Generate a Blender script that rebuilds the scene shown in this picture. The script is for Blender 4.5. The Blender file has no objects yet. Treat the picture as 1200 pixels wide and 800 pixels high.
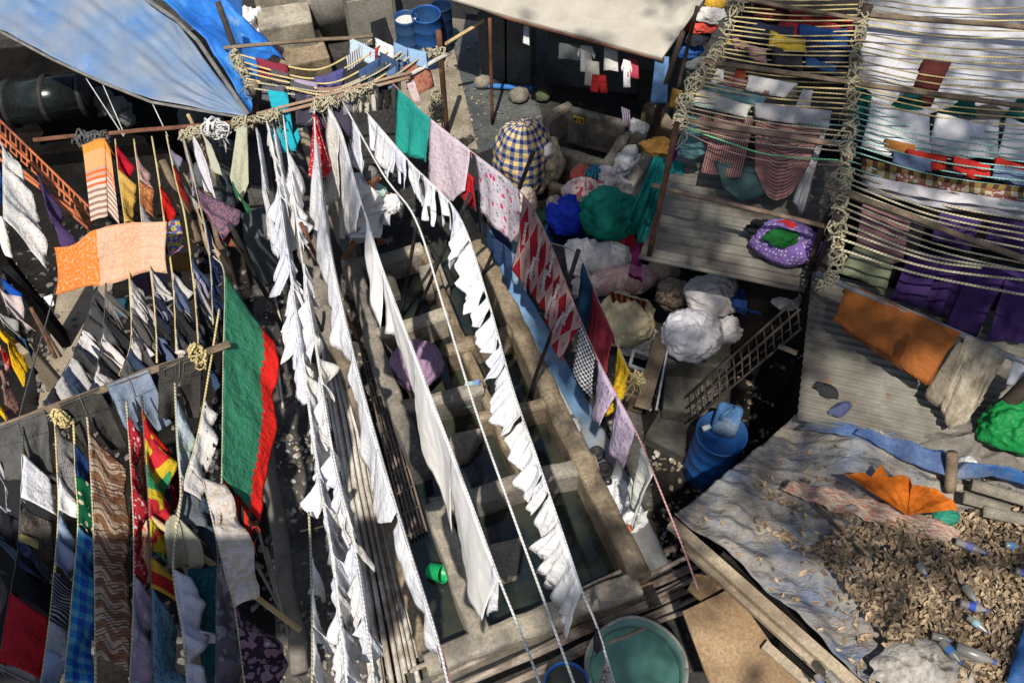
import bpy, math, random
from math import sin, cos, tan, pi, radians, sqrt, floor
from mathutils import Vector, Matrix, noise
random.seed(7)
V = Vector
S = bpy.context.scene
COL = S.collection
# ---------------- camera ----------------
H = 9.0; PITCH = radians(56); F = 1000.0
cd = bpy.data.cameras.new('camera'); cam = bpy.data.objects.new('camera', cd); COL.objects.link(cam)
cd.sensor_width = 36; cd.lens = 30; cd.clip_end = 500; cd.clip_start = .05
cam.location = (0, 0, H); cam.rotation_euler = (pi/2-PITCH, 0, 0)
S.camera = cam
# ---------------- world, sun, exposure ----------------
SD = V((-.08, -.42, .90)).normalized()          # towards the sun: behind the bridge, high
w = bpy.data.worlds.new('World'); S.world = w; w.use_nodes = True
nt = w.node_tree; bg = nt.nodes['Background']
sk = nt.nodes.new('ShaderNodeTexSky'); sk.sky_type = 'NISHITA'; sk.sun_disc = False
sk.sun_elevation = math.asin(SD.z); sk.sun_rotation = math.atan2(SD.x, SD.y); sk.altitude = 10; sk.dust_density = 2
nt.links.new(sk.outputs[0], bg.inputs[0]); bg.inputs[1].default_value = .088
ld = bpy.data.lights.new('sun', 'SUN'); ld.energy = 5.0; ld.angle = radians(.8); ld.color = (1, .945, .86)
sun = bpy.data.objects.new('sun', ld); COL.objects.link(sun); sun.location = (0, -5, 20)
sun.rotation_euler = SD.to_track_quat('Z', 'Y').to_euler()
S.view_settings.view_transform = 'Standard'; S.view_settings.look = 'None'
S.view_settings.exposure = 0.42; S.view_settings.gamma = 1
# ---------------- geometry helpers ----------------
RX = V((1, 0, 0)); UP = V((0, sin(PITCH), cos(PITCH))); FW = V((0, cos(PITCH), -sin(PITCH))); C0 = V((0, 0, H))
def ray(x, y): return (FW*F + RX*(x-600) + UP*(400-y)).normalized()
def P(x, y, z=0.0):
    d = ray(x, y); return C0 + d*((z-H)/d.z)
def proj(p):
    q = p-C0; k = F/q.dot(FW); return (600+q.dot(RX)*k, 400-q.dot(UP)*k)
LIFT = [.5]
def hang(x, y, T, lo=.04, hi=2.6, zmin=.05):
    d = ray(x, y); dh = V((d.x, d.y)); th = V((T.x, T.y))
    t = th.dot(dh)/max(1e-6, dh.dot(dh)); z = H+t*d.z; z = z+LIFT[0]*max(0, T.z-z)      # the wind lifts the hems a little
    z = max(zmin, T.z-hi, min(T.z-lo, z)); return P(x, y, z)
def hang0(*a):
    L = LIFT[0]; LIFT[0] = 0; r = hang(*a); LIFT[0] = L; return r
def vert(x, y, B):      # height of the point straight above/below B that shows at this row
    d = ray(x, y); dh = V((d.x, d.y)); t = V((B.x, B.y)).dot(dh)/dh.dot(dh); return V((B.x, B.y, H+t*d.z))
def lerp(a, b, t): return a+(b-a)*t
def arc(pts, n):
    """resample a polyline (tuples) to n+1 points by length"""
    if len(pts) == 1: return [pts[0]]*(n+1)
    L = [0]
    for a, b in zip(pts, pts[1:]): L.append(L[-1]+math.dist(a, b))
    out = []; k = 0
    for i in range(n+1):
        s = L[-1]*i/n
        while k < len(pts)-2 and L[k+1] < s: k += 1
        t = (s-L[k])/max(1e-9, L[k+1]-L[k]); out.append(tuple(lerp(p, q, t) for p, q in zip(pts[k], pts[k+1])))
    return out
def smooth(pts, n=6):
    if len(pts) < 3: return [pts[0].lerp(pts[-1], i/n) for i in range(n+1)]
    P0 = [pts[0]*2-pts[1]]+list(pts)+[pts[-1]*2-pts[-2]]; out = []
    for i in range(1, len(P0)-2):
        a, b, c, d = P0[i-1:i+3]
        for j in range(n):
            t = j/n; out.append(.5*((2*b)+(c-a)*t+(2*a-5*b+4*c-d)*t*t+(3*b-a-3*c+d)*t**3))
    out.append(P0[-2]); return out
class MB:
    def __init__(s): s.v = []; s.f = []; s.uv = []
    def add(s, vs, fs, uv=None):
        o = len(s.v); s.v += [tuple(x) for x in vs]
        for f in fs:
            s.f.append([i+o for i in f]); s.uv.append([uv[i] for i in f] if uv else [(s.v[i+o][0], s.v[i+o][1]) for i in f])
        return s
    def box(s, c, sz, rz=0, mat=None, bev=0):
        m = mat if mat is not None else Matrix.Rotation(rz, 3, 'Z'); hx, hy, hz = [k/2 for k in sz]
        vs = [V(c)+m@V((x, y, z)) for z in (-hz, hz) for x, y in ((-hx, -hy), (hx, -hy), (hx, hy), (-hx, hy))]
        return s.add(vs, [(3, 2, 1, 0), (4, 5, 6, 7), (0, 1, 5, 4), (1, 2, 6, 5), (2, 3, 7, 6), (3, 0, 4, 7)])
    def bar(s, a, b, wd, ht, up=V((0, 0, 1))):
        d = (b-a); L = d.length; d = d.normalized(); x = d.cross(up).normalized(); z = x.cross(d)
        m = Matrix((d, x, z)).transposed(); return s.box((a+b)/2, (L, wd, ht), mat=m)
    def prism(s, poly, z0, z1):
        n = len(poly); vs = [V((p[0], p[1], z0)) for p in poly]+[V((p[0], p[1], z1)) for p in poly]
        return s.add(vs, [tuple(range(n))[::-1], tuple(range(n, 2*n))]+[(i, (i+1) % n, (i+1) % n+n, i+n) for i in range(n)])
    def tube(s, pts, r, n=6, cap=True, vs_=1.0):
        pts = [V(p) for p in pts]; m = len(pts); vs = []; uv = []; L = 0
        up = V((0, 0, 1)); prev = None
        for i, p in enumerate(pts):
            t = (pts[min(i+1, m-1)]-pts[max(i-1, 0)])
            if t.length < 1e-9: t = V((0, 0, 1))
            t.normalize()
            if prev is None: x = t.cross(up if abs(t.z) < .95 else V((1, 0, 0))).normalized()
            else:
                x = prev-t*prev.dot(t); x = x.normalized() if x.length > 1e-6 else t.orthogonal().normalized()
            prev = x; y = t.cross(x); rr = r[i] if isinstance(r, (list, tuple)) else r
            if i: L += (p-pts[i-1]).length
            for k in range(n+1):
                a = 2*pi*k/n; vs.append(p+(x*cos(a)+y*sin(a))*rr); uv.append((k/n, L*vs_))
        q = n+1; fs = [(i*q+k, i*q+k+1, (i+1)*q+k+1, (i+1)*q+k) for i in range(m-1) for k in range(n)]
        if cap: fs += [tuple(range(n))[::-1], tuple((m-1)*q+k for k in range(n))]
        return s.add(vs, fs, uv)
    def lathe(s, prof, o=V((0, 0, 0)), n=24, mat=None, close=False):
        vs = []; uv = []
        for i, (r, z) in enumerate(prof):
            for k in range(n):
                a = 2*pi*k/n; p = V((r*cos(a), r*sin(a), z)); vs.append(V(o)+((mat@p) if mat is not None else p)); uv.append((k/n, z))
        fs = [(i*n+k, i*n+(k+1) % n, (i+1)*n+(k+1) % n, (i+1)*n+k) for i in range(len(prof)-1) for k in range(n)]
        return s.add(vs, fs, uv)
    def grid(s, fn, n, m, uvf=None):
        vs = []; uv = []
        for j in range(m+1):
            for i in range(n+1):
                vs.append(fn(i/n, j/m)); uv.append(uvf(i/n, j/m) if uvf else (i/n, j/m))
        q = n+1
        return s.add(vs, [(j*q+i, j*q+i+1, (j+1)*q+i+1, (j+1)*q+i) for j in range(m) for i in range(n)], uv)
    def build(s, name, mat, parent=None, sm=False, bevel=0):
        me = bpy.data.meshes.new(name); me.from_pydata(s.v, [], s.f)
        ul = me.uv_layers.new(name='UVMap'); k = 0; data = []
        for u in s.uv:
            for q in u: data += [q[0], q[1]]
        ul.data.foreach_set('uv', data)
        me.materials.append(mat)
        if sm: me.polygons.foreach_set('use_smooth', [True]*len(me.polygons))
        me.validate(); o = bpy.data.objects.new(name, me); COL.objects.link(o)
        if parent is not None: o.parent = parent; o.matrix_parent_inverse = Matrix.Translation(-parent.location)
        if bevel:
            b = o.modifiers.new('bevel', 'BEVEL'); b.width = bevel; b.segments = 2; b.limit_method = 'ANGLE'
        return o
LAB = {}
def tag(o, label, cat, group=None, kind=None):
    if label:
        LAB.setdefault(label, []).append(o.name); o['label'] = label
    if cat: o['category'] = cat
    if group: o['group'] = group
    if kind: o['kind'] = kind
    return o
def empty(name, loc, label, cat, group=None):
    o = bpy.data.objects.new(name, None); COL.objects.link(o); o.location = loc; o.empty_display_size = .1
    return tag(o, label, cat, group)
ORD = ['first', 'second', 'third', 'fourth', 'fifth', 'sixth', 'seventh', 'eighth', 'ninth', 'tenth', 'eleventh', 'twelfth', 'thirteenth', 'fourteenth', 'fifteenth', 'sixteenth', 'seventeenth', 'eighteenth', 'nineteenth', 'twentieth', 'twenty-first', 'twenty-second', 'twenty-third', 'twenty-fourth', 'twenty-fifth', 'twenty-sixth', 'twenty-seventh', 'twenty-eighth', 'twenty-ninth', 'thirtieth']
# ---------------- materials ----------------
class N:
    def __init__(s, name):
        s.m = bpy.data.materials.new(name); s.m.use_nodes = True; s.t = s.m.node_tree; s.b = s.t.nodes['Principled BSDF']
    def n(s, ty, **k):
        x = s.t.nodes.new('ShaderNode'+ty)
        for a, v in k.items(): setattr(x, a, v)
        return x
    def l(s, a, b): s.t.links.new(a, b)
    def val(s, sock, v):
        if hasattr(v, 'is_output'): s.l(v, sock)
        else: sock.default_value = v
    def math(s, op, a, b=0.0, c=None):
        x = s.n('Math', operation=op); s.val(x.inputs[0], a); s.val(x.inputs[1], b)
        if c is not None: s.val(x.inputs[2], c)
        return x.outputs[0]
    def mix(s, f, a, b, bt='MIX'):
        x = s.n('Mix', data_type='RGBA', blend_type=bt); s.val(x.inputs[0], f)
        for i, q in ((6, a), (7, b)):
            if isinstance(q, tuple): q = (*q[:3], 1)
            s.val(x.inputs[i], q)
        return x.outputs[2]
    def noise(s, vec, sc, det=4, rough=.6):
        x = s.n('TexNoise'); x.inputs['Scale'].default_value = sc; x.inputs['Detail'].default_value = det; x.inputs['Roughness'].default_value = rough
        if vec: s.l(vec, x.inputs['Vector'])
        return x.outputs['Fac']
    def vor(s, vec, sc, out='Distance', rnd=1):
        x = s.n('TexVoronoi'); x.inputs['Scale'].default_value = sc; x.inputs['Randomness'].default_value = rnd; s.l(vec, x.inputs['Vector']); return x.outputs[out]
    def ramp(s, f, stops, const=False):
        x = s.n('ValToRGB'); r = x.color_ramp
        if const: r.interpolation = 'CONSTANT'
        while len(r.elements) < len(stops): r.elements.new(.5)
        for e, (p, c) in zip(r.elements, stops): e.position = p; e.color = (*c[:3], 1) if not isinstance(c, (int, float)) else (c, c, c, 1)
        s.l(f, x.inputs[0]); return x.outputs[0]
    def bump(s, h, st=.3, d=.01):
        x = s.n('Bump'); x.inputs['Strength'].default_value = st; x.inputs['Distance'].default_value = d; s.l(h, x.inputs['Height']); s.l(x.outputs[0], s.b.inputs['Normal'])
def rough_mat(name, c1, c2, sc=3, rough=.85, metal=0, c3=None, bump=.4, bd=.02, spec=.25, lo=.35, hi=.65, dirt=None, mott=.55):
    m = N(name); tc = m.n('TexCoord').outputs['Object']; f = m.noise(tc, sc, 8, .65)
    col = m.ramp(f, [(lo, c1), (hi, c2)])
    if c3: col = m.mix(m.ramp(m.noise(tc, sc*.35, 5, .7), [(.5, 0.), (.62, 1.)]), col, c3)
    if dirt: col = m.mix(m.ramp(m.noise(tc, sc*9, 3, .7), [(.62, 0.), (.72, 1.)]), col, dirt)
    col = m.mix(mott, col, m.mix(m.ramp(m.noise(tc, sc*14, 5, .75), [(.35, .35), (.65, 1.)]), col, (.5, .48, .46), 'MULTIPLY') if False else m.mix(m.ramp(m.noise(tc, sc*13, 6, .8), [(.38, 1.), (.6, 0.)]), col, tuple(k*.35 for k in c1)))
    m.l(col, m.b.inputs['Base Color']); m.b.inputs['Roughness'].default_value = rough; m.b.inputs['Metallic'].default_value = metal; m.b.inputs['Specular IOR Level'].default_value = spec
    m.bump(m.noise(tc, sc*8, 6, .7), bump, bd); return m.m
MC = {}
def cloth_mat(kind='plain', *cols, f=8.0, tr=.22, rough=.85, crease=True):
    key = (kind, cols, f, tr, rough, crease)
    if key in MC: return MC[key]
    m = N('cloth_'+kind); uvn = m.n('TexCoord'); uv = uvn.outputs['UV']; sep = m.n('SeparateXYZ'); m.l(uv, sep.inputs[0]); u, v = sep.outputs[0], sep.outputs[1]
    c = cols[0]; nz = m.noise(uv, 3.5, 3)
    def fr(x, k, w): return m.math('LESS_THAN', m.math('FRACT', m.math('MULTIPLY', x, k)), w)
    if kind == 'plain': col = m.mix(0., c, c)
    elif kind == 'stripeu': col = m.mix(fr(m.math('ADD', u, m.math('MULTIPLY', nz, .02)), f, .5), c, cols[1])
    elif kind == 'stripev': col = m.mix(fr(m.math('ADD', v, m.math('MULTIPLY', nz, .02)), f, .45), c, cols[1])
    elif kind == 'check':
        a = fr(u, f, .45); b = fr(v, f, .45); col = m.mix(a, c, cols[1]); col = m.mix(b, col, m.mix(a, cols[1], cols[2]))
    elif kind == 'dots': col = m.mix(m.math('LESS_THAN', m.vor(uv, f, rnd=.35), .28), c, cols[1])
    elif kind == 'speck': col = m.mix(m.math('LESS_THAN', m.vor(uv, f), .33), c, m.ramp(m.n('TexWhiteNoise').outputs[0], [(0, cols[1]), (1, cols[1])]) if False else cols[1])
    elif kind == 'floral':
        d = m.vor(uv, f); d2 = m.vor(uv, f*2.3)
        col = m.mix(m.math('LESS_THAN', m.math('ADD', d, m.math('MULTIPLY', m.noise(uv, f*5, 2), .35)), .42), c, cols[1])
        col = m.mix(m.math('LESS_THAN', m.math('ADD', d2, m.math('MULTIPLY', d, -.3)), .06), col, cols[2 if len(cols) > 2 else 1])
    elif kind == 'blotch':
        st = [(i/len(cols)*.5+.26 if i else 0, q) for i, q in enumerate(cols)]
        col = m.ramp(m.noise(uv, f, 2.5, .5), st, True)
    elif kind == 'wavy':   # ogee bands
        x = m.math('ADD', m.math('MULTIPLY', u, f), m.math('MULTIPLY', m.math('SINE', m.math('MULTIPLY', v, f*5)), .22))
        q = m.math('FRACT', x); col = m.mix(m.math('LESS_THAN', q, .42), c, cols[1]); col = m.mix(m.math('LESS_THAN', m.math('ABSOLUTE', m.math('SUBTRACT', q, .75)), .035), col, cols[2])
        fine = m.math('LESS_THAN', m.math('FRACT', m.math('MULTIPLY', m.math('ADD', u, m.math('MULTIPLY', v, .6)), f*6)), .3); fine = m.math('MULTIPLY', fine, m.math('GREATER_THAN', m.noise(uv, f*.6, 2), .5))
        col = m.mix(fine, col, cols[2])
    elif kind == 'diamond':
        a = m.math('ABSOLUTE', m.math('SUBTRACT', m.math('FRACT', m.math('MULTIPLY', u, f)), .5)); b = m.math('ABSOLUTE', m.math('SUBTRACT', m.math('FRACT', m.math('MULTIPLY', v, f*.5)), .5))
        s_ = m.math('ADD', a, b); col = m.mix(m.math('LESS_THAN', s_, .5), c, cols[1])
        col = m.mix(m.math('LESS_THAN', m.math('ABSOLUTE', m.math('SUBTRACT', s_, .5)), .03), col, cols[2] if len(cols) > 2 else c)
        col = m.mix(m.math('MULTIPLY', m.math('GREATER_THAN', s_, .86), m.math('GREATER_THAN', m.noise(uv, 60, 2), .5)), col, (.06, .05, .07))
    elif kind == 'zones':   # colours along v, ragged boundary; v in metres * f = 0..1
        x = m.math('ADD', m.math('MULTIPLY', v, f), m.math('MULTIPLY', m.math('SUBTRACT', m.noise(uv, 22, 2), .5), .12))
        col = m.ramp(x, [(i/len(cols) if i else 0, q) for i, q in enumerate(cols)], True)
    elif kind == 'uzones':
        x = m.math('ADD', m.math('MULTIPLY', u, f), m.math('MULTIPLY', m.math('SUBTRACT', m.noise(uv, 9, 2), .5), .05))
        col = m.ramp(x, [(i/len(cols) if i else 0, q) for i, q in enumerate(cols)], True)
    elif kind == 'zig':
        x = m.math('ADD', m.math('MULTIPLY', v, f), m.math('MULTIPLY', m.math('PINGPONG', m.math('MULTIPLY', u, f*1.2), .5), .9))
        col = m.mix(m.math('LESS_THAN', m.math('FRACT', x), .5), c, cols[1])
    elif kind == 'orstripe':
        x = m.math('ADD', v, m.math('MULTIPLY', nz, .02)); base = m.ramp(x, [(0, (.62, .26, .05)), (.10, (.6, .33, .14)), (.30, (.5, .3, .2)), (.42, (.58, .48, .4))], True)
        on = m.math('GREATER_THAN', x, .30); st = m.math('MULTIPLY', on, m.math('LESS_THAN', m.math('FRACT', m.math('MULTIPLY', x, 15)), .45)); col = m.mix(st, base, m.mix(m.math('LESS_THAN', x, .5), (.28, .17, .13), (.6, .13, .04)))
    elif kind == 'scarf':
        x = m.math('ADD', m.math('MULTIPLY', u, f), m.math('MULTIPLY', m.math('SUBTRACT', m.noise(uv, 9, 2), .5), .03)); col = m.ramp(x, [(i/len(cols) if i else 0, q) for i, q in enumerate(cols)], True)
        col = m.mix(m.math('MULTIPLY', m.math('GREATER_THAN', m.noise(uv, 34, 3, .7), .56), .4), col, (.8, .6, .48)); col = m.mix(m.math('MULTIPLY', m.math('LESS_THAN', m.math('FRACT', m.math('MULTIPLY', v, 9)), .12), .3), col, (.75, .3, .12))
    elif kind == 'blanket':
        x = m.math('ADD', v, m.math('ADD', m.math('MULTIPLY', m.math('PINGPONG', m.math('MULTIPLY', u, 13), .5), .09), m.math('MULTIPLY', m.noise(uv, 30, 2), .10)))
        col = m.mix(m.math('GREATER_THAN', x, .80), m.mix(m.noise(uv, 60, 3, .7), cols[0], cols[1]), cols[2])
    elif kind == 'dirty': col = m.mix(m.ramp(m.noise(uv, f, 5, .7), [(.4, 0.), (.62, 1.)]), c, cols[1])
    # wear and weave
    col = m.mix(m.math('MULTIPLY', m.noise(uv, 5, 5, .7), .28), col, m.mix(.5, col, (.25, .23, .2), 'MULTIPLY'), )
    m.l(col, m.b.inputs['Base Color']); m.b.inputs['Roughness'].default_value = rough; m.b.inputs['Specular IOR Level'].default_value = .1
    ob = m.n('TexCoord').outputs['Object']; rid = m.math('ABSOLUTE', m.math('SUBTRACT', m.noise(ob, 5.5, 3, .55), .5)); rid2 = m.math('ABSOLUTE', m.math('SUBTRACT', m.noise(ob, 13, 3, .6), .5))
    m.bump(m.math('ADD', m.math('MULTIPLY', rid, 2.2), m.math('ADD', rid2, m.math('MULTIPLY', m.noise(uv, 200, 2), .06))), .5 if crease else .15, .05)
    if tr > 0:
        t = m.n('BsdfTranslucent'); m.l(col, t.inputs[0]); mx = m.n('MixShader'); mx.inputs[0].default_value = tr
        m.l(m.b.outputs[0], mx.inputs[1]); m.l(t.outputs[0], mx.inputs[2]); out = m.t.nodes['Material Output']; m.l(mx.outputs[0], out.inputs[0])
    MC[key] = m.m; return m.m
def rope_mat(name, c1, c2, k=75):
    m = N(name); uv = m.n('TexCoord').outputs['UV']; sep = m.n('SeparateXYZ'); m.l(uv, sep.inputs[0])
    x = m.math('FRACT', m.math('ADD', m.math('MULTIPLY', sep.outputs[1], k*.4), m.math('MULTIPLY', sep.outputs[0], 1.)))
    col = m.mix(m.math('GREATER_THAN', x, .62), c1, c2); ob = m.n('TexCoord').outputs['Object']
    col = m.mix(m.ramp(m.noise(ob, 6, 3), [(.45, 0.), (.65, .6)]), col, tuple(q*.45 for q in c1))
    m.l(col, m.b.inputs['Base Color']); m.b.inputs['Roughness'].default_value = .9; m.bump(m.math('SINE', m.math('MULTIPLY', x, 6.28)), .35, .006); return m.m
CONC = rough_mat('concrete_grey_worn', (.12, .105, .085), (.28, .25, .20), 2.2, .85, c3=(.08, .075, .068), dirt=(.35, .32, .27))
CONC_L = rough_mat('concrete_pale_worn', (.2, .175, .13), (.42, .37, .29), 2.5, .85, c3=(.15, .135, .115))
CONC_B = rough_mat('concrete_brown_wet', (.10, .075, .045), (.32, .25, .165), 1.8, .6, c3=(.05, .045, .04))
GRND = rough_mat('ground_dark_wet', (.018, .018, .018), (.05, .048, .044), .9, .6, spec=.08, c3=(.08, .073, .062), dirt=(.12, .11, .095), bump=.6, bd=.03)
RUST = rough_mat('rusty_steel', (.11, .045, .025), (.2, .09, .05), 8, .8, c3=(.07, .035, .025))
ORUST = rough_mat('orange_painted_rust', (.42, .11, .04), (.5, .16, .07), 6, .75, c3=(.2, .06, .03))
DARKW = rough_mat('dark_old_wood', (.03, .022, .018), (.09, .065, .045), 5, .85)
WOOD = rough_mat('grey_brown_wood', (.12, .085, .055), (.24, .18, .12), 4, .85)
BAMB = rough_mat('bamboo_tan', (.4, .28, .13), (.55, .42, .22), 7, .7)
BLACK = rough_mat('black_iron', (.012, .012, .013), (.035, .032, .03), 6, .6)
PIPE = rough_mat('pale_pvc_pipe', (.42, .38, .32), (.68, .64, .57), 3, .5, c3=(.2, .16, .12))
ROPE_W = rope_mat('white_rope', (.56, .55, .52), (.4, .4, .39))
ROPE_Y = rope_mat('yellow_rope', (.54, .44, .2), (.34, .25, .11))
ROPE_T = rope_mat('tan_rope', (.4, .36, .24), (.2, .17, .11))
ROPE_K = rope_mat('black_rope', (.05, .05, .05), (.1, .1, .1))
ROPE_G = rope_mat('teal_green_rope', (.13, .3, .26), (.3, .42, .36))
ROPE_P = rope_mat('pink_rope', (.45, .25, .24), (.3, .12, .12))
ROPE_GR = rope_mat('bright_green_rope', (.08, .5, .2), (.3, .6, .3))
# ---------------- clotheslines and cloth ----------------
class Rope:
    def __init__(s, label, pts, mat=None, r=.012, name='clothes_rope', group=None, n=7, wob=0, cat='rope', show=True):
        q = smooth([P(*p) for p in pts], n)
        if wob: q = [p+V((noise.noise(p*1.3+V((i*0, 3, 7)))*wob, 0, noise.noise(p*1.1)*wob)) for i, p in enumerate(q)]
        s.q = q; s.px = [proj(p) for p in q]
        if show: s.o = tag(MB().tube(q, r*.82, 6).build(name, mat or ROPE_W, None, True), label, cat, group)
    def at(s, x, y):
        best = None
        for i in range(len(s.q)-1):
            ax, ay = s.px[i]; bx, by = s.px[i+1]; dx, dy = bx-ax, by-ay; t = max(0, min(1, ((x-ax)*dx+(y-ay)*dy)/(dx*dx+dy*dy+1e-9)))
            d = (ax+dx*t-x)**2+(ay+dy*t-y)**2
            if best is None or d < best[0]: best = (d, s.q[i].lerp(s.q[i+1], t))
        return best[1]
    def y(s, yy):
        for i in range(len(s.px)-1):
            a, b = s.px[i], s.px[i+1]
            if (a[1]-yy)*(b[1]-yy) <= 0 and a[1] != b[1]:
                t = (yy-a[1])/(b[1]-a[1]); return (lerp(a[0], b[0], t), yy)
        return s.px[0] if abs(s.px[0][1]-yy) < abs(s.px[-1][1]-yy) else s.px[-1]
def top3(src, x, y):
    return src.at(x, y) if isinstance(src, Rope) else P(x, y, src)
SHAPES = {
 'shirt': [[(.2, 0), (.8, 0), (.8, 1), (.2, 1)], [(0, .3), (.2, 0), (.2, .26), (.08, .46)], [(.8, 0), (1, .3), (.92, .46), (.8, .26)]],
 'shirtup': [[(.2, 0), (.8, 0), (.8, 1), (.2, 1)], [(.2, .72), (.2, .98), (-.02, .78), (.03, .58)], [(.8, .72), (1., .58), (1.02, .78), (.8, .98)]],
 'pants': [[(.1, 0), (.9, 0), (.95, .34), (.05, .34)], [(.05, .34), (.5, .34), (.36, 1), (0, 1)], [(.5, .34), (.95, .34), (1, 1), (.64, 1)]],
 'vest': [[(.05, 0), (.95, 0), (.9, .62), (.1, .62)], [(.1, .62), (.36, .62), (.36, 1), (.2, 1)], [(.64, .62), (.9, .62), (.8, 1), (.64, 1)]],
 'shorts': [[(.1, 0), (.9, 0), (.95, .4), (.05, .4)], [(.05, .4), (.5, .4), (.44, 1), (0, 1)], [(.5, .4), (.95, .4), (1, 1), (.56, 1)]],
}
NCL = [0]
def cloth(name, label, cat, mat, src, top, bot, shape='sheet', group=None, fold=.025, kf=2.2, n=None, m=None, rag=0, parent=None, hi=2.6, lo=.04, zmin=.05, seed=None, vv=1.0):
    """top edge on a line, hem given by its image outline; hangs plumb below the line"""
    NCL[0] += 1; sd = NCL[0]*3.17 if seed is None else seed
    Lpx = max(sum(math.dist(a, b) for a, b in zip(top, top[1:])), sum(math.dist(a, b) for a, b in zip(bot, bot[1:])))
    n = n or max(6, min(44, int(Lpx/4))); tp = arc(top, n); bt = arc(bot, n)
    T = [top3(src, *q) for q in tp]; B = [hang(q[0], q[1], t, lo, hi, zmin) for q, t in zip(bt, T)]
    dep = sum((a-b).length for a, b in zip(T, B))/(n+1); m = m or max(5, min(30, int(dep*22)))
    U = [0]
    for a, b in zip(B, B[1:]): U.append(U[-1]+(a-b).length)
    if U[-1] < .25*sum((a-b).length for a, b in zip(T, T[1:])) or U[-1] < 1e-4:
        U = [0]
        for a, b in zip(T, T[1:]): U.append(U[-1]+(a-b).length)
    W = max(.02, U[-1])
    def raw(u, v):
        x = max(0, min(n-1e-6, u*n)); i = int(x); t = x-i
        if u < 0 or u > 1: a = T[0].lerp(T[-1], u); b = B[0].lerp(B[-1], u)
        else: a = T[i].lerp(T[i+1], t); b = B[i].lerp(B[i+1], t)
        return a.lerp(b, v)
    nrm = (T[-1]-T[0]).cross((B[0]+B[-1])/2-(T[0]+T[-1])/2)
    nrm = nrm.normalized() if nrm.length > 1e-6 else V((1, 0, 0))
    if nrm.dot(C0-T[n//2]) < 0: nrm = -nrm
    hm_ = .09 if shape == 'sheet' else .05
    def pos(u, v):
        u0 = u; pin = 1-.07*sin(min(1, max(0, v))*pi*.75)*(.6+noise.noise(V((sd, 2, 1)))); u = .5+(u-.5)*pin
        v_ = v*(1+hm_*noise.noise(V((u*W*2.2+sd, .5, 7)))+hm_*.5*noise.noise(V((u*W*6+sd, .5, 3)))); p = raw(u, v_); x = u0*W
        a = fold*(.25+v**.8*.9)
        ph = noise.noise(V((x*kf*1.3+sd, v*.5, sd)))*2.2
        d = a*(sin(x*kf*6.28+ph*2.4+v*.8)*.6+noise.noise(V((x*kf*3.5+sd, v*dep*1.5, 5.1)))*1.2)+noise.noise(V((x*9, v*dep*8, sd)))*fold*.3
        q = p+nrm*(d*min(1, .1+v*5)+.012)+V((0, 0, .012*max(0, 1-v*14)))
        if rag and v > .999: q = q+V((0, 0, -1))*abs(noise.noise(V((x*14+sd, 1, 2))))*rag
        return q
    b = MB()
    dp = min(.12, dep*.3)
    def flap(u, s_):
        a = raw(u, 0); return a+nrm*(.012*cos((1-s_)*pi))+V((0, 0, .014-dp*max(0, (.6-s_))/.6-.02*(1-s_)+noise.noise(V((u*W*9, sd, s_)))*.015))
    if shape == 'sheet':
        b.grid(pos, n, m, lambda u, v: (u*W, v*dep*vv)); b.grid(flap, n, 5, lambda u, v: (u*W, (1-v)*dp))
    else:
        for qd in SHAPES[shape]:
            def f(s, t, qd=qd):
                e = [lerp(lerp(qd[0][i], qd[1][i], s), lerp(qd[3][i], qd[2][i], s), t) for i in (0, 1)]; return e
            w_ = abs(qd[1][0]-qd[0][0]); h_ = abs(qd[3][1]-qd[0][1])+.05
            b.grid(lambda s, t: pos(*f(s, t)), max(3, int(n*w_)), max(3, int(m*h_)), lambda s, t: (f(s, t)[0]*W, f(s, t)[1]*dep*vv))
    o = b.build(name, mat, parent, True); me = o.data
    # real thickness
    md = o.modifiers.new('thickness', 'SOLIDIFY'); md.thickness = .004; md.offset = 0
    if cat: tag(o, label, cat, group)
    o['_pos'] = 0; del o['_pos']
    o_pos[o.name] = pos; return o
o_pos = {}
def post(label, a, b, r, mat, name='support_pole', cat='pole', group=None, n=8, jog=0, tip=None):
    pts = [a.lerp(b, i/6) for i in range(7)]
    if jog: pts = [p+V((noise.noise(p*2+V((9, 1, 2))), noise.noise(p*2), 0))*jog for p in pts]
    return tag(MB().tube(pts, [lerp(r, tip or r, i/6) for i in range(7)], n).build(name, mat, None, True), label, cat, group)
def knots(label, pts, src, R=.05, k=10, r=.009, mat=None, name='rope_knots', dens=1.0, tails=True):
    """a mass of rope wound and knotted along a line, with loose ends"""
    b = MB(); L = [V(p) for p in pts]; q = smooth(L, 12); rnd = random.Random(len(label)*7+int(L[0].x*100))
    for i in range(int(k*dens)):
        c = q[int(rnd.random()*(len(q)-1))]; ax = V((rnd.uniform(-1, 1), rnd.uniform(-1, 1), rnd.uniform(-1, 1))).normalized(); o = ax.orthogonal().normalized(); o2 = ax.cross(o)
        R_ = R*rnd.uniform(.6, 1.3); t0 = rnd.random()*6
        lp = [c+(o*cos(t0+t*.7)+o2*sin(t0+t*.7))*R_*(1+.2*sin(t*2+i))+ax*(t-5)*.008 for t in range(11)]
        b.tube(lp, r*rnd.uniform(.8, 1.5), 5)
        if tails and rnd.random() < .6:
            e = lp[-1]; L_ = rnd.uniform(.08, .28); b.tube([e, e+V((rnd.uniform(-.04, .04), rnd.uniform(-.04, .04), -L_*.5)), e+V((rnd.uniform(-.08, .08), rnd.uniform(-.08, .08), -L_))], r*.8, 5)
    return tag(b.build(name, mat or ROPE_T, None, True), label, 'knotted rope')
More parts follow.
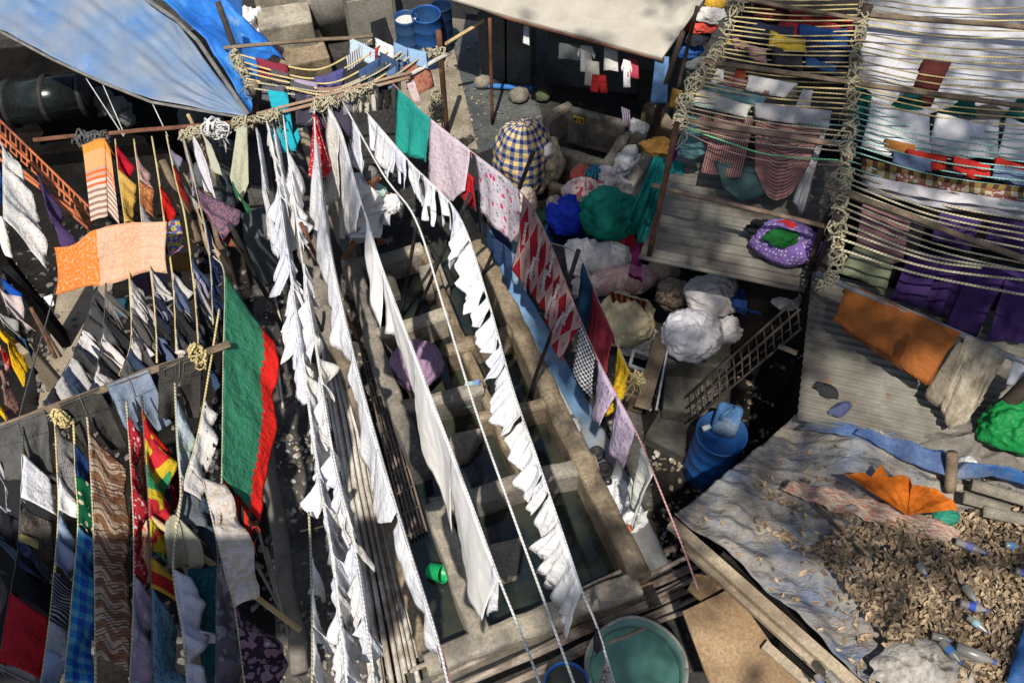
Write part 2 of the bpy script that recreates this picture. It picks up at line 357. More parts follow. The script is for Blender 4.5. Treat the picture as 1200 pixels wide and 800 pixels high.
def blob(c, R, mat3=None, nz=.18, fr=1.6, sub=22, seed=0, flat=.35, folds=0, kn=None):
    cr = .042 if sub >= 20 and nz > .12 else 0; sub = int(sub*1.5) if cr else sub
    """crumpled sack-like body; kn = unit direction the folds gather to"""
    vs = []; c = V(c); R = V(R) if hasattr(R, '__len__') else V((R, R, R)); n = sub*2; m = sub
    b = MB()
    for j in range(m+1):
        th = pi*j/m
        for i in range(n):
            a = 2*pi*i/n; d = V((sin(th)*cos(a), sin(th)*sin(a), cos(th)))
            k = 1+noise.noise(d*fr+V((seed, 0, seed*.3)))*nz+noise.noise(d*fr*3.3+V((seed, 4, 0)))*nz*.35
            if cr: q_ = d*2.3+V((noise.noise(d*2+V((seed, 0, 0))), noise.noise(d*2+V((0, seed, 0))), 0))*.7+V((seed*1.7, 0, 0)); k += cr*(.6-2.6*min(.35, abs(noise.noise(q_))))+cr*.5*(.5-2.6*min(.3, abs(noise.noise(q_*2.4))))
            if kn is not None:
                kv = V(kn).normalized(); g = max(0, d.dot(kv)); o = kv.orthogonal().normalized(); an = math.atan2(d.dot(kv.cross(o)), d.dot(o))
                k += (abs(sin(an*4.5+noise.noise(d*1.7+V((seed, 1, 1)))*5+seed))-.5)*.095*(.2+.8*g)+(.16*max(0, g-.95)/.05)+(abs(noise.noise(d*4.5+V((1, seed, 2))))-.2)*.05
            elif folds: k += (abs(sin(a*folds+noise.noise(d*2)*3))-.5)*.08*sin(th)
            p = V((d.x*R.x, d.y*R.y, d.z*R.z))*k
            if p.z < -R.z*(1-flat): p.z = -R.z*(1-flat)+(p.z+R.z*(1-flat))*.15
            if mat3 is not None: p = mat3@p
            vs.append(c+p)
    fs = [(j*n+i, j*n+(i+1) % n, (j+1)*n+(i+1) % n, (j+1)*n+i) for j in range(m) for i in range(n)]
    uv = [((i/n)*6*R.x, (j/m)*3*R.z) for j in range(m+1) for i in range(n)]
    b.add(vs, [f[::-1] for f in fs], uv); return b
def heap(c, R, h, seed, n=40, fr=4.5, ell=1.0, rot=0):
    """low crumpled heap: ragged outline, sharp creases"""
    b = MB(); c = V(c); vs = [c+V((0, 0, h))]; uv = [(0, 0)]; m = 12
    for j in range(1, m+1):
        for i in range(n):
            a = 2*pi*i/n; rr = R*(1+.3*noise.noise(V((cos(a)*1.3, sin(a)*1.3, seed)))+.18*noise.noise(V((cos(a)*4, sin(a)*4, seed))))*j/m; x, y = cos(a)*rr, sin(a)*rr*ell
            q = V((x*fr+seed, y*fr, seed)); rid = 1-2.2*abs(noise.noise(q))-.9*abs(noise.noise(q*2.3)); z = h*max(.02, (1-(j/m)**2.2))*(.45+.75*rid)
            x, y = x*cos(rot)-y*sin(rot), x*sin(rot)+y*cos(rot); vs.append(c+V((x, y, max(0, z)-(.02 if j == m else 0)))); uv.append((x*2, y*2))
    fs = [(0, 1+i, 1+(i+1) % n) for i in range(n)]+[(1+(j-1)*n+i, 1+j*n+i, 1+j*n+(i+1) % n, 1+(j-1)*n+(i+1) % n) for j in range(1, m) for i in range(n)]
    b.add(vs, fs, uv); return b
def zr(p0, p1): return math.atan2(p1.y-p0.y, p1.x-p0.x)
def slab(pxs, z, th, name, mat, parent=None, amp=0, bevel=0):
    b = MB(); q = [P(x, y, z) for x, y in pxs]; b.prism(q, z-th, z); return b.build(name, mat, parent, False, bevel)
E1 = V((-sin(radians(21.9)), cos(radians(21.9)), 0)); E2 = V((cos(radians(21.9)), sin(radians(21.9)), 0))
# ================= SETTING =================
def sheet(name, z, poly, mat, kind='structure'):
    b = MB(); b.add([V((x, y, z)) for x, y in poly], [tuple(range(len(poly)))]); return tag(b.build(name, mat), None, None, None, kind)
sheet('ground', 0, [(-150, -150), (150, -150), (150, 150), (-150, 150)], GRND)
def sheetpx(name, z, pxs, mat, kind='structure'):
    q = [P(x, y, z) for x, y in pxs]; return sheet(name, z, [(p.x, p.y) for p in q], mat, kind)
PAVE = rough_mat('paving_worn_grey', (.035, .033, .03), (.10, .094, .082), 1.6, .8, c3=(.02, .02, .02), dirt=(.19, .175, .15))
sheetpx('alley_paving', .006, [(285, 180), (395, 180), (505, 800), (330, 840)], PAVE)
sheetpx('right_alley_paving', .006, [(560, 235), (680, 260), (720, 330), (830, 560), (800, 700), (760, 700)], PAVE)
sheetpx('left_yard', .004, [(-200, 150), (285, 170), (330, 400), (345, 840), (-200, 840)], rough_mat('yard_painted_shade', (.006, .006, .006), (.02, .018, .016), 1.4, .8, c3=(.03, .025, .02), spec=.03))  # deep shade under the left washing, painted as a near-black floor
sheetpx('tan_floor', .008, [(70, 330), (135, 320), (100, 480), (40, 500)], rough_mat('floor_tan', (.2, .165, .12), (.3, .25, .18), 3, .9))
sheetpx('far_floor', .006, [(520, 20), (600, 30), (640, 150), (560, 180), (530, 150)], rough_mat('floor_wet_slate', (.045, .05, .05), (.11, .115, .11), 1.5, .35, c3=(.16, .14, .11)))
sheetpx('far_courtyard', .010, [(470, 60), (528, 42), (560, 175), (470, 170)], rough_mat('floor_sandy', (.16, .13, .09), (.3, .26, .2), 2.5, .85))
def sweep(name, pxs, ztop, wd, zbot, mat, parent=None, nz=.02, n=14, rnd=.04):
    q = smooth([P(x, y, ztop) for x, y in pxs], n); b = MB(); hw = wd/2
    prof = [(-hw, zbot-ztop), (-hw, -rnd*1.2), (-hw+rnd*.4, -rnd*.35), (-hw+rnd*1.3, 0), (0, .006), (hw-rnd*1.3, 0), (hw-rnd*.4, -rnd*.35), (hw, -rnd*1.2), (hw, zbot-ztop)]
    vs = []; uv = []
    for i, p in enumerate(q):
        d = (q[min(i+1, len(q)-1)]-q[max(i-1, 0)]).normalized(); s = V((d.y, -d.x, 0)).normalized()
        for k, (a, h) in enumerate(prof):
            w_ = p+s*a+V((0, 0, h)); j = nz*(0 if k in (0, len(prof)-1) else 1)
            vs.append(w_+s*noise.noise(w_*4)*j*1.5+V((0, 0, noise.noise(w_*5+V((3, 3, 3)))*j))); uv.append((i*.1, k*.1))
    m = len(prof); fs = [(i*m+k, i*m+k+1, (i+1)*m+k+1, (i+1)*m+k) for i in range(len(q)-1) for k in range(m-1)]
    fs += [tuple(range(m)), tuple((len(q)-1)*m+k for k in range(m))[::-1]]
    b.add(vs, fs, uv); return b.build(name, mat, parent)
WATER = N('tub_water'); WATER.b.inputs['Base Color'].default_value = (.012, .016, .015, 1); WATER.b.inputs['Roughness'].default_value = .08
tc = WATER.n('TexCoord').outputs['Object']; WATER.l(WATER.ramp(WATER.noise(tc, 1.3, 5), [(.4, (.006, .010, .010)), (.6, (.026, .028, .018))]), WATER.b.inputs['Base Color']); WATER.bump(WATER.noise(tc, 5, 2), .12, .01)
sheetpx('water', .30, [(415, 310), (545, 275), (748, 680), (505, 765)], WATER.m)
# ---- the washing pens ----
pens = empty('washing_pens', P(560, 500, 0), 'long block of open concrete washing pens with dark water inside', 'wash tubs')
sweep('outer_wall', [(541, 248), (580, 325), (642, 452), (700, 570), (752, 676)], .74, .22, 0, CONC_B, pens)
sweep('outer_wall', [(403, 235), (411, 300), (424, 345), (436, 392), (462, 470), (492, 545)], .72, .2, 0, CONC, pens)
sweep('outer_wall', [(508, 588), (530, 650), (562, 742)], .72, .22, 0, CONC_L, pens)
sweep('outer_wall', [(498, 776), (560, 752), (640, 722), (748, 680)], .72, .24, 0, CONC_L, pens)
sweep('divider_wall', [(400, 306), (448, 301), (494, 287)], .70, .17, 0, CONC_L, pens)
sweep('divider_wall', [(437, 390), (480, 378), (524, 364)], .72, .17, 0, CONC_L, pens)
sweep('divider_wall', [(524, 408), (560, 398), (597, 386)], .70, .17, 0, CONC_B, pens)
sweep('divider_wall', [(468, 474), (512, 464), (566, 452)], .72, .16, 0, CONC, pens)
sweep('divider_wall', [(562, 488), (600, 479), (650, 466)], .68, .15, 0, CONC_B, pens)
sweep('divider_wall', [(505, 592), (560, 577), (622, 558), (700, 540)], .70, .2, 0, CONC, pens)
sweep('divider_wall', [(495, 288), (512, 326), (527, 366), (545, 410), (566, 452)], .62, .13, 0, CONC_B, pens)
sweep('divider_wall', [(566, 455), (590, 510), (615, 560)], .60, .12, 0, CONC_B, pens)
def slope_stone(label, pxs, z0, z1, mat=CONC):
    """inclined beating stone: far edge high"""
    b = MB(); a, b_, c, d = pxs; A, B = P(*a, z0), P(*b_, z0); C_, D = P(*c, z1), P(*d, z1)
    vs = [A, B, C_, D]+[V((p.x, p.y, .02)) for p in (A, B, C_, D)]
    b.add(vs, [(0, 1, 2, 3), (4, 5, 1, 0), (5, 6, 2, 1), (6, 7, 3, 2), (7, 4, 0, 3), (7, 6, 5, 4)])
    return b.build('beating_stone', mat, pens, False, .02)
slope_stone('', [(498, 345), (528, 338), (515, 305), (490, 312)], .45, .65)
slope_stone('', [(520, 545), (548, 538), (565, 500), (528, 508)], .40, .62)
slope_stone('', [(560, 690), (606, 676), (612, 628), (570, 638)], .38, .62)
slope_stone('', [(470, 452), (512, 440), (505, 418), (468, 428)], .40, .50)
slope_stone('', [(440, 352), (470, 345), (462, 322), (438, 327)], .40, .60)
# blue painted ledge beside the pens
LED = N('blue_painted_concrete'); tc = LED.n('TexCoord').outputs['Object']
c_ = LED.ramp(LED.noise(tc, 2.3, 7, .7), [(.40, (.06, .135, .24)), (.52, (.10, .2, .32)), (.62, (.16, .21, .24))])
sy = LED.n('SeparateXYZ'); LED.l(tc, sy.inputs[0]); yy_ = LED.math('ADD', sy.outputs[1], LED.math('MULTIPLY', LED.noise(tc, 3, 5), 1.6)); wornm = LED.ramp(LED.math('MULTIPLY', yy_, .1), [(.50, 1.), (.56, 0.)])
LED.l(LED.mix(LED.mix(1., wornm, LED.ramp(LED.noise(tc, 5, 6), [(.3, .75), (.6, 1.)]), 'MULTIPLY'), c_, (.15, .14, .12)), LED.b.inputs['Base Color']); LED.b.inputs['Roughness'].default_value = .6; LED.bump(LED.noise(tc, 14, 5), .4, .02)
lo = tag(sweep('painted_ledge', [(560, 262), (594, 322), (655, 430), (716, 545), (775, 668)], .55, .26, 0, LED.m, None, .01), 'long low ledge painted faded blue, running beside the washing pens', 'ledge')
sweep('edge_trim', [(550, 258), (586, 328), (648, 448), (668, 486)], .62, .035, .3, rough_mat('pale_trim', (.4, .36, .3), (.55, .5, .44), 4, .8), lo, .002)
# kerbs left of the pens
tag(sweep('kerb_wall', [(392, 400), (418, 470), (462, 625), (504, 778)], .34, .17, 0, CONC_B), 'narrow brown concrete kerb between the pale pipes and the grating', 'kerb')
tag(sweep('kerb_wall', [(352, 262), (368, 315), (384, 370), (400, 425)], .22, .3, 0, CONC), 'grey concrete kerb under the white sheets, north of the grating', 'kerb')
LEAN = rough_mat('grey_bark_post', (.12, .105, .085), (.2, .18, .15), 5, .9)
post('thick grey log lying along the alley beside the green and red blanket', P(311, 520, .35), P(352, 790, .5), .085, LEAN, 'log', 'log', n=10, jog=.06)
# steel grating over the drain
g = empty('drain_grating', P(460, 510, .36), 'long rusty steel bar grating lying over the drain beside the pens', 'grating')
gm = rough_mat('grating_steel', (.08, .06, .05), (.22, .17, .13), 7, .7)
A0, A1, B0, B1 = P(421, 402, .36), P(436, 397, .36), P(478, 634, .36), P(500, 622, .36)
for i in range(6): MB().tube([A0.lerp(A1, i/5), B0.lerp(B1, i/5)], .013, 6).build('long_bar', gm, g, True)
for j in range(11): MB().tube([A0.lerp(B0, (j+.2)/10.4)+V((0, 0, .012)), A1.lerp(B1, (j+.2)/10.4)+V((0, 0, .012))], .01, 5).build('cross_bar', gm, g, True)
# pale pipes bundle
for i in range(11):
    t = i/10; x1 = lerp(438, 497, t); x0 = lerp(368, 386, t); y0 = [330, 352, 345, 365, 340, 372, 350, 395, 420, 405, 430][i]; y1 = [800, 830, 812, 835, 790, 820, 808, 790, 785, 800, 772][i]
    zz = .05+.05*(i % 2); k = (y0-330)/470; xs = lerp(x0, x1, k)
    post(f'pale pipe lying on the ground, {ORD[i]} from the left of the long bundle', P(xs, y0, zz+.02), P(x1+(y1-800)*.3, y1, zz+.02), .026, PIPE, 'pipe', 'pipe', 'pale pipes bundled along the alley', jog=.03)
for i, (x0, y0, x1, y1) in enumerate([(309, 285, 332, 392), (314, 300, 318, 332), (325, 425, 332, 478), (306, 400, 312, 420)]):
    post(['thin pale pipe on the dark floor left of the white washing', 'short pale rod at the far end of the dark floor', 'short pale rod on the floor right of the red blanket edge', 'stub of pale rod on the floor by the green blanket top'][i], P(x0, y0, .04), P(x1, y1, .04), .016, PIPE, 'pipe', 'pipe')
# bamboo / pipe bundle across the bottom
PB = rough_mat('weathered_pole', (.2, .16, .12), (.42, .36, .3), 5, .75, c3=(.1, .07, .05))
for i in range(12):
    t = i/11; x0, y0 = lerp(500, 585, t*.6)+(i*37 % 50)-20, lerp(786, 826, t); x1, y1 = lerp(792, 838, (i*5 % 11)/10), lerp(640, 716, t)
    post(f'weathered pole across the bottom, {ORD[i]} counting down from the pens', P(x0, y0, .45+.05*(i % 3)), P(x1, y1, .45+.06*((i+1) % 3)), .024, PB, 'pole', 'pole', 'weathered poles stacked across the bottom', jog=.03)
tw = MB()
for k in range(5): tw.tube([P(752+k*3, 690-k, .62), P(757+k*3, 700-k, .64), P(762+k*3, 712-k, .6)], .012, 5)
tag(tw.build('cloth_tie', BLACK, None, True), 'black rag tying the weathered poles together', 'tie')
# ---- round tank, buckets, drums ----
TEAL = rough_mat('pale_teal_plastic', (.10, .2, .17), (.16, .27, .235), 2, .6)
RIM = rough_mat('crusted_rim', (.25, .24, .2), (.45, .43, .37), 9, .8)
c = P(746, 783, .7); R_ = .45
t = empty('round_tank', V((c.x, c.y, 0)), 'big round open tank of teal water at the bottom edge', 'tank')
MB().lathe([(R_-.03, .0), (R_, .05), (R_+.02, .66), (R_+.03, .69), (R_+.015, .71), (R_-.02, .7), (R_-.025, .5), (R_-.04, .06), (0, .04)], V((c.x, c.y, 0)), 48).build('tank_wall', TEAL, t, True)
rb = MB(); pts = [V((c.x+(R_+.02+.006*sin(a*5))*cos(a), c.y+(R_+.02+.006*sin(a*5))*sin(a), .705+.004*sin(a*9))) for a in [2*pi*k/60 for k in range(61)]]; rb.tube(pts, .017, 6); rb.build('rim', RIM, t, True)
TW = N('teal_water'); TW.b.inputs['Base Color'].default_value = (.075, .19, .155, 1); TW.b.inputs['Roughness'].default_value = .12; TW.bump(TW.noise(TW.n('TexCoord').outputs['Object'], 4, 2), .1, .01)
MB().lathe([(R_-.03, 0), (0.001, 0)], V((c.x, c.y, .56)), 40).build('teal_water', TW.m, t)
BLU = rough_mat('blue_plastic', (.01, .055, .2), (.015, .09, .32), 3, .42, c3=(.03, .08, .18), bump=.1, dirt=(.1, .15, .22))
def drum(label, x, y, z0, h, r, mat=BLU, name='drum', fill=None, lid=False, cat='drum', ribs=3):
    c = P(x, y, z0+h); o = V((c.x, c.y, z0)); e = empty(name, o, label, cat)
    pr = [(0, .0), (r*.94, 0), (r, .03)]
    for k in range(ribs):
        zc = h*(k+1)/(ribs+1); pr += [(r, zc-.02), (r*1.035, zc), (r, zc+.02)]
    pr += [(r, h-.04), (r*1.04, h-.025), (r*1.04, h), (r*.97, h)]
    pr += [(r*.95, h-.03), (0.001, h-.03)] if lid else [(r*.95, h-.03), (r*.93, .05), (0.001, .04)]
    MB().lathe(pr, o, 36).build('body', mat, e, True)
    if fill: MB().lathe([(r*.94, 0), (.001, 0)], V((o.x, o.y, z0+h*fill[0])), 28).build('water', fill[1], e)
    return e, o
drum('dark blue bucket of water at the bottom edge, left of the round tank', 664, 802, .55, .42, .2, fill=(.8, WATER.m), name='bucket', cat='bucket', ribs=1)
drum('large blue barrel standing under the jerrycan in the dark gap', 846, 507, 0, .95, .265, lid=True, name='barrel', cat='barrel')
drum('blue barrel by the metal box, the left and narrower one', 475, 20, 0, .85, .18, fill=(.9, rough_mat('soapy_water', (.5, .5, .45), (.6, .6, .55), 3, .3)), name='barrel', cat='barrel')
drum('blue barrel by the metal box, the right and wider one', 499, 16, 0, .9, .225, fill=(.5, WATER.m), name='barrel', cat='barrel')
drum('blue barrel under the blue bundle of clothes', 667, 272, 0, .8, .3, name='barrel', cat='barrel')
drum('dark blue barrel half hidden behind the two bright ones', 517, 6, 0, .8, .16, mat=rough_mat('navy_plastic', (.008, .02, .06), (.01, .03, .09), 3, .5), name='barrel', cat='barrel')
# jerrycan
cj = P(852, 492, 1.07); j = empty('jerrycan', V((cj.x, cj.y, 1.0)), 'scuffed blue plastic jerrycan lying on the large barrel lid', 'jerrycan')
JM = rough_mat('scuffed_blue_plastic', (.03, .10, .24), (.07, .18, .36), 5, .6, c3=(.2, .23, .25), dirt=(.4, .42, .42))
Rj = Matrix.Rotation(radians(-22), 3, 'Z')@Matrix.Rotation(radians(12), 3, 'X')
MB().box(cj, (.27, .34, .2), mat=Rj).build('body', JM, j, True, .05)
MB().tube([cj+Rj@V((-.08, -.06, .10)), cj+Rj@V((-.06, -.02, .17)), cj+Rj@V((0, .08, .17)), cj+Rj@V((.02, .12, .10))], .018, 8).build('handle', JM, j, True)
MB().tube([cj+Rj@V((-.15, -.14, .04)), cj+Rj@V((-.21, -.2, .05))], .03, 10).build('cap', rough_mat('pale_cap', (.5, .55, .6), (.6, .65, .7), 4, .5), j, True)
# green mug in the water
cg = P(512, 671, .36); gmug = empty('mug', V((cg.x, cg.y, .31)), 'bright green plastic mug floating tipped over in the dark water', 'mug')
GP = rough_mat('green_plastic', (.01, .32, .1), (.015, .42, .14), 3, .35, bump=.05)
Mg = Matrix.Rotation(radians(60), 3, 'Y')@Matrix.Rotation(radians(20), 3, 'X')
MB().lathe([(0.001, -.09), (.075, -.09), (.085, -.07), (.095, .09), (.1, .1), (.09, .09), (.08, -.07), (0.001, -.075)], cg+V((0, 0, .03)), 24, Mg).build('cup', GP, gmug, True)
MB().tube([cg+V((0, 0, .03))+Mg@V((.09, 0, .06)), cg+V((0, 0, .03))+Mg@V((.15, 0, .04)), cg+V((0, 0, .03))+Mg@V((.15, 0, -.04)), cg+V((0, 0, .03))+Mg@V((.085, 0, -.05))], .011, 6).build('handle', GP, gmug, True)
# ---- generic upright box from its front base edge ----
def boxpx(name, label, cat, p0, p1, z0, h, dep, mat, group=None, bevel=.02, parent=None):
    A, B = P(*p0, z0), P(*p1, z0); d = (B-A); nrm = V((-d.y, d.x, 0)).normalized(); c = (A+B)/2+nrm*dep/2+V((0, 0, h/2))
    o = MB().box(c, (d.length, dep, h), rz=math.atan2(d.y, d.x)).build(name, mat, parent, False, bevel)
    if label: tag(o, label, cat, group)
    return o
# ================= TOP OF THE PICTURE =================
STEEL = rough_mat('dull_sheet_steel', (.2, .19, .165), (.33, .31, .27), 2, .5, metal=.3, c3=(.14, .12, .1))
DARK = rough_mat('near_black', (.004, .004, .004), (.014, .012, .011), 2, .9, spec=.02)  # near-black tone shared by sheds, platform and right yard
SLATE = rough_mat('slate_panel', (.07, .075, .075), (.12, .125, .12), 2, .6, c3=(.05, .05, .05))
# stepped stone blocks
for i, (p0, p1, h, d) in enumerate([((322, 108), (392, 92), .42, .75), ((318, 88), (378, 78), .85, .55), ((315, 62), (372, 52), 1.0, .6), ((314, 36), (362, 28), 1.05, .55)]):
    boxpx('stone_block', f'pale concrete block, {["nearest", "second", "third", "farthest"][i]} of the stepped blocks behind the rope net', 'block', p0, p1, 0, h, d, CONC_L if i else CONC_B, 'stepped concrete blocks', .03)
mb = empty('metal_box', P(440, 50, 0), 'dull steel tank with rounded top beside the blue barrels', 'metal tank')
A = P(412, 60, 0); B = P(470, 52, 0); d = (B-A).normalized(); nr = V((-d.y, d.x, 0)); L = (B-A).length
MB().box((A+B)/2+nr*.5+V((0, 0, .5)), (L, 1.0, 1.0), rz=math.atan2(d.y, d.x)).build('body', STEEL, mb, False, .04)
MB().box((A+B)/2+nr*-.015+V((0, 0, .5)), (L*.86, .02, .84), rz=math.atan2(d.y, d.x)).build('front_panel', rough_mat('steel_panel', (.24, .225, .19), (.36, .34, .29), 3, .55, metal=.2), mb, False, .006)
cyl = A+d*(-.1)+nr*1.5+V((0, 0, .55)); MB().tube([A+d*-.22+nr*.2+V((0, 0, .62)), A+d*-.22+nr*2.4+V((0, 0, .62))], .5, 28).build('round_drum', STEEL, mb, True)
# crow-black cover hanging on the box corner
cloth('black_cloth', 'crumpled black cloth thrown over the corner of the steel tank', 'cloth', cloth_mat('plain', (.012, .012, .014), tr=0), 1.05, [(434, 28), (452, 22)], [(436, 52), (466, 60)], fold=.06)
# white heap top left
tag(blob(P(296, 40, .5), (.34, .28, .4), nz=.5, fr=3.2, sub=26, seed=3).build('washing_heap', cloth_mat('plain', (.75, .73, .7), tr=.1), None, True), 'heap of white washing beside the stepped blocks', 'washing heap')
# dark back buildings
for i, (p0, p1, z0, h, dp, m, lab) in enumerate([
    ((-60, 28), (262, -12), 0, 1.2, 3, DARK, 'low near-black shed wall behind the blue tarpaulin'),
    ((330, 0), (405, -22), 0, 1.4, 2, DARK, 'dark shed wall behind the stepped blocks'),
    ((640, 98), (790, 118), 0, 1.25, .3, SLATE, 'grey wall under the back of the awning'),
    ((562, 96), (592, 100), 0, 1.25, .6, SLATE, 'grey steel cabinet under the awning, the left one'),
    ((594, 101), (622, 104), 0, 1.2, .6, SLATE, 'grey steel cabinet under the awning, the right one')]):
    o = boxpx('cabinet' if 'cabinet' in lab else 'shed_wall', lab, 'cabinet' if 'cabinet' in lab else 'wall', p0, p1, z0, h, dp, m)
bs = boxpx('blue_beam', 'thin blue painted beam lying before the grey cabinets', 'beam', (556, 103), (624, 108), .04, .06, .08, rough_mat('blue_paint', (.03, .14, .4), (.05, .2, .5), 4, .5))
# stones by cabinets
for i, (x, y, r) in enumerate([(608, 112, .16), (636, 112, .13), (566, 96, .14)]):
    tag(blob(P(x, y, .1), (r, r*.8, r*.8), nz=.3, fr=2, sub=10, seed=i+20).build('stone', [CONC, rough_mat('mossy', (.05, .07, .03), (.1, .12, .06), 6, .9), CONC][i], None, True), ['grey stone below the left cabinet corner', 'mossy stone below the awning wall', 'small pale stone left of the cabinets'][i], 'stone')
# floor things
post('pale bamboo leaning from the brown post towards the awning', P(522, 52, 1.2), P(568, 24, 1.55), .028, BAMB)
# awning
AW = N('pale_awning_sheet'); tc = AW.n('TexCoord').outputs['Object']; cc = AW.ramp(AW.noise(tc, 1.4, 6, .7), [(.35, (.28, .255, .205)), (.65, (.4, .365, .30))]); cc = AW.mix(AW.ramp(AW.noise(tc, 22, 2), [(.7, 0.), (.74, .7)]), cc, (.2, .15, .1)); AW.l(cc, AW.b.inputs['Base Color']); AW.b.inputs['Roughness'].default_value = .7; AW.bump(AW.noise(tc, 3, 4), .3, .02)
aw = empty('awning', P(660, 20, 2.0), 'large pale sheet awning over the dark workplace at the top', 'awning')
q = [P(508, -8, 2.0), P(600, 20, 2.0), P(690, 44, 2.02), P(776, 68, 2.0), P(830, -8, 2.15), P(850, -60, 2.15), P(520, -90, 2.2)]
b = MB(); n = len(q); b.add([p for p in q]+[p-V((0, 0, .03)) for p in q], [tuple(range(n)), tuple(range(n, 2*n))[::-1]]+[(i+n, (i+1) % n+n, (i+1) % n, i) for i in range(n)]); b.build('sheet', AW.m, aw)
MB().tube([P(506, -10, 1.95), P(600, 23, 1.95), P(690, 47, 1.97), P(778, 71, 1.95)], .03, 8).build('edge_rail', RUST, aw, True)
# posts
def vpost(label, base, z0, topy, r, mat=RUST, name='post', jog=0, **k):
    Bp = P(*base, z0); T = vert(topy[0], topy[1], Bp); d = ray(*topy); return post(label, Bp, T, r, mat, name, 'post', jog=jog, **k), T
vpost('slim rusty post carrying the front of the awning', (577, 146), 0, (573, 22), .025)
vpost('dark brown post at the right end of the small rope net', (524, 158), 0, (517, 36), .04)
# hanging laundry under awning
W = (.62, .62, .62)
for i, (x0, x1, y0, y1, c, sh) in enumerate([(614, 620, 28, 52, (.6, .6, .62), 'sheet'), (676, 698, 54, 84, (.6, .58, .56), 'shirt'), (686, 702, 72, 100, (.45, .42, .36), 'sheet'), (692, 712, 88, 108, (.5, .03, .03), 'shorts'), (708, 724, 56, 84, (.55, .53, .5), 'sheet'), (728, 741, 70, 102, (.7, .68, .68), 'shirt'), (736, 748, 68, 90, (.4, .05, .08), 'sheet'), (655, 680, 52, 70, (.12, .14, .13), 'sheet')]):
    cloth('hanging_garment', ['narrow white rag under the awning near the cabinets', 'white shirt drying under the awning, over grey trousers', 'greyish cloth hanging behind the white shirt under the awning', 'red shorts hanging low under the awning', 'pale grey cloth right of the red shorts under the awning', 'white shirt nearest the denim under the awning', 'dark red cloth beside the white shirt under the awning', 'dark towel hanging deep under the awning'][i], 'garment', cloth_mat('plain', c), 1.75, [(x0, y0), (x1, y0+2)], [(x0-1, y1), (x1+1, y1+2)], sh, 'laundry under the awning', fold=.03)
cloth('jeans', 'faded blue jeans hanging at the corner of the awning', 'jeans', cloth_mat('plain', (.13, .24, .42)), 1.95, [(768, 66), (784, 68)], [(762, 116), (782, 122)], fold=.05, kf=4)
# 415 pens
p4 = empty('washing_pens', P(690, 180, 0), 'group of smaller concrete wash pens with the number 415 on a slab', 'wash tubs')
boxpx('number_slab', None, None, (664, 168), (727, 185), .2, .62, .12, CONC, bevel=.03, parent=p4)
sweep('pen_wall', [(652, 172), (712, 190)], .62, .14, 0, CONC, p4); sweep('pen_wall', [(737, 150), (720, 175), (704, 200)], .62, .14, 0, CONC, p4)
sweep('pen_wall', [(640, 150), (618, 172), (600, 200)], .55, .14, 0, CONC, p4); sweep('pen_wall', [(645, 214), (682, 224)], .5, .12, 0, CONC_B, p4)
sweep('pen_wall', [(766, 170), (742, 205), (722, 240)], .6, .16, 0, CONC, p4); sweep('pen_wall', [(640, 138), (668, 120)], .5, .14, 0, CONC, p4)
sweep('pen_wall', [(730, 146), (778, 168)], .66, .12, 0, CONC, p4); sweep('pen_wall', [(760, 120), (790, 150)], .6, .2, 0, CONC_B, p4)
# number plate
A, B = P(664, 168, .2), P(727, 185, .2); d = (B-A).normalized(); nr = V((-d.y, d.x, 0)); cpl = A.lerp(B, .19)-nr*.008+V((0, 0, .50))
YEL = rough_mat('yellow_paint', (.62, .4, .03), (.7, .48, .06), 5, .7)
pl = MB().box(cpl, (.15, .012, .11), rz=math.atan2(d.y, d.x)).build('number_plate', YEL, p4)
def text(s, loc, rot, size, mat, name, parent, ex=.002):
    cu = bpy.data.curves.new(name, 'FONT'); cu.body = s; cu.size = size; cu.extrude = ex; cu.align_x = 'CENTER'; cu.align_y = 'CENTER'; cu.offset = size*.02
    o = bpy.data.objects.new(name, cu); COL.objects.link(o); dg = bpy.context.evaluated_depsgraph_get(); me = bpy.data.meshes.new_from_object(o.evaluated_get(dg)); bpy.data.objects.remove(o)
    M4 = Matrix.Translation(loc)@rot.to_4x4(); me.transform(M4); me.materials.clear(); me.materials.append(mat)
    o = bpy.data.objects.new(name, me); COL.objects.link(o)
    if parent is not None: o.parent = parent; o.matrix_parent_inverse = Matrix.Translation(-parent.location)
    return o
Rt = Matrix((d, V((0, 0, 1)), -nr)).transposed()
text('415', cpl-nr*.009, Rt, .1, BLACK, 'lettering', p4)
# ---- blue tarpaulin ----
TARP = N('blue_grey_tarpaulin'); tcn = TARP.n('TexCoord'); tc = tcn.outputs['Object']
c1 = TARP.ramp(TARP.noise(tc, 1.1, 6, .65), [(.32, (.045, .13, .31)), (.46, (.105, .165, .265)), (.62, (.16, .185, .225))])
sx = TARP.n('SeparateXYZ'); TARP.l(tc, sx.inputs[0]); ln = TARP.math('LESS_THAN', TARP.math('FRACT', TARP.math('ADD', TARP.math('MULTIPLY', sx.outputs[0], 1.6), TARP.math('MULTIPLY', sx.outputs[1], .5))), .03)
TARP.l(TARP.mix(TARP.math('MULTIPLY', ln, .25), c1, (.1, .12, .2)), TARP.b.inputs['Base Color']); TARP.b.inputs['Roughness'].default_value = .5
TARP.bump(TARP.math('ADD', TARP.noise(tc, 2.2, 5, .6), TARP.math('MULTIPLY', TARP.noise(tc, 90, 2), .05)), .5, .05)
BTARP = N('bright_blue_tarpaulin'); tc = BTARP.n('TexCoord').outputs['Object']; BTARP.l(BTARP.ramp(BTARP.noise(tc, 2, 6, .65), [(.4, (.01, .1, .42)), (.6, (.03, .2, .6)), (.7, (.2, .33, .5))]), BTARP.b.inputs['Base Color']); BTARP.b.inputs['Roughness'].default_value = .45; BTARP.bump(BTARP.noise(tc, 6, 6, .7), .8, .04)
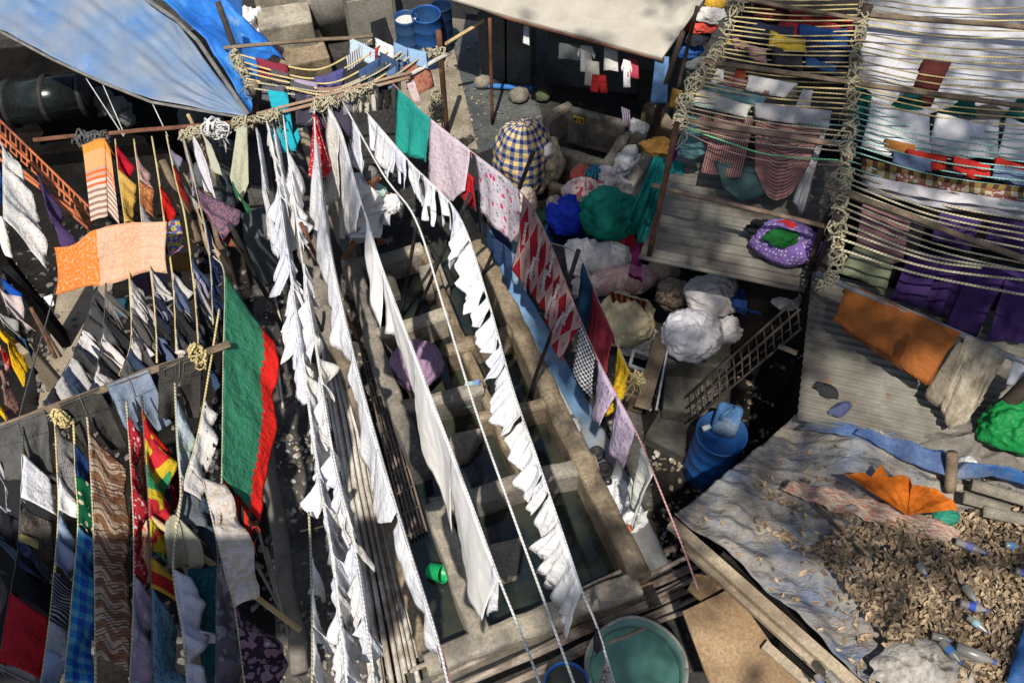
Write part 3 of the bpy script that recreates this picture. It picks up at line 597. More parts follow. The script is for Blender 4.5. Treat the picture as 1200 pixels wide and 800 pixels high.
def loft(name, a, b_, mat, n=40, m=20, amp=.03, fr=1.5, parent=None, thick=.006, fo=None):
    """surface between two 3-D outlines"""
    A = arc([tuple(P(*p)) for p in a], n); B = arc([tuple(P(*p)) for p in b_], n)
    def f(u, v):
        i = min(n, int(round(u*n))); p = V(A[i]).lerp(V(B[i]), v); k = noise.noise(p*fr)*amp+noise.noise(p*fr*3+V((5, 1, 2)))*amp*.4
        if fo: k += fo(u, v)
        return p+V((0, 0, k))
    mbx = MB().grid(f, n, m, lambda u, v: (u*3, v*3)); o = mbx.build(name, mat, parent, True)
    md = o.modifiers.new('thickness', 'SOLIDIFY'); md.thickness = thick; md.offset = -1; return o
tp = empty('tarpaulin', P(150, 60, 2.7), 'big faded blue tarpaulin roof stretched at the top left corner', 'tarpaulin')
loft('sheet', [(-60, 5, 2.75), (0, 34, 2.7), (60, 66, 2.65), (120, 94, 2.62), (178, 117, 2.6), (292, 137, 2.5)], [(-60, -90, 3.0), (20, -80, 3.0), (90, -60, 3.0), (150, -25, 2.95), (205, 22, 2.8), (290, 135, 2.5)], TARP.m, 80, 44, .07, 1.4, tp, .006, lambda u, v: .03*sin(u*26+v*9)*v*(1-v)*2+.02*sin(v*30+u*14)*noise.noise(V((u*4, v*4, 1)))*2)
MB().tube([P(150, -22, 2.98), P(175, 2, 2.92), P(205, 22, 2.85), P(232, 48, 2.78), P(262, 92, 2.66), P(291, 134, 2.54)], .025, 6).build('rolled_seam', rough_mat('tarp_seam', (.09, .09, .085), (.2, .2, .19), 6, .8), tp, True)
MB().tube([P(-60, 8, 2.72), P(0, 37, 2.67), P(60, 69, 2.62), P(120, 97, 2.59), P(178, 120, 2.57), P(290, 139, 2.47)], .018, 6).build('hem', rough_mat('tarp_hem', (.12, .11, .1), (.22, .21, .19), 6, .8), tp, True)
bt = tag(loft('tarpaulin', [(292, 137, 2.45), (272, 95, 2.55), (240, 45, 2.7), (205, 15, 2.8), (170, -20, 2.9), (165, -40, 2.9)], [(293, 134, 2.43), (296, 100, 2.35), (318, 66, 2.2), (335, 70, 1.9), (275, 10, 2.4), (240, -40, 2.8)], BTARP.m, 40, 20, .12, 2.4), 'creased bright blue tarpaulin folded down behind the faded one', 'tarpaulin')
cloth('blue_rag', 'dark blue cloth bundled at the very top beside the tarpaulin', 'cloth', cloth_mat('plain', (.03, .1, .3)), 1.9, [(262, -12), (286, -10)], [(268, 22), (284, 34)], fold=.1, kf=5)
for i, (x0, y0, z0, x1, y1, z1) in enumerate([(101, 92, 2.55, 145, 160, 2.5), (120, 98, 2.55, 146, 158, 2.5), (178, 120, 2.55, 197, 160, 2.45)]):
    Rope(['thin lilac cord from the tarpaulin hem down to the rusty rail, the left one', 'thin lilac cord from the tarpaulin hem down to the rusty rail, the middle one', 'thin white cord from the tarpaulin hem down to the rusty rail'][i], [(x0, y0, z0), (x1, y1, z1)], ROPE_W, .007, 'cord', cat='cord')
# dark machinery below the tarpaulin
mc = empty('washing_machine', P(60, 115, .8), 'dark shiny horizontal drum machine in the shade under the tarpaulin', 'machine')
DK = rough_mat('dark_glossy_steel', (.012, .016, .016), (.04, .048, .045), 2, .22, metal=.6, bump=.1)
MB().tube([P(15, 122, 1.0), P(102, 110, 1.0)], .3, 32).build('drum', DK, mc, True)
for k in (0, .5, 1):
    p = P(lerp(15, 102, k), lerp(122, 110, k), 1.0); MB().tube([p+V((-.03, 0, 0)), p+V((.03, .004, 0))], .33, 32).build('ring', BLACK, mc, True)
MB().box(P(60, 130, .5), (1.6, .3, .8), rz=.1).build('stand', DARK, mc)
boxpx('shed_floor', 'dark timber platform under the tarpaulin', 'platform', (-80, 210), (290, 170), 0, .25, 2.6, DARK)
for i, (x, y, z, r) in enumerate([(140, 128, .8, .16), (118, 120, .7, .2), (150, 140, .9, .1)]):
    tag(blob(P(x, y, z), (r, r, r*1.1), nz=.3, fr=2.4, seed=i+40, sub=14).build('sack', cloth_mat('plain', (.10, .10, .095), tr=0), None, True), ['grey sack in the shade, middle of the three under the tarpaulin', 'grey sack in the shade beside the drum machine', 'small grey sack in the shade nearest the rail'][i], 'sack')
for i, (x, y, r) in enumerate([(238, 150, .3), (262, 190, .26), (250, 225, .25)]):
    tag(blob(P(x, y, .5), (r, r, .5), nz=.3, fr=1.8, seed=i+60, sub=18, folds=5).build('covered_heap', cloth_mat('plain', (.085, .095, .105), tr=0), None, True), f'slate grey covered heap behind the rail, {["farthest", "middle", "nearest"][i]} of three', 'heap')
# orange truss stair, top left
tr = empty('truss', P(50, 220, 1.6), 'orange rusty steel lattice truss slanting down at the left edge', 'truss')
T0, T1 = P(-30, 112, 2.3), P(106, 244, 1.9); off = V((0, 0, -.02)); Bm0, Bm1 = P(-30, 140, 2.25), P(108, 264, 1.8)
M0, M1 = P(-30, 131, 2.3), P(106, 254, 1.85)
for a, b_, r in ((T0, T1, .014), (M0, M1, .014), (P(-30, 165, 2.2), P(106, 262, 1.8), .02), (P(-30, 150, 2.2), P(104, 268, 1.75), .018)): MB().tube([a, b_], r, 6).build('chord', ORUST, tr, True)
for k in range(11):
    t = (k+.5)/11; a = T0.lerp(T1, t); c2 = Bm0.lerp(Bm1, t); e = T0.lerp(T1, t+.05); f2 = Bm0.lerp(Bm1, t+.05)
    MB().tube([a, c2], .011, 5).build('upright', ORUST, tr, True); MB().tube([e, f2], .011, 5).build('upright', ORUST, tr, True); MB().tube([a.lerp(c2, .5), e.lerp(f2, .5)], .01, 5).build('rung', ORUST, tr, True); MB().tube([a.lerp(c2, .95), e.lerp(f2, .95)], .01, 5).build('rung', ORUST, tr, True)
# ================= RIGHT-HAND STRUCTURES =================
CORR = rough_mat('corrugated_asbestos', (.11, .105, .09), (.21, .20, .165), .9, .7, c3=(.085, .075, .06), dirt=(.16, .1, .06), bump=.2, mott=.3)
def corrugated(label, c, n_r, mat, name='corrugated_roof', amp=.024, parent=None):
    """c: corners bl, br, tr, tl (x, y, z)"""
    bl, br, trr, tl = [P(*k) for k in c]
    def f(u, v): return bl.lerp(br, u).lerp(tl.lerp(trr, u), v)+V((0, 0, sin(v*n_r*2*pi)*amp+noise.noise(V((u*3, v*3, 1)))*.02))
    o = MB().grid(f, 16, n_r*8, lambda u, v: (u, v)).build(name, mat, parent, True)
    md = o.modifiers.new('thickness', 'SOLIDIFY'); md.thickness = .008
    return tag(o, label, 'roof') if label else o
corrugated('grey corrugated roof sheet below the pink striped cloths, with the purple bundle on it', [(748, 303, 2.15), (942, 343, 2.15), (992, 190, 2.25), (800, 165, 2.25)], 15, CORR)
corrugated('grey corrugated roof sheet under the hanging rust-brown cloth', [(934, 492, 2.12), (1112, 533, 2.12), (1330, 400, 2.3), (952, 318, 2.3)], 21, CORR)
# shed bodies under the roofs
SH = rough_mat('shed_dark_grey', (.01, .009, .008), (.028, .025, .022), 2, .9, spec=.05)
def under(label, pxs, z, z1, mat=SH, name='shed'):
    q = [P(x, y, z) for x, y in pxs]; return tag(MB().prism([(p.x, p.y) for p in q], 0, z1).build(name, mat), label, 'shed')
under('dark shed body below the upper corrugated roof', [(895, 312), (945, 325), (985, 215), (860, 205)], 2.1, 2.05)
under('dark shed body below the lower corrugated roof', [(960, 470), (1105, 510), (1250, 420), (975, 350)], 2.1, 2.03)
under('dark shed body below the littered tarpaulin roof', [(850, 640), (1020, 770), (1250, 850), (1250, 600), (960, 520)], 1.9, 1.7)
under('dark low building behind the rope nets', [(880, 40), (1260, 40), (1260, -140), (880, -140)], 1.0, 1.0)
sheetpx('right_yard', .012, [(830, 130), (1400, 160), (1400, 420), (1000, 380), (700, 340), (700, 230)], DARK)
sheetpx('right_yard', .014, [(740, 400), (1000, 360), (1000, 700), (780, 700)], rough_mat('yard_near_black', (.006, .006, .005), (.028, .025, .022), 1.4, .8, spec=.05))  # near-black ground sheet in the right-hand gap
# steps and blocks in the gap
STP = rough_mat('grey_green_step', (.035, .034, .03), (.095, .09, .075), 2, .85)
for i, (p0, p1, z0, h, d) in enumerate([((768, 462), (842, 470), 0, .75, .5), ((770, 500), (846, 512), 0, .45, .5), ((752, 520), (800, 545), 0, .2, .5)]):
    boxpx('concrete_step', f'dark concrete step beside the steel truss stair, {["highest", "middle", "lowest"][i]} of three', 'step', p0, p1, z0, h, d, STP, 'dark steps', .03)
tag(MB().bar(P(752, 478, .55), P(777, 392, 1.0), .17, .03).build('plank', WOOD), 'weathered brown plank leaning beside the white frame', 'plank')
tag(MB().bar(P(769, 480, .5), P(782, 410, 1.0), .02, .02).build('strip', rough_mat('pale_strip', (.3, .33, .36), (.45, .48, .5), 3, .5)), 'thin pale strip along the leaning plank', 'strip')
wf = empty('frame', P(748, 425, .5), 'white painted frame lying by the leaning plank', 'frame')
WP = rough_mat('white_paint_dull', (.4, .42, .43), (.55, .56, .56), 4, .7); q = [P(738, 428, .6), P(743, 410, .6), P(765, 418, .6), P(760, 436, .6)]
for a, b_ in zip(q, q[1:]+q[:1]): MB().bar(a, b_, .035, .03).build('rail', WP, wf)
cr = empty('crate', P(742, 468, .0), 'small brown wooden crate by the foot of the leaning plank', 'crate')
ca, cb = P(730, 478, .1), P(752, 484, .1)
for k in range(4): boxpx('board', None, None, (730, 478-k*7.5), (752, 484-k*7.5), .12+.0*k, .3, .045, WOOD, bevel=.004, parent=cr)
# steel truss stair in the gap
ts = empty('truss', P(870, 440, 1.4), 'dark steel lattice stair slanting down from the thick brown post', 'stair')
SJ = rough_mat('grey_brown_steel', (.03, .022, .018), (.075, .06, .05), 6, .7)
a0, a1, b0, b1 = P(938, 362, 2.2), P(812, 473, 1.0), P(940, 384, 2.1), P(812, 492, .9)
for a, b_ in ((a0, a1), (b0, b1), (a0+V((0, .14, .0)), a1+V((0, .14, 0)))): MB().tube([a, b_], .014, 6).build('chord', SJ, ts, True)
for k in range(14):
    t = (k+.3)/14; p = a0.lerp(a1, t); q2 = b0.lerp(b1, t); MB().tube([p, q2], .009, 5).build('upright', SJ, ts, True); MB().tube([p.lerp(q2, .5), a0.lerp(a1, t+.05).lerp(b0.lerp(b1, t+.05), .5)], .008, 5).build('rung', SJ, ts, True)
    MB().tube([p, p+V((0, .14, 0))], .008, 5).build('tread', SJ, ts, True)
MB().tube([P(912, 405, 2.05), P(934, 414, 2.05)], .03, 6).build('end_pipe', SJ, ts, True)
# posts and poles of the rope frames
vpost('thin dark rusty post at the left corner of the pink cloth frame', (760, 304), 2.1, (796, 145), .028)
Bp = P(925, 413, 2.0); Tp = vert(1000, 236, Bp)
post('thick dark brown post between the two corrugated roofs', P(925, 413, .3), P(986, 252, 3.2), .07, rough_mat('dark_red_brown', (.035, .022, .02), (.07, .045, .038), 5, .7), 'post', 'post')
post('dark post behind the knotted rope column, beside the clear plastic strip', P(940, 330, 2.0), P(978, 232, 3.1), .035, DARKW, 'post', 'post')
post('thick dark post leaning at the right edge above the green sack', P(1150, 503, 2.1), P(1215, 440, 2.9), .07, DARKW, 'post', 'post')
post('slim dark post at the right end of the awning, the taller one', P(757, 170, 0.6), P(800, 38, 2.6), .035, DARKW, 'post', 'post'); post('slim dark post beside the red bundle at the awning end', P(793, 110, 1.2), P(817, 8, 2.5), .025, DARKW, 'post', 'post')
post('rusty steel post standing in the alley behind the denim', P(765, 200, .1), P(775, 118, 1.4), .03, RUST, 'post', 'post')
RP = rough_mat('rusty_brown_pipe', (.13, .085, .06), (.24, .17, .12), 5, .65)
for lab, a, b_, r, m in [
 ('thick rusty pipe across the pink striped cloths, upper of the two', (792, 140, 3.15), (1000, 172, 3.15), .032, RP),
 ('rusty pipe across the corrugated roof above the purple bundle', (764, 216, 2.9), (968, 266, 2.9), .024, RP),
 ('grey pole across the rope nets at the level of the white bed sheets', (822, 72, 3.2), (1235, 130, 3.2), .028, WOOD),
 ('grey pole across the top right corner over the white sheets', (1004, 16, 3.2), (1240, 36, 3.2), .03, WOOD),
 ('grey pole across the top of the left rope net', (842, -6, 3.2), (1010, 24, 3.2), .026, WOOD),
 ('grey timber slanting across the tan ropes at the right', (966, 216, 3.25), (1230, 315, 3.2), .03, WOOD),
 ('grey pole carrying the rust-brown and beige cloths', (958, 320, 2.85), (1230, 438, 2.85), .028, rough_mat('grey_pole', (.12, .13, .14), (.2, .21, .22), 4, .6)),
 ('pole carrying the small net, along the top behind the steps', (262, 56, 2.6), (438, 42, 2.6), .024, WOOD),
 ('rusty rail along the far ends of the left ropes', (40, 164, 2.5), (292, 142, 2.5), .026, RUST),
 ('pale rusty double rail above the white washing', (296, 141, 2.5), (480, 90, 2.5), .022, rough_mat('pale_rusty_pipe', (.26, .16, .1), (.38, .27, .19), 5, .6)),
 ('second pale rusty rail just above the other', (300, 134, 2.56), (482, 84, 2.56), .018, rough_mat('pale_rusty_pipe_b', (.26, .16, .1), (.38, .27, .19), 5, .6)),
 ('bleached pipe joining the small rope net to the brown post', (478, 88, 2.5), (524, 64, 2.4), .025, PIPE)]:
    post(lab, P(*a), P(*b_), r, m, 'pole', 'pole', jog=.02)
post('square-topped old timber post at the left end of the small net', P(298, 160, .3), P(297, 100, 2.65), .06, WOOD, 'post', 'post')
post('dark timber standing up in front of the blue tarpaulin', P(285, 85, 2.3), P(255, 2, 3.0), .035, DARKW, 'post', 'post')
# ---- rope nets ----
knots('knotted rope mass along the left edge of the big rope net, upper part', [P(866, -8, 3.2), P(850, 40, 3.2), P(828, 80, 3.2)], None, .07, 26)
knots('knotted rope mass along the left edge of the big rope net, lower part', [P(825, 80, 3.2), P(806, 112, 3.2), P(794, 150, 3.15)], None, .07, 34)
knots('knotted rope column between the two big rope nets, upper part', [P(1014, 0, 3.2), P(1004, 60, 3.2), P(998, 110, 3.2)], None, .06, 34)
knots('knotted rope column between the two big rope nets, middle part', [P(998, 110, 3.2), P(994, 170, 3.2), P(988, 215, 3.2)], None, .065, 34)
knots('knotted tan rope column over the thick brown post', [P(988, 205, 3.2), P(984, 240, 3.2), P(980, 300, 3.1), P(972, 330, 3.0)], None, .07, 40)
post('grey timber inside the knotted rope column, upper', P(1012, 10, 3.16), P(996, 120, 3.16), .035, WOOD, 'timber', 'timber'); post('grey timber inside the knotted rope column, lower', P(996, 125, 3.16), P(982, 300, 3.1), .035, WOOD, 'timber', 'timber')
post('dark timber block end where the corner pole meets the ropes', P(1008, 26, 3.12), P(1018, 6, 3.3), .06, DARKW, 'timber', 'timber')
rn = random.Random(5)
LX = [(868, -20), (862, 0), (850, 40), (830, 78), (810, 104), (798, 128), (792, 146)]
RXL = [(1014, -20), (1010, 10), (1004, 60), (998, 110), (995, 165), (990, 178)]
NL = 32; la = arc(LX, NL); ra = arc(RXL, NL)
for i in range(NL+1):
    (x0, y0), (x1, y1) = la[i], ra[i]; zone = y0
    m = ROPE_Y if zone < 112 else (ROPE_T if i % 3 else ROPE_G); x1 += rn.uniform(-4, 4); sg = rn.uniform(.06, .2)
    mx, my = lerp(x0, x1, .45), lerp(y0, y1, .5)
    Rope(f'clothes rope of the upper right net, {ORD[i] if i < 30 else ["thirty-first", "thirty-second", "thirty-third"][i-30]} from the top', [(x0, y0+rn.uniform(-1, 1), 3.2), (mx, my+2+sg*16, 3.2-sg), (x1, y1+rn.uniform(-1, 1), 3.2)], m, .009 if m is not ROPE_Y else .0105, 'net_rope', 'ropes of the upper right net', 5)
yy = []; y = -14
while y < 118: yy.append((y, ROPE_Y)); y += rn.choice([6, 7, 8, 11])
while y < 196: yy.append((y, ROPE_G)); y += rn.choice([5, 6, 7])
while y < 258: yy.append((y, ROPE_T)); y += rn.choice([6, 7, 8])
yy = yy[:41]
NUM = ORD+['thirty-first', 'thirty-second', 'thirty-third', 'thirty-fourth', 'thirty-fifth', 'thirty-sixth', 'thirty-seventh', 'thirty-eighth', 'thirty-ninth', 'fortieth', 'forty-first']
for i, (y, m) in enumerate(yy):
    k = max(0, y)/260; x0 = 1012-26*k; ye = y+12+k*54+(10 if y > 196 else 0); sg = rn.uniform(.05, .2)
    Rope(f'clothes rope of the far right net, {NUM[i]} from the top', [(x0, y, 3.2), (lerp(x0, 1225, .45), lerp(y, ye, .5)+3+sg*20, 3.2-sg), (1235, ye, 3.2)], m, .012 if m is ROPE_T else .0095, 'net_rope', 'ropes of the far right net', 6)
NB = {}
for i, (a, b_, c3) in enumerate([((988, 262, 3.2), (1090, 300, 3.1), (1235, 322, 3.2)), ((986, 270, 3.2), (1085, 304, 3.1), (1150, 314, 3.15)), ((985, 280, 3.2), (1090, 314, 3.1), (1235, 332, 3.2)), ((984, 292, 3.2), (1080, 322, 3.1), (1235, 352, 3.2))]):
    Rope(f'thick tan rope at the bottom of the far right net, {ORD[i]} of the lowest four', [a, b_, c3], ROPE_T, .0145, 'net_rope', 'thick tan ropes of the far right net')
Rope('bright green cord sagging across the pink striped cloths', [(793, 146, 3.1), (850, 166, 3.05), (905, 182, 3.0), (988, 188, 3.1)], ROPE_GR, .0095, 'cord', cat='cord')
Rope('thin pink cord sagging just below the bright green one', [(793, 150, 3.1), (850, 176, 3.0), (910, 190, 3.0), (985, 194, 3.1)], ROPE_P, .005, 'cord', cat='cord')
# ---- cloths on the nets ----
def cl(name, label, cat, mat, z, top, bot, shape='sheet', group=None, **k): return cloth(name, label, cat, mat, z, top, bot, shape, group, **k)
SHEET = cloth_mat('plain', (.50, .50, .52), tr=.15, rough=.32); PLS = N('translucent_plastic'); PLS.b.inputs['Base Color'].default_value = (.5, .5, .5, 1); PLS.b.inputs['Roughness'].default_value = .22; PLS.b.inputs['Alpha'].default_value = .75; PLS.bump(PLS.noise(PLS.n('TexCoord').outputs['Object'], 9, 5, .7), .8, .04)
g2 = 'white sheets on the far right net'
for i, (tpz, bt_, z) in enumerate([([(1012, -40), (1240, -30)], [(1000, 30), (1240, 46)], 3.0), ([(1010, 24), (1240, 38)], [(996, 118), (1070, 130), (1150, 124), (1240, 132)], 2.98)]):
    cl('bed_sheet', ['large glossy white sheet hanging at the top right corner', 'large glossy white sheet behind the far right ropes, with the brown cloth on it'][i], 'sheet', SHEET, z, tpz, bt_, group=g2, fold=.035, kf=.7, m=18)
for i, (x0, y0, x1, y1, dy) in enumerate([(1020, 118, 1089, 132, 56), (1097, 134, 1170, 142, 44), (1178, 140, 1246, 150, 44)]):
    cl('pillow_case', ['white cotton sheet below the pole, left of three in the row', 'white cotton sheet below the pole, middle of three in the row', 'white cotton sheet at the right edge below the pole'][i], 'sheet', cloth_mat('plain', (.6, .6, .61), tr=.2, rough=.6), 3.12, [(x0, y0), ((x0+x1)/2, (y0+y1)/2+5), (x1, y1)], [(x0-14, y0+dy), ((x0+x1)/2, y0+dy+8), (x1+3, y1+dy)], group='white cloths below the pole', fold=.03)
cl('brown_cloth', 'narrow dark brown cloth hanging over the big white sheet', 'cloth', cloth_mat('plain', (.10, .028, .022)), 3.1, [(1081, 72), (1114, 75)], [(1062, 120), (1092, 124)], fold=.04)
for i, (x0, x1, y0, y1, b0_, b1_, yb) in enumerate([(1001, 1022, 96, 112, 990, 1020, 160), (1063, 1078, 108, 112, 1034, 1082, 136), (1130, 1142, 114, 118, 1104, 1143, 140), (1192, 1204, 116, 118, 1168, 1210, 148)]):
    cl('green_cloth', f'dark green gathered cloth tied to the grey pole, {ORD[i]} from the left', 'cloth', cloth_mat('plain', (.008, .09, .07)), 3.06, [(x0, y0), (x1, y1)], [(b0_, yb-6), (b1_, yb)], group='dark green gathered cloths', fold=.04, kf=6)
# dark and coloured garments seen through upper-left net
cols = [(.05, .01, .01), (.22, .02, .02), (.012, .014, .03), (.012, .04, .14), (.55, .38, .05), (.02, .022, .03), (.35, .22, .2), (.03, .08, .2), (.2, .02, .03), (.05, .05, .055), (.015, .02, .05), (.5, .33, .04)]
nm = ['dark maroon', 'bright red', 'black', 'royal blue', 'mustard yellow', 'charcoal', 'dusty pink', 'mid blue', 'wine red', 'grey', 'navy', 'golden']
dat = [(884, 6, 935, 12, 12, 0), (900, 8, 1000, 24, 12, 1), (872, 22, 930, 34, 22, 2), (936, 30, 996, 36, 20, 3), (902, 38, 944, 48, 12, 4), (852, 52, 890, 62, 20, 5), (858, 44, 898, 60, 12, 6), (944, 48, 992, 58, 16, 10), (912, 24, 950, 30, 12, 8), (905, 56, 940, 66, 14, 9), (944, 66, 980, 76, 8, 7), (850, 46, 870, 56, 10, 11)]
for i, (x0, y0, x1, y1, dy, ci) in enumerate(dat):
    cl('garment', f'{nm[ci]} garment glimpsed through the upper right rope net', 'garment', cloth_mat('plain', cols[ci]), 3.12-.02*(i % 3), [(x0, y0), ((x0+x1)/2, (y0+y1)/2+3), (x1, y1)], [(x0-2, y0+dy+4), (x1+2, y1+dy+5)], group='garments in the upper right net', fold=.05, kf=3)
for i, (x0, y0, x1, y1, dy) in enumerate([(852, 66, 1000, 94, 12), (860, 14, 1010, 30, 26), (850, 34, 1006, 56, 30)]):
    cl('dark_cloth', ['wide near-black cloth just above the long grey pole', 'wide near-black cloth at the top of the upper right net', 'wide near-black cloth in the middle of the upper right net'][i], 'cloth', cloth_mat('plain', (.014, .014, .02)), 2.95, [(x0, y0), (x1, y1)], [(x0-6, y0+dy), (x1, y1+dy)], fold=.05)
# middle cluster, pink striped cloths
PK = cloth_mat('stripeu', (.36, .20, .18), (.13, .06, .06), f=42); PK2 = cloth_mat('stripev', (.37, .20, .185), (.15, .07, .065), f=34)
CRM = cloth_mat('plain', (.50, .48, .43)); CRM2 = cloth_mat('plain', (.42, .41, .40))
for args in [
 ('striped_cloth', 'pink cloth with fine upright stripes, straight hem', 'cloth', PK, 3.0, [(838, 132), (884, 140)], [(820, 204), (868, 212)]),
 ('striped_cloth', 'pink striped cloth hanging in a deep rounded drape', 'cloth', PK2, 3.05, [(884, 134), (965, 150)], [(884, 200), (900, 232), (908, 236), (930, 222), (950, 190)]),
 ('striped_cloth', 'narrow pink striped cloth left of the straight-hemmed one', 'cloth', PK, 2.95, [(818, 126), (836, 130)], [(818, 168), (832, 172)]),
 ('teal_cloth', 'crumpled teal-grey plastic cloth at the left corner of the frame', 'cloth', cloth_mat('plain', (.09, .18, .19), rough=.4), 2.9, [(800, 134), (818, 140)], [(794, 178), (812, 184), (828, 180)]),
 ('teal_cloth', 'dark teal cloth below the pink striped ones', 'cloth', cloth_mat('plain', (.05, .10, .10), rough=.5), 2.65, [(836, 190), (896, 200)], [(848, 222), (868, 236), (898, 226)]),
 ('cream_cloth', 'cream cloth folded over the ropes above the pink stripes, left', 'cloth', CRM, 3.16, [(812, 104), (880, 126)], [(812, 124), (876, 138)]),
 ('cream_cloth', 'cream cloth folded over the ropes above the pink stripes, right', 'cloth', CRM2, 3.16, [(884, 122), (974, 132)], [(884, 138), (970, 154)]),
 ('striped_cloth', 'pale pink cloth behind the cream ones, high in the frame', 'cloth', PK2, 3.1, [(836, 86), (918, 106)], [(834, 98), (916, 116)]),
 ('teal_cloth', 'light teal cloth between the pale pink and cream ones', 'cloth', cloth_mat('plain', (.16, .29, .31)), 3.12, [(815, 94), (898, 116)], [(818, 108), (898, 128)]),
 ('white_cloth', 'white cloth draped below the long grey pole, centre', 'cloth', cloth_mat('plain', (.6, .58, .55)), 3.16, [(877, 90), (934, 100)], [(872, 106), (920, 116)]),
 ('white_cloth', 'white trousers hanging from the left end of the frame', 'cloth', cloth_mat('plain', (.6, .58, .55)), 3.16, [(840, 82), (848, 84)], [(832, 98), (848, 100)]),
 ('rust_cloth', 'rust red cloth beside the white trousers', 'cloth', cloth_mat('plain', (.3, .06, .03)), 3.14, [(862, 82), (874, 84)], [(856, 94), (872, 98)]),
 ('white_cloth', 'white cloth hanging twisted at the right of the frame', 'cloth', CRM, 3.14, [(940, 106), (952, 108)], [(930, 128), (948, 132)])]:
    cl(*args, fold=.035, kf=3)
tag(cl('plastic_strip', None, None, PLS.m, 3.1, [(960, 132), (974, 134)], [(926, 242), (940, 250)], fold=.05, kf=5), 'strip of crumpled clear plastic hanging right of the pink drape', 'plastic')
# lower right group
FL1 = cloth_mat('blotch', (.42, .38, .3), (.2, .12, .03), (.06, .02, .015), (.45, .42, .33), f=9); FLB = cloth_mat('check', (.40, .36, .27), (.2, .13, .04), (.06, .03, .02), f=9)
for args in [
 ('printed_cloth', 'long brown and mustard checked cloth folded over the tan ropes', 'cloth', FLB, 3.2, [(1008, 186), (1060, 200), (1120, 212), (1235, 226)], [(1004, 204), (1060, 214), (1120, 224), (1235, 238)]),
 ('printed_cloth', 'brown and white patterned cloth just below the mustard check', 'cloth', cloth_mat('blotch', (.45, .4, .38), (.22, .08, .05), (.4, .36, .34), f=16), 3.17, [(1048, 204), (1120, 218), (1235, 232)], [(1048, 214), (1120, 228), (1235, 244)]),
 ('white_cloth', 'long white cloth edge folded over the tan ropes', 'cloth', cloth_mat('plain', (.55, .53, .54)), 3.14, [(1010, 206), (1090, 222), (1235, 244)], [(1010, 218), (1090, 234), (1235, 254)]),
 ('white_cloth', 'second long greyish white cloth edge below the first', 'cloth', cloth_mat('plain', (.42, .41, .44)), 3.08, [(1010, 212), (1090, 228), (1235, 250)], [(1008, 224), (1090, 242), (1235, 262)]),
 ('mauve_shirt', 'dusty mauve shirt hanging below the tan ropes', 'shirt', cloth_mat('plain', (.22, .115, .125)), 2.95, [(1010, 240), (1068, 256)], [(1000, 294), (1030, 316), (1058, 306)]),
 ('olive_cloth', 'olive grey garment below the mauve shirt', 'garment', cloth_mat('plain', (.17, .19, .12)), 2.7, [(1000, 290), (1050, 300)], [(980, 318), (1016, 330), (1040, 344)]),
 ('black_cloth', 'wide black cloth hanging behind the purple garments', 'cloth', cloth_mat('plain', (.01, .01, .012), tr=0), 2.62, [(1060, 262), (1235, 300)], [(1040, 344), (1110, 378), (1235, 410)]),
 ]: cl(*args, fold=.035, kf=2)
PUR = cloth_mat('plain', (.05, .025, .105))
for i, (a, b_, c3, d) in enumerate([((1066, 292), (1104, 302), (1042, 348), (1082, 362)), ((1104, 298), (1146, 308), (1082, 358), (1116, 372)), ((1140, 304), (1184, 316), (1104, 384), (1146, 396)), ((1180, 316), (1235, 328), (1154, 398), (1200, 404)), ((1100, 250), (1150, 258), (1090, 282), (1140, 296)), ((1160, 256), (1220, 262), (1150, 290), (1210, 300))]):
    cl('purple_garment', ['purple garment leftmost below the ropes, next to the olive one', 'purple garment second from the left below the ropes', 'purple garment third from the left, longest', 'purple garment at the right edge below the ropes', 'purple garment seen between the tan ropes, left', 'purple garment seen between the tan ropes, right'][i], 'garment', PUR, 2.78 if i < 4 else 2.95, [a, b_], [c3, d], group='purple garments', fold=.09, kf=2.5)
for i, (x0, y0, x1, y1, dy, c, lb) in enumerate([(1036, 164, 1072, 172, 10, (.3, .12, .03), 'orange-brown cloth just below the white sheets'), (1062, 176, 1110, 186, 12, (.4, .03, .02), 'red cloth among dark ones, left'), (1116, 184, 1160, 196, 14, (.45, .03, .025), 'red cloth among dark ones, middle'), (1166, 186, 1200, 196, 12, (.42, .03, .02), 'red cloth among dark ones, right'), (1046, 178, 1092, 190, 12, (.14, .19, .3), 'light blue cloth above the mustard check'), (1164, 196, 1225, 206, 12, (.14, .19, .3), 'light blue cloth near the right edge'), (1020, 160, 1235, 190, 34, (.014, .014, .018), 'wide black cloth between white sheets and mustard check')]):
    cl('garment', lb, 'garment', cloth_mat('plain', c), 3.12-.25*(i == 6), [(x0, y0), (x1, y1)], [(x0-2, y0+dy), ((x0+x1)/2, (y0+y1)/2+dy+6), (x1, y1+dy)], fold=.04, kf=3)
R1 = Rope('', [(970, 323, 2.86), (1090, 376, 2.86), (1235, 438, 2.86)], show=False)
cl('rust_cloth', 'rust-brown cloth folded over the grey pole, hanging over corrugated sheet', 'cloth', cloth_mat('plain', (.26, .085, .022), tr=.1), R1, [(992, 333), (1060, 363), (1124, 394)], [(972, 377), (1030, 410), (1060, 438), (1088, 451)], fold=.03, kf=1.2)
cl('rust_cloth', 'lower back layer of the rust-brown cloth on the pole', 'cloth', cloth_mat('plain', (.15, .05, .015), tr=.1), 2.82, [(1000, 340), (1120, 394)], [(985, 388), (1050, 425), (1090, 452)], fold=.03, kf=1.2)  # same cloth as the front; its shading is put into a darker colour
cl('beige_cloth', 'stiff beige cloth draped over the grey pole beside the rust-brown one', 'cloth', cloth_mat('dirty', (.42, .37, .28), (.22, .18, .12), f=5), R1, [(1130, 396), (1182, 414)], [(1102, 466), (1110, 506), (1132, 500), (1148, 470)], fold=.045, kf=3)
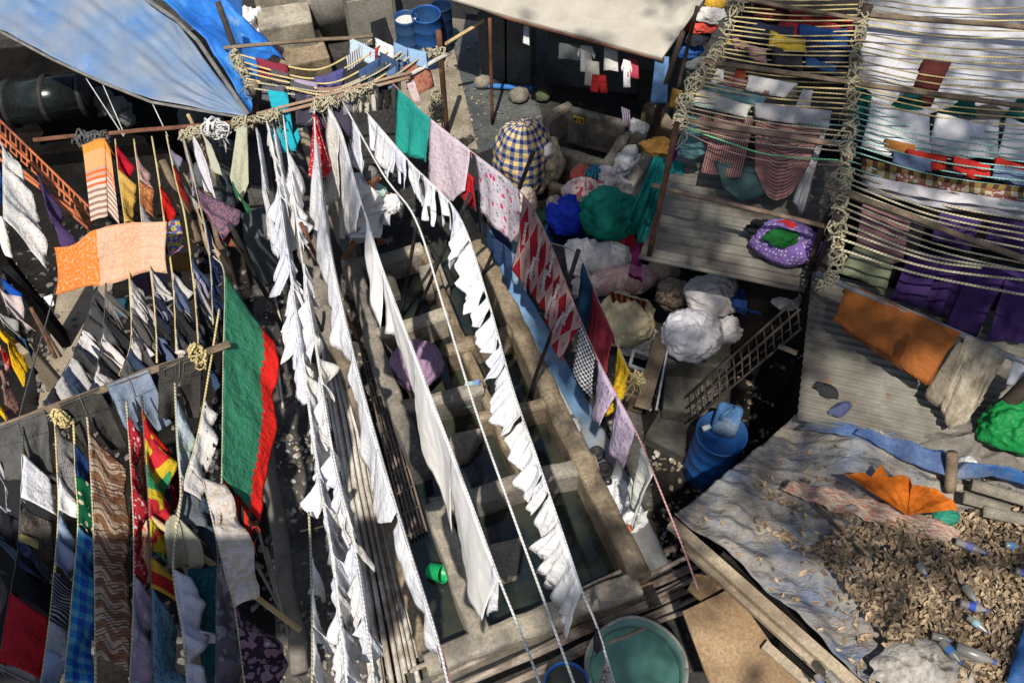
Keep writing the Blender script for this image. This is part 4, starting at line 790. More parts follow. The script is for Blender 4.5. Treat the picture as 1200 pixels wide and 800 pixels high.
cl('beige_cloth', 'darker beige cloth hanging behind the stiff beige one', 'cloth', cloth_mat('dirty', (.27, .23, .17), (.15, .12, .09), f=5), 2.8, [(1122, 400), (1140, 408)], [(1082, 462), (1104, 474)], fold=.04, kf=3)
cl('white_cloth', 'small white cloth over the pole at the right edge', 'cloth', cloth_mat('plain', (.6, .6, .62)), R1, [(1188, 420), (1235, 436)], [(1178, 450), (1215, 452)], fold=.03)
# ---- bags and bundles ----
def bag(name, label, x, y, z, R, mat, seed=0, nz=.16, kn=(0, -.3, 1), sub=26, flat=.3, rot=0, cat='bundle', folds=0):
    e = blob(P(x, y, z), R, Matrix.Rotation(rot, 3, 'Z'), nz, 1.5, sub, seed, flat, folds, kn); return tag(e.build(name, mat, None, True), label, cat)
WBAG = cloth_mat('dirty', (.52, .50, .5), (.38, .36, .36), f=3, tr=0, rough=.45)
bag('sack', 'plump white sack under the corrugated edge, uppermost of the white sacks', 838, 346, 1.2, (.36, .25, .21), WBAG, 1, kn=(.1, .5, 1))
bag('sack', 'big white knotted sack nearest the concrete steps', 810, 393, 1.0, (.35, .3, .31), cloth_mat('plain', (.55, .54, .57), tr=0, rough=.45), 2, .14, (-.1, -.45, .9), 34)
bag('sack', 'smaller white sack behind the big knotted one', 850, 386, .85, (.2, .17, .2), WBAG, 3, kn=(.6, -.3, .4)); bag('sack', 'dim grey sack at the right of the white ones', 872, 370, .8, (.13, .15, .16), cloth_mat('plain', (.25, .25, .24), tr=0), 4)
bag('sack', 'cream cotton bundle with dark red bits poking out', 732, 376, .8, (.36, .3, .32), cloth_mat('dirty', (.52, .44, .28), (.4, .33, .2), f=2, tr=0), 5, .15, (-.1, .6, .8), 34)
for i, (x, y) in enumerate([(724, 348), (746, 354)]): cloth('printed_rag', ['dark red patterned rag on the cream bundle, left', 'dark red patterned rag on the cream bundle, right'][i], 'rag', cloth_mat('stripeu', (.03, .012, .01), (.22, .05, .02), f=22), 1.15, [(x-10, y-6), (x+12, y)], [(x-4, y+12), (x+10, y+14)], fold=.04)
bag('bolster', 'pale pink rolled bundle lying before the rusty post', 730, 328, .85, (.42, .2, .2), cloth_mat('blotch', (.5, .36, .33), (.42, .27, .25), (.52, .42, .38), f=7, tr=0), 6, .08, (1, 0, 0), rot=.12)
bag('sack', 'white sack above the pink roll, rounded', 712, 304, .9, (.3, .24, .22), WBAG, 7); bag('sack', 'crumpled white sheet heap left of the white sack', 684, 302, .8, (.26, .24, .3), cloth_mat('plain', (.55, .54, .53), tr=0), 8, .35, sub=34); bag('sack', 'low white cloth heap before the pink roll', 700, 338, .55, (.32, .22, .26), WBAG, 9, .3)
bag('bundle', 'red cloth heap between the green bundle and the pink roll', 724, 298, .8, (.34, .2, .22), cloth_mat('plain', (.22, .012, .015), tr=0), 10, .35, folds=5, sub=30)
bag('bundle', 'big dark green cloth bundle in the middle of the heap', 716, 254, 1.1, (.38, .32, .34), cloth_mat('plain', (.006, .14, .105), tr=0, rough=.6), 11, .2, (-.5, -.3, .7), 34)
bag('bundle', 'bright blue bundle of washing on the blue barrel', 664, 252, 1.0, (.27, .24, .25), cloth_mat('plain', (.01, .03, .36), tr=0, rough=.5), 12, .16, (.1, .2, 1), 30); bag('bundle_filling', 'striped beige cloth poking out of the bright blue bundle', 674, 238, 1.14, (.12, .1, .08), cloth_mat('stripeu', (.4, .34, .26), (.2, .15, .1), f=26, tr=0), 13, .3); bag('bundle_filling', 'beige cloth lump at the left top of the bright blue bundle', 650, 238, 1.15, (.1, .09, .09), cloth_mat('stripeu', (.42, .37, .3), (.25, .2, .14), f=20, tr=0), 14, .3)
bag('bundle', 'red and white patterned bundle above the blue one', 684, 226, 1.0, (.26, .2, .2), cloth_mat('blotch', (.42, .07, .08), (.55, .45, .42), (.4, .06, .08), f=7, tr=0), 15, .25); bag('bundle', 'coral red bundle at the top left of the heap', 682, 206, .95, (.15, .13, .14), cloth_mat('plain', (.45, .1, .08), tr=0), 16, .25)
bag('bundle', 'cyan striped cloth lump in the heap', 696, 206, 1.0, (.13, .12, .13), cloth_mat('stripeu', (.03, .24, .33), (.02, .05, .09), f=18, tr=0), 17, .3); bag('bundle', 'white garments heaped at the top of the heap', 710, 208, 1.0, (.17, .13, .13), WBAG, 18, .4); bag('bundle', 'clear plastic bag of whites beside the green bundle', 722, 220, .95, (.2, .16, .16), cloth_mat('plain', (.42, .4, .39), tr=0, rough=.25), 19, .3, sub=30)
bag('bundle', 'white plastic wad inside the concrete pen', 732, 192, .4, (.3, .26, .16), cloth_mat('plain', (.4, .42, .44), tr=0, rough=.3), 21, .4, sub=34); bag('bundle', 'whitish heap in the far corner of the pens', 748, 152, .6, (.16, .14, .12), cloth_mat('plain', (.45, .46, .46), tr=0), 22, .5, sub=26)
bag('bundle', 'ochre yellow cloth folded on the pen wall', 772, 172, 1.2, (.24, .14, .1), cloth_mat('plain', (.4, .21, .05), tr=0), 23, .35, folds=4, sub=26)
cloth('teal_drape', 'dark teal pleated cloth hanging beside the green bundle', 'cloth', cloth_mat('plain', (.006, .15, .14), tr=.05, rough=.6), 2.3, [(766, 184), (802, 192)], [(736, 250), (748, 284), (776, 290), (794, 262)], fold=.11, kf=6, n=40, m=24)
cloth('purple_cloth', 'short magenta cloth behind the teal drape', 'cloth', cloth_mat('plain', (.14, .02, .14)), 2.3, [(792, 166), (800, 168)], [(784, 192), (798, 196)], fold=.04)
cloth('purple_sock', 'dark magenta garments dangling over the pink roll', 'garment', cloth_mat('zones', (.11, .012, .07), (.12, .015, .08), (.3, .1, .2), (.1, .01, .06), f=2.2), 1.9, [(744, 286), (750, 288)], [(736, 324), (754, 330)], fold=.05, kf=5)
cloth('striped_cloth', 'lilac striped cloth on the corner of the number slab', 'cloth', cloth_mat('stripeu', (.35, .3, .38), (.12, .1, .15), f=30), .95, [(728, 126), (738, 130)], [(730, 150), (740, 148)], fold=.03)
cloth('ochre_cloth', 'ochre cloth hanging behind the denim', 'cloth', cloth_mat('plain', (.4, .24, .05)), 1.7, [(788, 104), (800, 108)], [(782, 124), (794, 130)], fold=.04)
# laundry heap by the awning right corner
for i, (x, y, z, R, c, lb) in enumerate([(832, 18, 1.9, (.2, .14, .1), (.55, .53, .5), 'white folded heap on the stack by the rope net'), (822, 30, 1.75, (.22, .14, .1), (.5, .07, .05), 'coral red cloth in the stack by the rope net'), (815, 44, 1.6, (.2, .13, .1), (.02, .02, .03), 'black cloth in the stack by the rope net'), (806, 58, 1.4, (.2, .13, .12), (.02, .08, .25), 'blue cloth in the stack by the rope net'), (812, 74, 1.2, (.2, .13, .12), (.1, .11, .11), 'grey cloth low in the stack by the rope net'), (838, 4, 2.0, (.14, .1, .08), (.5, .3, .04), 'yellow cloth on top of the stack by the rope net')]):
    bag('cloth_stack', lb, x, y, z, R, cloth_mat('plain', c, tr=0), 30+i, .3, folds=5)
bag('bundle', 'dark navy bundle in the shade left of the cream one', 696, 362, .45, (.24, .22, .22), cloth_mat('plain', (.02, .03, .06), tr=0), 151, .2)
bag('bundle', 'grey plastic sheet heap below the cream bundle', 752, 402, .4, (.3, .2, .16), cloth_mat('plain', (.3, .3, .29), tr=0, rough=.4), 152, .35, sub=30)
bag('bundle', 'brown patterned bundle in the dark below the corrugated edge', 790, 346, .9, (.22, .18, .22), cloth_mat('blotch', (.16, .12, .09), (.25, .2, .15), (.1, .07, .06), f=9, tr=0), 153, .25)
bag('bundle', 'maroon bundle in the dark behind the white sacks', 868, 338, 1.0, (.26, .2, .2), cloth_mat('plain', (.12, .02, .03), tr=0), 154, .25)
bag('bundle', 'dark green bundle low in front of the blue barrel', 640, 262, .4, (.2, .2, .2), cloth_mat('plain', (.02, .06, .04), tr=0), 155, .25)
bag('bundle', 'beige sack at the foot of the rusty corner post', 776, 318, .8, (.2, .18, .2), cloth_mat('dirty', (.4, .35, .27), (.25, .2, .15), f=4, tr=0), 156, .2)
# purple bundle on the roof
pb = bag('bundle', 'purple white-flecked cloth bundle lying open on the corrugated roof', 921, 284, 2.35, (.36, .25, .2), cloth_mat('dots', (.17, .10, .30), (.42, .38, .5), f=26, tr=0), 24, .12, (-.3, .1, 1), 30, rot=-.15)
for i, (x, y, c, r) in enumerate([(915, 278, (.01, .09, .02), .12), (918, 265, (.4, .02, .02), .08), (896, 268, (.01, .012, .012), .13), (948, 270, (.01, .01, .012), .11)]):
    bag('cloth_wad', ['dark green cloth inside the purple bundle', 'red cloth inside the purple bundle', 'black and red cloth left of the purple bundle', 'black cloth at the right top of the purple bundle'][i], x, y, 2.53 if i < 2 else 2.4, (r*1.4, r*.8, r*.6), cloth_mat('plain', c, tr=0), 80+i, .4)
bag('sack', 'pale lilac sack under the roof edge right of the white sacks', 922, 350, 1.6, (.16, .14, .12), WBAG, 44); bag('sack', 'dark blue cloth heap under the roof edge', 890, 352, 1.3, (.3, .2, .16), cloth_mat('plain', (.008, .025, .1), tr=0), 45, .3)
bag('sack', 'bright green plastic sack at the right edge under the leaning post', 1200, 500, 2.4, (.36, .25, .24), cloth_mat('plain', (.01, .17, .04), tr=0, rough=.35), 46, .22, (.3, 0, 1), 34, cat='sack')
for i, (x, y, w_) in enumerate([(968, 456, .1), (986, 478, .09)]): tag(heap(P(x, y, 2.17), w_*1.3, .05, 50+i, ell=.55, rot=-.5+i).build('rag', cloth_mat('plain', [(.02, .02, .022), (.05, .06, .12)][i], tr=0), None, True), ['black rag lying on the lower corrugated roof', 'dark blue rag lying on the lower corrugated roof'][i], 'rag')
# plaid heap
pl_ = empty('covered_heap', P(612, 210, 0), 'tall heap covered with a yellow and navy plaid sheet', 'covered heap')
blob(P(613, 184, .75), (.40, .34, .62), None, .2, 1.3, 34, 71, .12, 0, None).build('plaid_sheet', cloth_mat('check', (.62, .44, .17), (.16, .17, .22), (.015, .03, .13), f=7.5, tr=0), pl_, True)
blob(P(634, 192, .55), (.3, .3, .45), None, .25, 2, 26, 72, .1).build('cream_cloth', cloth_mat('dirty', (.42, .36, .25), (.25, .2, .13), f=4, tr=0), pl_, True); blob(P(638, 176, .95), (.12, .12, .13), None, .2, 2, 16, 73, .1).build('white_sack', cloth_mat('plain', (.55, .53, .5), tr=0), pl_, True)
bag('sack', 'whitish crumpled sack between the plaid heap and the floral sheet', 617, 236, .5, (.14, .14, .2), cloth_mat('dirty', (.5, .46, .4), (.3, .2, .15), f=5, tr=0), 74, .3)
tag(boxpx('plank', None, None, (748, 120), (772, 118), 0, .5, .2, DARKW), 'dark timber baulk below the awning corner', 'timber')
# ---- littered tarpaulin roof ----
RT = N('dusty_blue_tarpaulin'); tc = RT.n('TexCoord').outputs['Object']; mp = RT.n('Mapping'); mp.inputs['Rotation'].default_value = (0, 0, radians(38)); mp.inputs['Scale'].default_value = (.8, 2.2, 1); RT.l(tc, mp.inputs[0])
a_ = RT.ramp(RT.noise(tc, 2.2, 8, .72), [(.36, (.07, .095, .15)), (.5, (.15, .15, .15)), (.6, (.25, .215, .165))]); a_ = RT.mix(RT.ramp(RT.noise(mp.outputs[0], 1.6, 7, .7), [(.46, 0.), (.66, .6)]), a_, (.22, .185, .14)); a_ = RT.mix(RT.ramp(RT.noise(mp.outputs[0], 3.1, 6, .7), [(.64, 0.), (.70, .8)]), a_, (.08, .06, .045))
RT.l(RT.mix(RT.ramp(RT.noise(tc, 16, 6, .8), [(.52, 0.), (.66, .8)]), a_, (.10, .08, .055)), RT.b.inputs['Base Color'])
RT.b.inputs['Roughness'].default_value = .6; RT.bump(RT.math('ADD', RT.math('ABSOLUTE', RT.math('SUBTRACT', RT.noise(mp.outputs[0], 2.2, 5, .6), .5)), RT.math('MULTIPLY', RT.noise(tc, 20, 5, .7), .15)), .9, .12)
rt = empty('tarpaulin_roof', P(1000, 640, 2.0), 'low roof of dusty grey-blue tarpaulin littered with leaves, bottom right', 'roof')
def rfo(u, v): return -.09*abs(noise.noise(V((u*4+v*3, v*9-u*2, 2))))-.05*abs(noise.noise(V((u*9+v*6, v*20-u*5, 6))))+.04
loft('tarpaulin', [(790, 603, 1.98), (850, 650, 2.0), (930, 720, 2.0), (1025, 812, 2.0), (1080, 870, 2.0)], [(930, 488, 1.95), (1010, 500, 2.05), (1120, 545, 2.08), (1260, 560, 2.1), (1460, 800, 2.1)], RT.m, 130, 90, .15, 2.2, rt, .01, rfo)
PLY = rough_mat('pale_plywood', (.28, .225, .155), (.42, .345, .24), 3, .8, c3=(.2, .15, .1)); BRD = rough_mat('brown_plywood', (.22, .14, .075), (.36, .25, .14), 2.5, .75, c3=(.15, .09, .05))
MB().bar(P(786, 612, 1.93), P(1030, 828, 1.93), .10, .08).build('edge_board', PLY, rt, False, .004); MB().bar(P(800, 640, 1.86), P(1020, 838, 1.86), .06, .06).build('edge_board', PLY, rt, False, .004)
tag(slab([(800, 716), (858, 688), (935, 798), (955, 850), (850, 850)], 1.75, .03, 'plywood_board', BRD), 'sunlit brown plywood board lying below the tarpaulin roof edge', 'board')
tag(slab([(806, 690), (815, 672), (845, 676), (850, 686), (822, 704)], 1.65, .03, 'plywood_offcut', BRD), 'small brown plywood offcut above the sunlit board', 'board')
tag(MB().bar(P(895, 755, 1.8), P(960, 812, 1.8), .08, .05).build('batten', PLY), 'pale batten beside the brown plywood board', 'batten'); tag(MB().bar(P(900, 725, 1.7), P(965, 790, 1.7), .05, .05).build('batten', WOOD), 'grey batten close under the edge boards', 'batten')
# blue tarp scraps along the upper edge
for i, a in enumerate([([(936, 500, 2.12), (1000, 512, 2.16), (1106, 545, 2.2)], [(950, 488, 2.05), (1010, 498, 2.1), (1112, 530, 2.15)]), ([(1000, 508, 2.2), (1110, 560, 2.2)], [(1010, 500, 2.3), (1115, 532, 2.3)]), ([(1112, 562, 2.2), (1160, 560, 2.25), (1240, 580, 2.2)], [(1130, 540, 2.3), (1160, 545, 2.4), (1240, 568, 2.3)]), ([(1180, 800, 2.25), (1190, 760, 2.25), (1200, 730, 2.25)], [(1240, 810, 2.3), (1240, 770, 2.35), (1240, 726, 2.3)])]):
    tag(loft('tarpaulin_scrap', *a, rough_mat('blue_tarp_scrap', (.015, .07, .22), (.04, .13, .32), 5, .5, c3=(.12, .14, .18)) if i > 1 else rough_mat('dull_blue_tarp', (.03, .06, .16), (.08, .13, .25), 4, .6, c3=(.15, .15, .15)), 24, 8, .08, 4), ['dull blue tarpaulin strip along the lower corrugated edge', 'folded dull blue tarpaulin below the corrugated roof corner', 'creased bright blue tarpaulin scrap at the right edge', 'bright blue tarpaulin corner at the bottom right edge'][i], 'tarpaulin')
post('grey timber stump standing beside the orange fan cloth', P(1113, 575, 2.1), P(1116, 530, 2.4), .05, WOOD, 'timber', 'timber'); 
tag(heap(P(1150, 520, 2.12), .5, .16, 90, n=60, fr=5, ell=.6).build('rubble', rough_mat('rubble_grey', (.12, .11, .095), (.22, .2, .17), 6, .9), None, True), 'heap of grey rubble at the foot of the leaning post', 'rubble')
for i, (x0, y0, x1, y1) in enumerate([(1136, 566, 1225, 590), (1128, 582, 1180, 596), (1150, 598, 1225, 612)]): post(f'grey bark log in the litter near the right edge, {["top", "middle", "lowest"][i]}', P(x0, y0, 2.2), P(x1, y1, 2.2), .055, rough_mat('log_grey', (.14, .12, .09), (.27, .24, .19), 5, .9), 'log', 'log', n=10, jog=.03)
# orange pleated cloth fan
OR = cloth_mat('dirty', (.62, .17, .02), (.45, .11, .012), f=9, tr=.3); hub = P(1062, 605, 2.24)
rimp = [(985, 560), (1003, 556), (1018, 562), (1028, 549), (1040, 562), (1056, 560), (1064, 561), (1064, 574), (1078, 570), (1087, 576), (1100, 578), (1106, 586), (1121, 598)]; rm = arc(rimp, 64); b = MB()
def fan(u, v):
    i = min(64, int(round(u*64))); p = hub.lerp(P(*rm[i], 2.3), v); return p+V((0, 0, (.035+.05*abs(((u*6.5) % 1)-.5)*2*v)+noise.noise(V((u*9, v*3, 1)))*.02))
b.grid(fan, 64, 16, lambda u, v: (u, v)); fo_ = tag(b.build('pleated_cloth', OR, None, False), 'orange pleated cloth spread like a fan on the leaf litter', 'cloth'); fo_.modifiers.new('thickness', 'SOLIDIFY').thickness = .004
tag(blob(P(1108, 606, 2.2), (.12, .07, .05), nz=.4, fr=3, sub=14, seed=91).build('plastic_bag', cloth_mat('plain', (.03, .2, .13), tr=0, rough=.3), None, True), 'small teal green plastic wad beside the orange fan', 'plastic bag')
tag(heap(P(1085, 782, 2.17), .42, .14, 92, n=60, ell=.5, rot=.1).build('plastic_bag', cloth_mat('dirty', (.36, .34, .31), (.2, .18, .15), f=7, tr=0, rough=.4), None, True), 'crumpled dirty white plastic sheet on the litter at the bottom edge', 'plastic bag')
tag(heap(P(1135, 545, 2.22), .09, .06, 93, fr=12).build('plastic_bag', cloth_mat('plain', (.5, .5, .5), tr=0, rough=.4), None, True), 'small white plastic wad by the blue tarpaulin scrap', 'plastic bag')
loftd = loft('ragged_cloth', [(915, 572, 2.1), (960, 592, 2.14), (1030, 612, 2.17), (1120, 640, 2.18)], [(930, 562, 2.13), (975, 572, 2.18), (1040, 590, 2.2), (1125, 622, 2.2)], cloth_mat('blotch', (.36, .3, .23), (.3, .14, .1), (.38, .33, .26), (.28, .24, .18), f=4, tr=0), 40, 8, .12, 5); tag(loftd, 'ragged cream cloth strip lying across the tarpaulin roof', 'cloth')
post('thin dark stick lying on the tarpaulin roof', P(955, 590, 2.15), P(1012, 650, 2.18), .014, DARKW, 'stick', 'stick')
# leaf litter
LM = N('dry_leaves'); oi = LM.n('TexCoord').outputs['UV']; wn = LM.n('TexWhiteNoise', noise_dimensions='2D'); LM.l(oi, wn.inputs['Vector']); LM.l(LM.ramp(wn.outputs['Value'], [(0, (.025, .018, .012)), (.3, (.10, .07, .04)), (.6, (.24, .165, .095)), (1, (.42, .32, .2))]), LM.b.inputs['Base Color']); LM.b.inputs['Roughness'].default_value = .75
from mathutils.bvhtree import BVHTree
tb_ = [o for o in rt.children if o.name.startswith('tarpaulin')][0].data; BV = BVHTree.FromPolygons([v_.co.copy() for v_ in tb_.vertices], [tuple(q_.vertices) for q_ in tb_.polygons])
rl = random.Random(11); poly = [(955, 640), (985, 618), (1130, 600), (1230, 590), (1230, 830), (1060, 830), (1040, 760), (1000, 700)]
def inside(x, y, pg):
    c = False
    for i in range(len(pg)):
        (x1, y1), (x2, y2) = pg[i], pg[i-1]
        if (y1 > y) != (y2 > y) and x < (x2-x1)*(y-y1)/(y2-y1)+x1: c = not c
    return c
b = MB(); k = 0
while k < 6500:
    x, y = rl.uniform(820, 1230), rl.uniform(500, 830); ins = inside(x, y, poly)
    if not ins and rl.random() > .012+(.22 if noise.noise(V(((x+y)*.006, (x*.8-y)*.045, 9))) > .22 and x > 880 and y > 560 else 0)+(.05 if inside(x, y, [(880, 560), (1000, 560), (1060, 800), (1010, 800)]) else 0): continue
    if x < 800+(y-600)*1.05 and y > 600: continue
    if ins and noise.noise(V((x*.02, y*.02, 3))) < -.28 and rl.random() < .7: continue
    s = rl.uniform(.017, .04)*(1+.5*(rl.random() < .1)); p = P(x, y, 2.12+rl.random()*.07+(.06*noise.noise(V((x*.03, y*.03, 0))) if ins else -.0))
    if not ins:
        ht = BV.ray_cast(C0, ray(x, y))[0]
        if ht is None: continue
        p = ht+V((0, 0, .008))
    tl_ = .7 if ins else .25; R3 = Matrix.Rotation(rl.uniform(0, 6.28), 3, 'Z')@Matrix.Rotation(rl.uniform(-tl_, tl_), 3, 'X')@Matrix.Rotation(rl.uniform(-.7, .7), 3, 'Y'); cu_ = rl.uniform(.2, .9)
    pr = [(-1, 0, 0), (-.4, .42, cu_*.3), (.4, .4, cu_*.3), (1.1, 0, cu_*.2), (.4, -.4, cu_*.3), (-.4, -.42, cu_*.3), (0, 0, -.05)]
    vs = [p+R3@(V(q)*s) for q in pr]; uvv = (rl.random(), rl.random()); b.add(vs, [(0, 6, 1), (1, 6, 2), (2, 6, 3), (3, 6, 4), (4, 6, 5), (5, 6, 0)], [uvv]*7); k += 1
tag(b.build('leaf_litter', LM.m), 'thick litter of dry brown leaves on the tarpaulin roof', 'leaves', None, 'stuff')
# bottles
def bottle(label, x, y, ang, L_, r, body, labc, z=2.24):
    c = P(x, y, z); e = empty('plastic_bottle', c, label, 'bottle', None); R3 = Matrix.Rotation(radians(ang), 3, 'Z')@Matrix.Rotation(radians(84), 3, 'Y')
    MB().lathe([(0.001, 0), (r*.9, 0), (r, .01), (r*.95, L_*.2), (r, L_*.22), (r, L_*.66), (r*.4, L_*.9), (r*.4, L_)], c, 16, R3).build('bottle_body', body, e, True)
    if labc: MB().lathe([(r*1.02, L_*.3), (r*1.02, L_*.55)], c, 16, R3).build('wrapper', rough_mat('wrapper', labc, tuple(k*1.4 for k in labc), 20, .5), e, True)
    MB().lathe([(r*.5, L_*.94), (r*.5, L_*1.02), (0.001, L_*1.02)], c, 12, R3).build('cap', rough_mat('bottle_cap', (.05, .08, .3), (.06, .1, .35), 3, .4), e, True)
PB_ = N('dusty_clear_plastic'); PB_.b.inputs['Base Color'].default_value = (.26, .25, .22, 1); PB_.b.inputs['Roughness'].default_value = .25; PB_.b.inputs['Transmission Weight'].default_value = .35
for i, (x, y, a, l_, w_, wr) in enumerate([(1125, 706, -20, .2, .035, (.03, .06, .3)), (1103, 750, -62, .2, .036, (.05, .15, .35)), (1120, 758, -25, .28, .045, None), (1130, 686, -70, .15, .032, None), (1120, 634, -28, .24, .032, (.12, .12, .3)), (1134, 722, -50, .17, .028, (.2, .35, .4)), (1092, 744, -20, .14, .03, None), (1178, 638, -10, .11, .03, (.03, .2, .45)), (1076, 660, -70, .11, .034, None), (957, 790, -75, .16, .03, (.1, .12, .2)), (970, 788, -60, .15, .035, None), (1190, 668, -20, .12, .03, (.1, .1, .35))]):
    bottle(['empty clear bottle with deep blue wrapper in the middle of the litter', 'empty bottle with light blue wrapper pointing down at the lower litter', 'large bare plastic bottle beside the light blue wrapped one', 'small bare bottle standing out above the deep blue wrapped one', 'long bottle with mauve wrapper below the orange fan', 'slim bottle with pale teal wrapper in the litter', 'short bare bottle left of the lower wrapped ones', 'short bottle with bright blue wrapper near the right edge', 'small bare bottle in the upper left of the litter', 'grey wrapped bottle under the edge boards, left', 'bare crushed bottle under the edge boards, right', 'short bottle with violet wrapper at the right edge'][i], x, y, a, l_, w_, PB_.m, wr)
# debris on the ledge
for i, (x, y, r) in enumerate([(699, 533, .085), (708, 552, .09), (712, 566, .045)]):
    o = MB().lathe([(0.001, 0), (r, 0), (r*1.05, .05), (r*.95, .07), (r*.55, .075), (r*.5, .03), (0.001, .03)], P(x, y, .57), 20).build('iron_pot', BLACK, None, True); tag(o, ['round black iron pot on the ledge, farthest of three', 'round black iron pot on the ledge, middle and widest', 'small black iron lid on the ledge'][i], 'pot')
for i, (x, y, r) in enumerate([(722, 574, .12), (737, 604, .14), (670, 498, .08)]):
    tag(heap(P(x, y, .56), r*1.35, .09, 100+i, fr=9).build('plastic_bag', cloth_mat('plain', (.55, .55, .56), tr=0, rough=.4), None, True), ['crumpled white plastic bag on the ledge near the pots', 'crumpled white plastic bag on the ledge below the cream cloth', 'small white scrap on the blue ledge above the pots'][i], 'plastic bag')
tag(blob(P(736, 619, .66), (.05, .04, .03), nz=.3, fr=3, sub=10, seed=110).build('wrapper', rough_mat('orange_wrapper', (.6, .1, .03), (.7, .2, .05), 4, .5), None, True), 'tiny orange wrapper on the ledge by the white bag', 'wrapper')
bag('bundle', 'lilac bundle of washing sitting in a wash pen', 489, 427, .62, (.30, .30, .24), cloth_mat('plain', (.25, .16, .24), tr=0), 120, .14, (-.2, -.4, .9), 34)
cloth('pastel_cloth', 'small pale green and blue cloth hanging over the pen divider', 'cloth', cloth_mat('uzones', (.33, .46, .42), (.18, .28, .52), f=3.2), .74, [(545, 448), (562, 445)], [(538, 475), (553, 476), (563, 464)], fold=.05)
# ================= SMALL ROPE NET, TOP LEFT OF CENTRE =================
knots('knotted rope mass at the left end of the small net', [P(272, 60, 2.65), P(284, 82, 2.65), P(296, 106, 2.6)], None, .05, 22)
knots('knotted rope ends on the double rail near the timber post', [P(300, 140, 2.55), P(330, 132, 2.55)], None, .06, 18); knots('thick knot of pale rope on the double rail', [P(372, 124, 2.56), P(392, 118, 2.56)], None, .06, 16)
knots('knotted ropes at the right end of the small net', [P(498, 64, 2.5), P(522, 60, 2.4)], None, .05, 16); knots('grey knotted rope on the double rail at the right', [P(405, 114, 2.56), P(440, 100, 2.55)], None, .05, 12)
NETS = []
for i, (a, mid, b_) in enumerate([((272, 62), (370, 82), (436, 46)), ((276, 70), (370, 92), (452, 50)), ((280, 78), (385, 98), (462, 55)), ((283, 84), (390, 104), (474, 58)), ((288, 92), (395, 112), (486, 62)), ((298, 104), (400, 116), (500, 62)), ((300, 97), (388, 107), (480, 60))]):
    NETS.append(Rope(f'yellowed clothes rope of the small curved net, {ORD[i]} from the back', [(a[0], a[1], 2.65), (lerp(a[0], mid[0], .5), lerp(a[1], mid[1], .62), 2.56), (mid[0], mid[1], 2.5), (lerp(mid[0], b_[0], .55), lerp(mid[1], b_[1], .42), 2.52), (b_[0], b_[1], 2.55)], ROPE_Y if i < 5 else ROPE_T, .013, 'net_rope', 'ropes of the small curved net', 6))
gc = [((300, 338), (.22, .03, .05), 'dark red', 0), ((318, 340), (.1, .09, .1), 'charcoal', 1), ((345, 372), (.35, .3, .4), 'lilac and white', 2), ((368, 404), (.08, .08, .22), 'indigo', 1), ((404, 430), (.5, .5, .5), 'striped white', 0), ((420, 446), (.05, .09, .2), 'navy', 2), ((340, 368), (.09, .09, .1), 'dark grey', 3), ((372, 400), (.3, .18, .14), 'brown pink', 3), ((404, 424), (.4, .36, .28), 'cream', 3), ((428, 452), (.06, .08, .1), 'slate', 3), ((452, 472), (.1, .16, .28), 'denim blue', 4), ((305, 335), (.1, .1, .12), 'grey black', 4), ((432, 444), (.4, .04, .03), 'scarlet', 1), ((360, 392), (.3, .28, .34), 'pale lilac', 5), ((400, 420), (.2, .2, .22), 'ash grey', 5)]
for i, ((x0, x1), c, nm_, ri) in enumerate(gc):
    r = NETS[ri]
    def yat(x):
        return min(r.px, key=lambda q: abs(q[0]-x))[1]
    cloth('garment', f'{nm_} garment hung in the small curved rope net', 'garment', cloth_mat('plain', c) if nm_ != 'striped white' else cloth_mat('stripeu', c, (.1, .1, .14), f=30), r, [(x0, yat(x0)), ((x0+x1)/2, yat((x0+x1)/2)), (x1, yat(x1))], [(x0+2, yat(x0)+20), (x1, yat(x1)+20)], group='garments in the small net', fold=.05, kf=4)
for i, (x0, y0, x1, y1, c, nm_) in enumerate([(408, 44, 440, 60, (.42, .52, .6), 'pale blue garment draped over the back corner of the small net'), (440, 46, 462, 56, (.6, .62, .65), 'white garment draped over the right of the small net'), (462, 50, 478, 58, (.2, .32, .5), 'light denim draped at the right end of the small net'), (478, 58, 500, 62, (.25, .38, .55), 'pale blue garment nearest the brown post'), (446, 62, 468, 74, (.04, .07, .14), 'dark blue garment under the pale blue ones')]):
    cloth('garment', nm_, 'garment', cloth_mat('plain', c), 2.58, [(x0, y0), (x1, y1)], [(x0+2, y0+18), (x1+2, y1+20)], fold=.05, kf=5)
RB = [r for r in NETS][5]
DN = cloth_mat('plain', (.055, .05, .075))
cloth('cyan_top', 'bright turquoise sleeved top hanging from the front rope of the small net', 'shirt', cloth_mat('plain', (.02, .36, .46)), RB, [(306, 106), (345, 112)], [(322, 180), (354, 178)], 'shirtup', fold=.03, kf=4)
for i, (x0, x1, y0, b0_, b1_, yb) in enumerate([(346, 368, 112, 347, 370, 148), (369, 388, 114, 366, 386, 152), (388, 408, 114, 390, 412, 158)]):
    cloth('dark_garment', f'dark plum garment hanging in front of the small net, {["left", "middle", "right"][i]} of three', 'garment', DN, RB, [(x0, y0), (x1, y0-1)], [(b0_, yb), (b1_, yb+1)], fold=.05, kf=4)
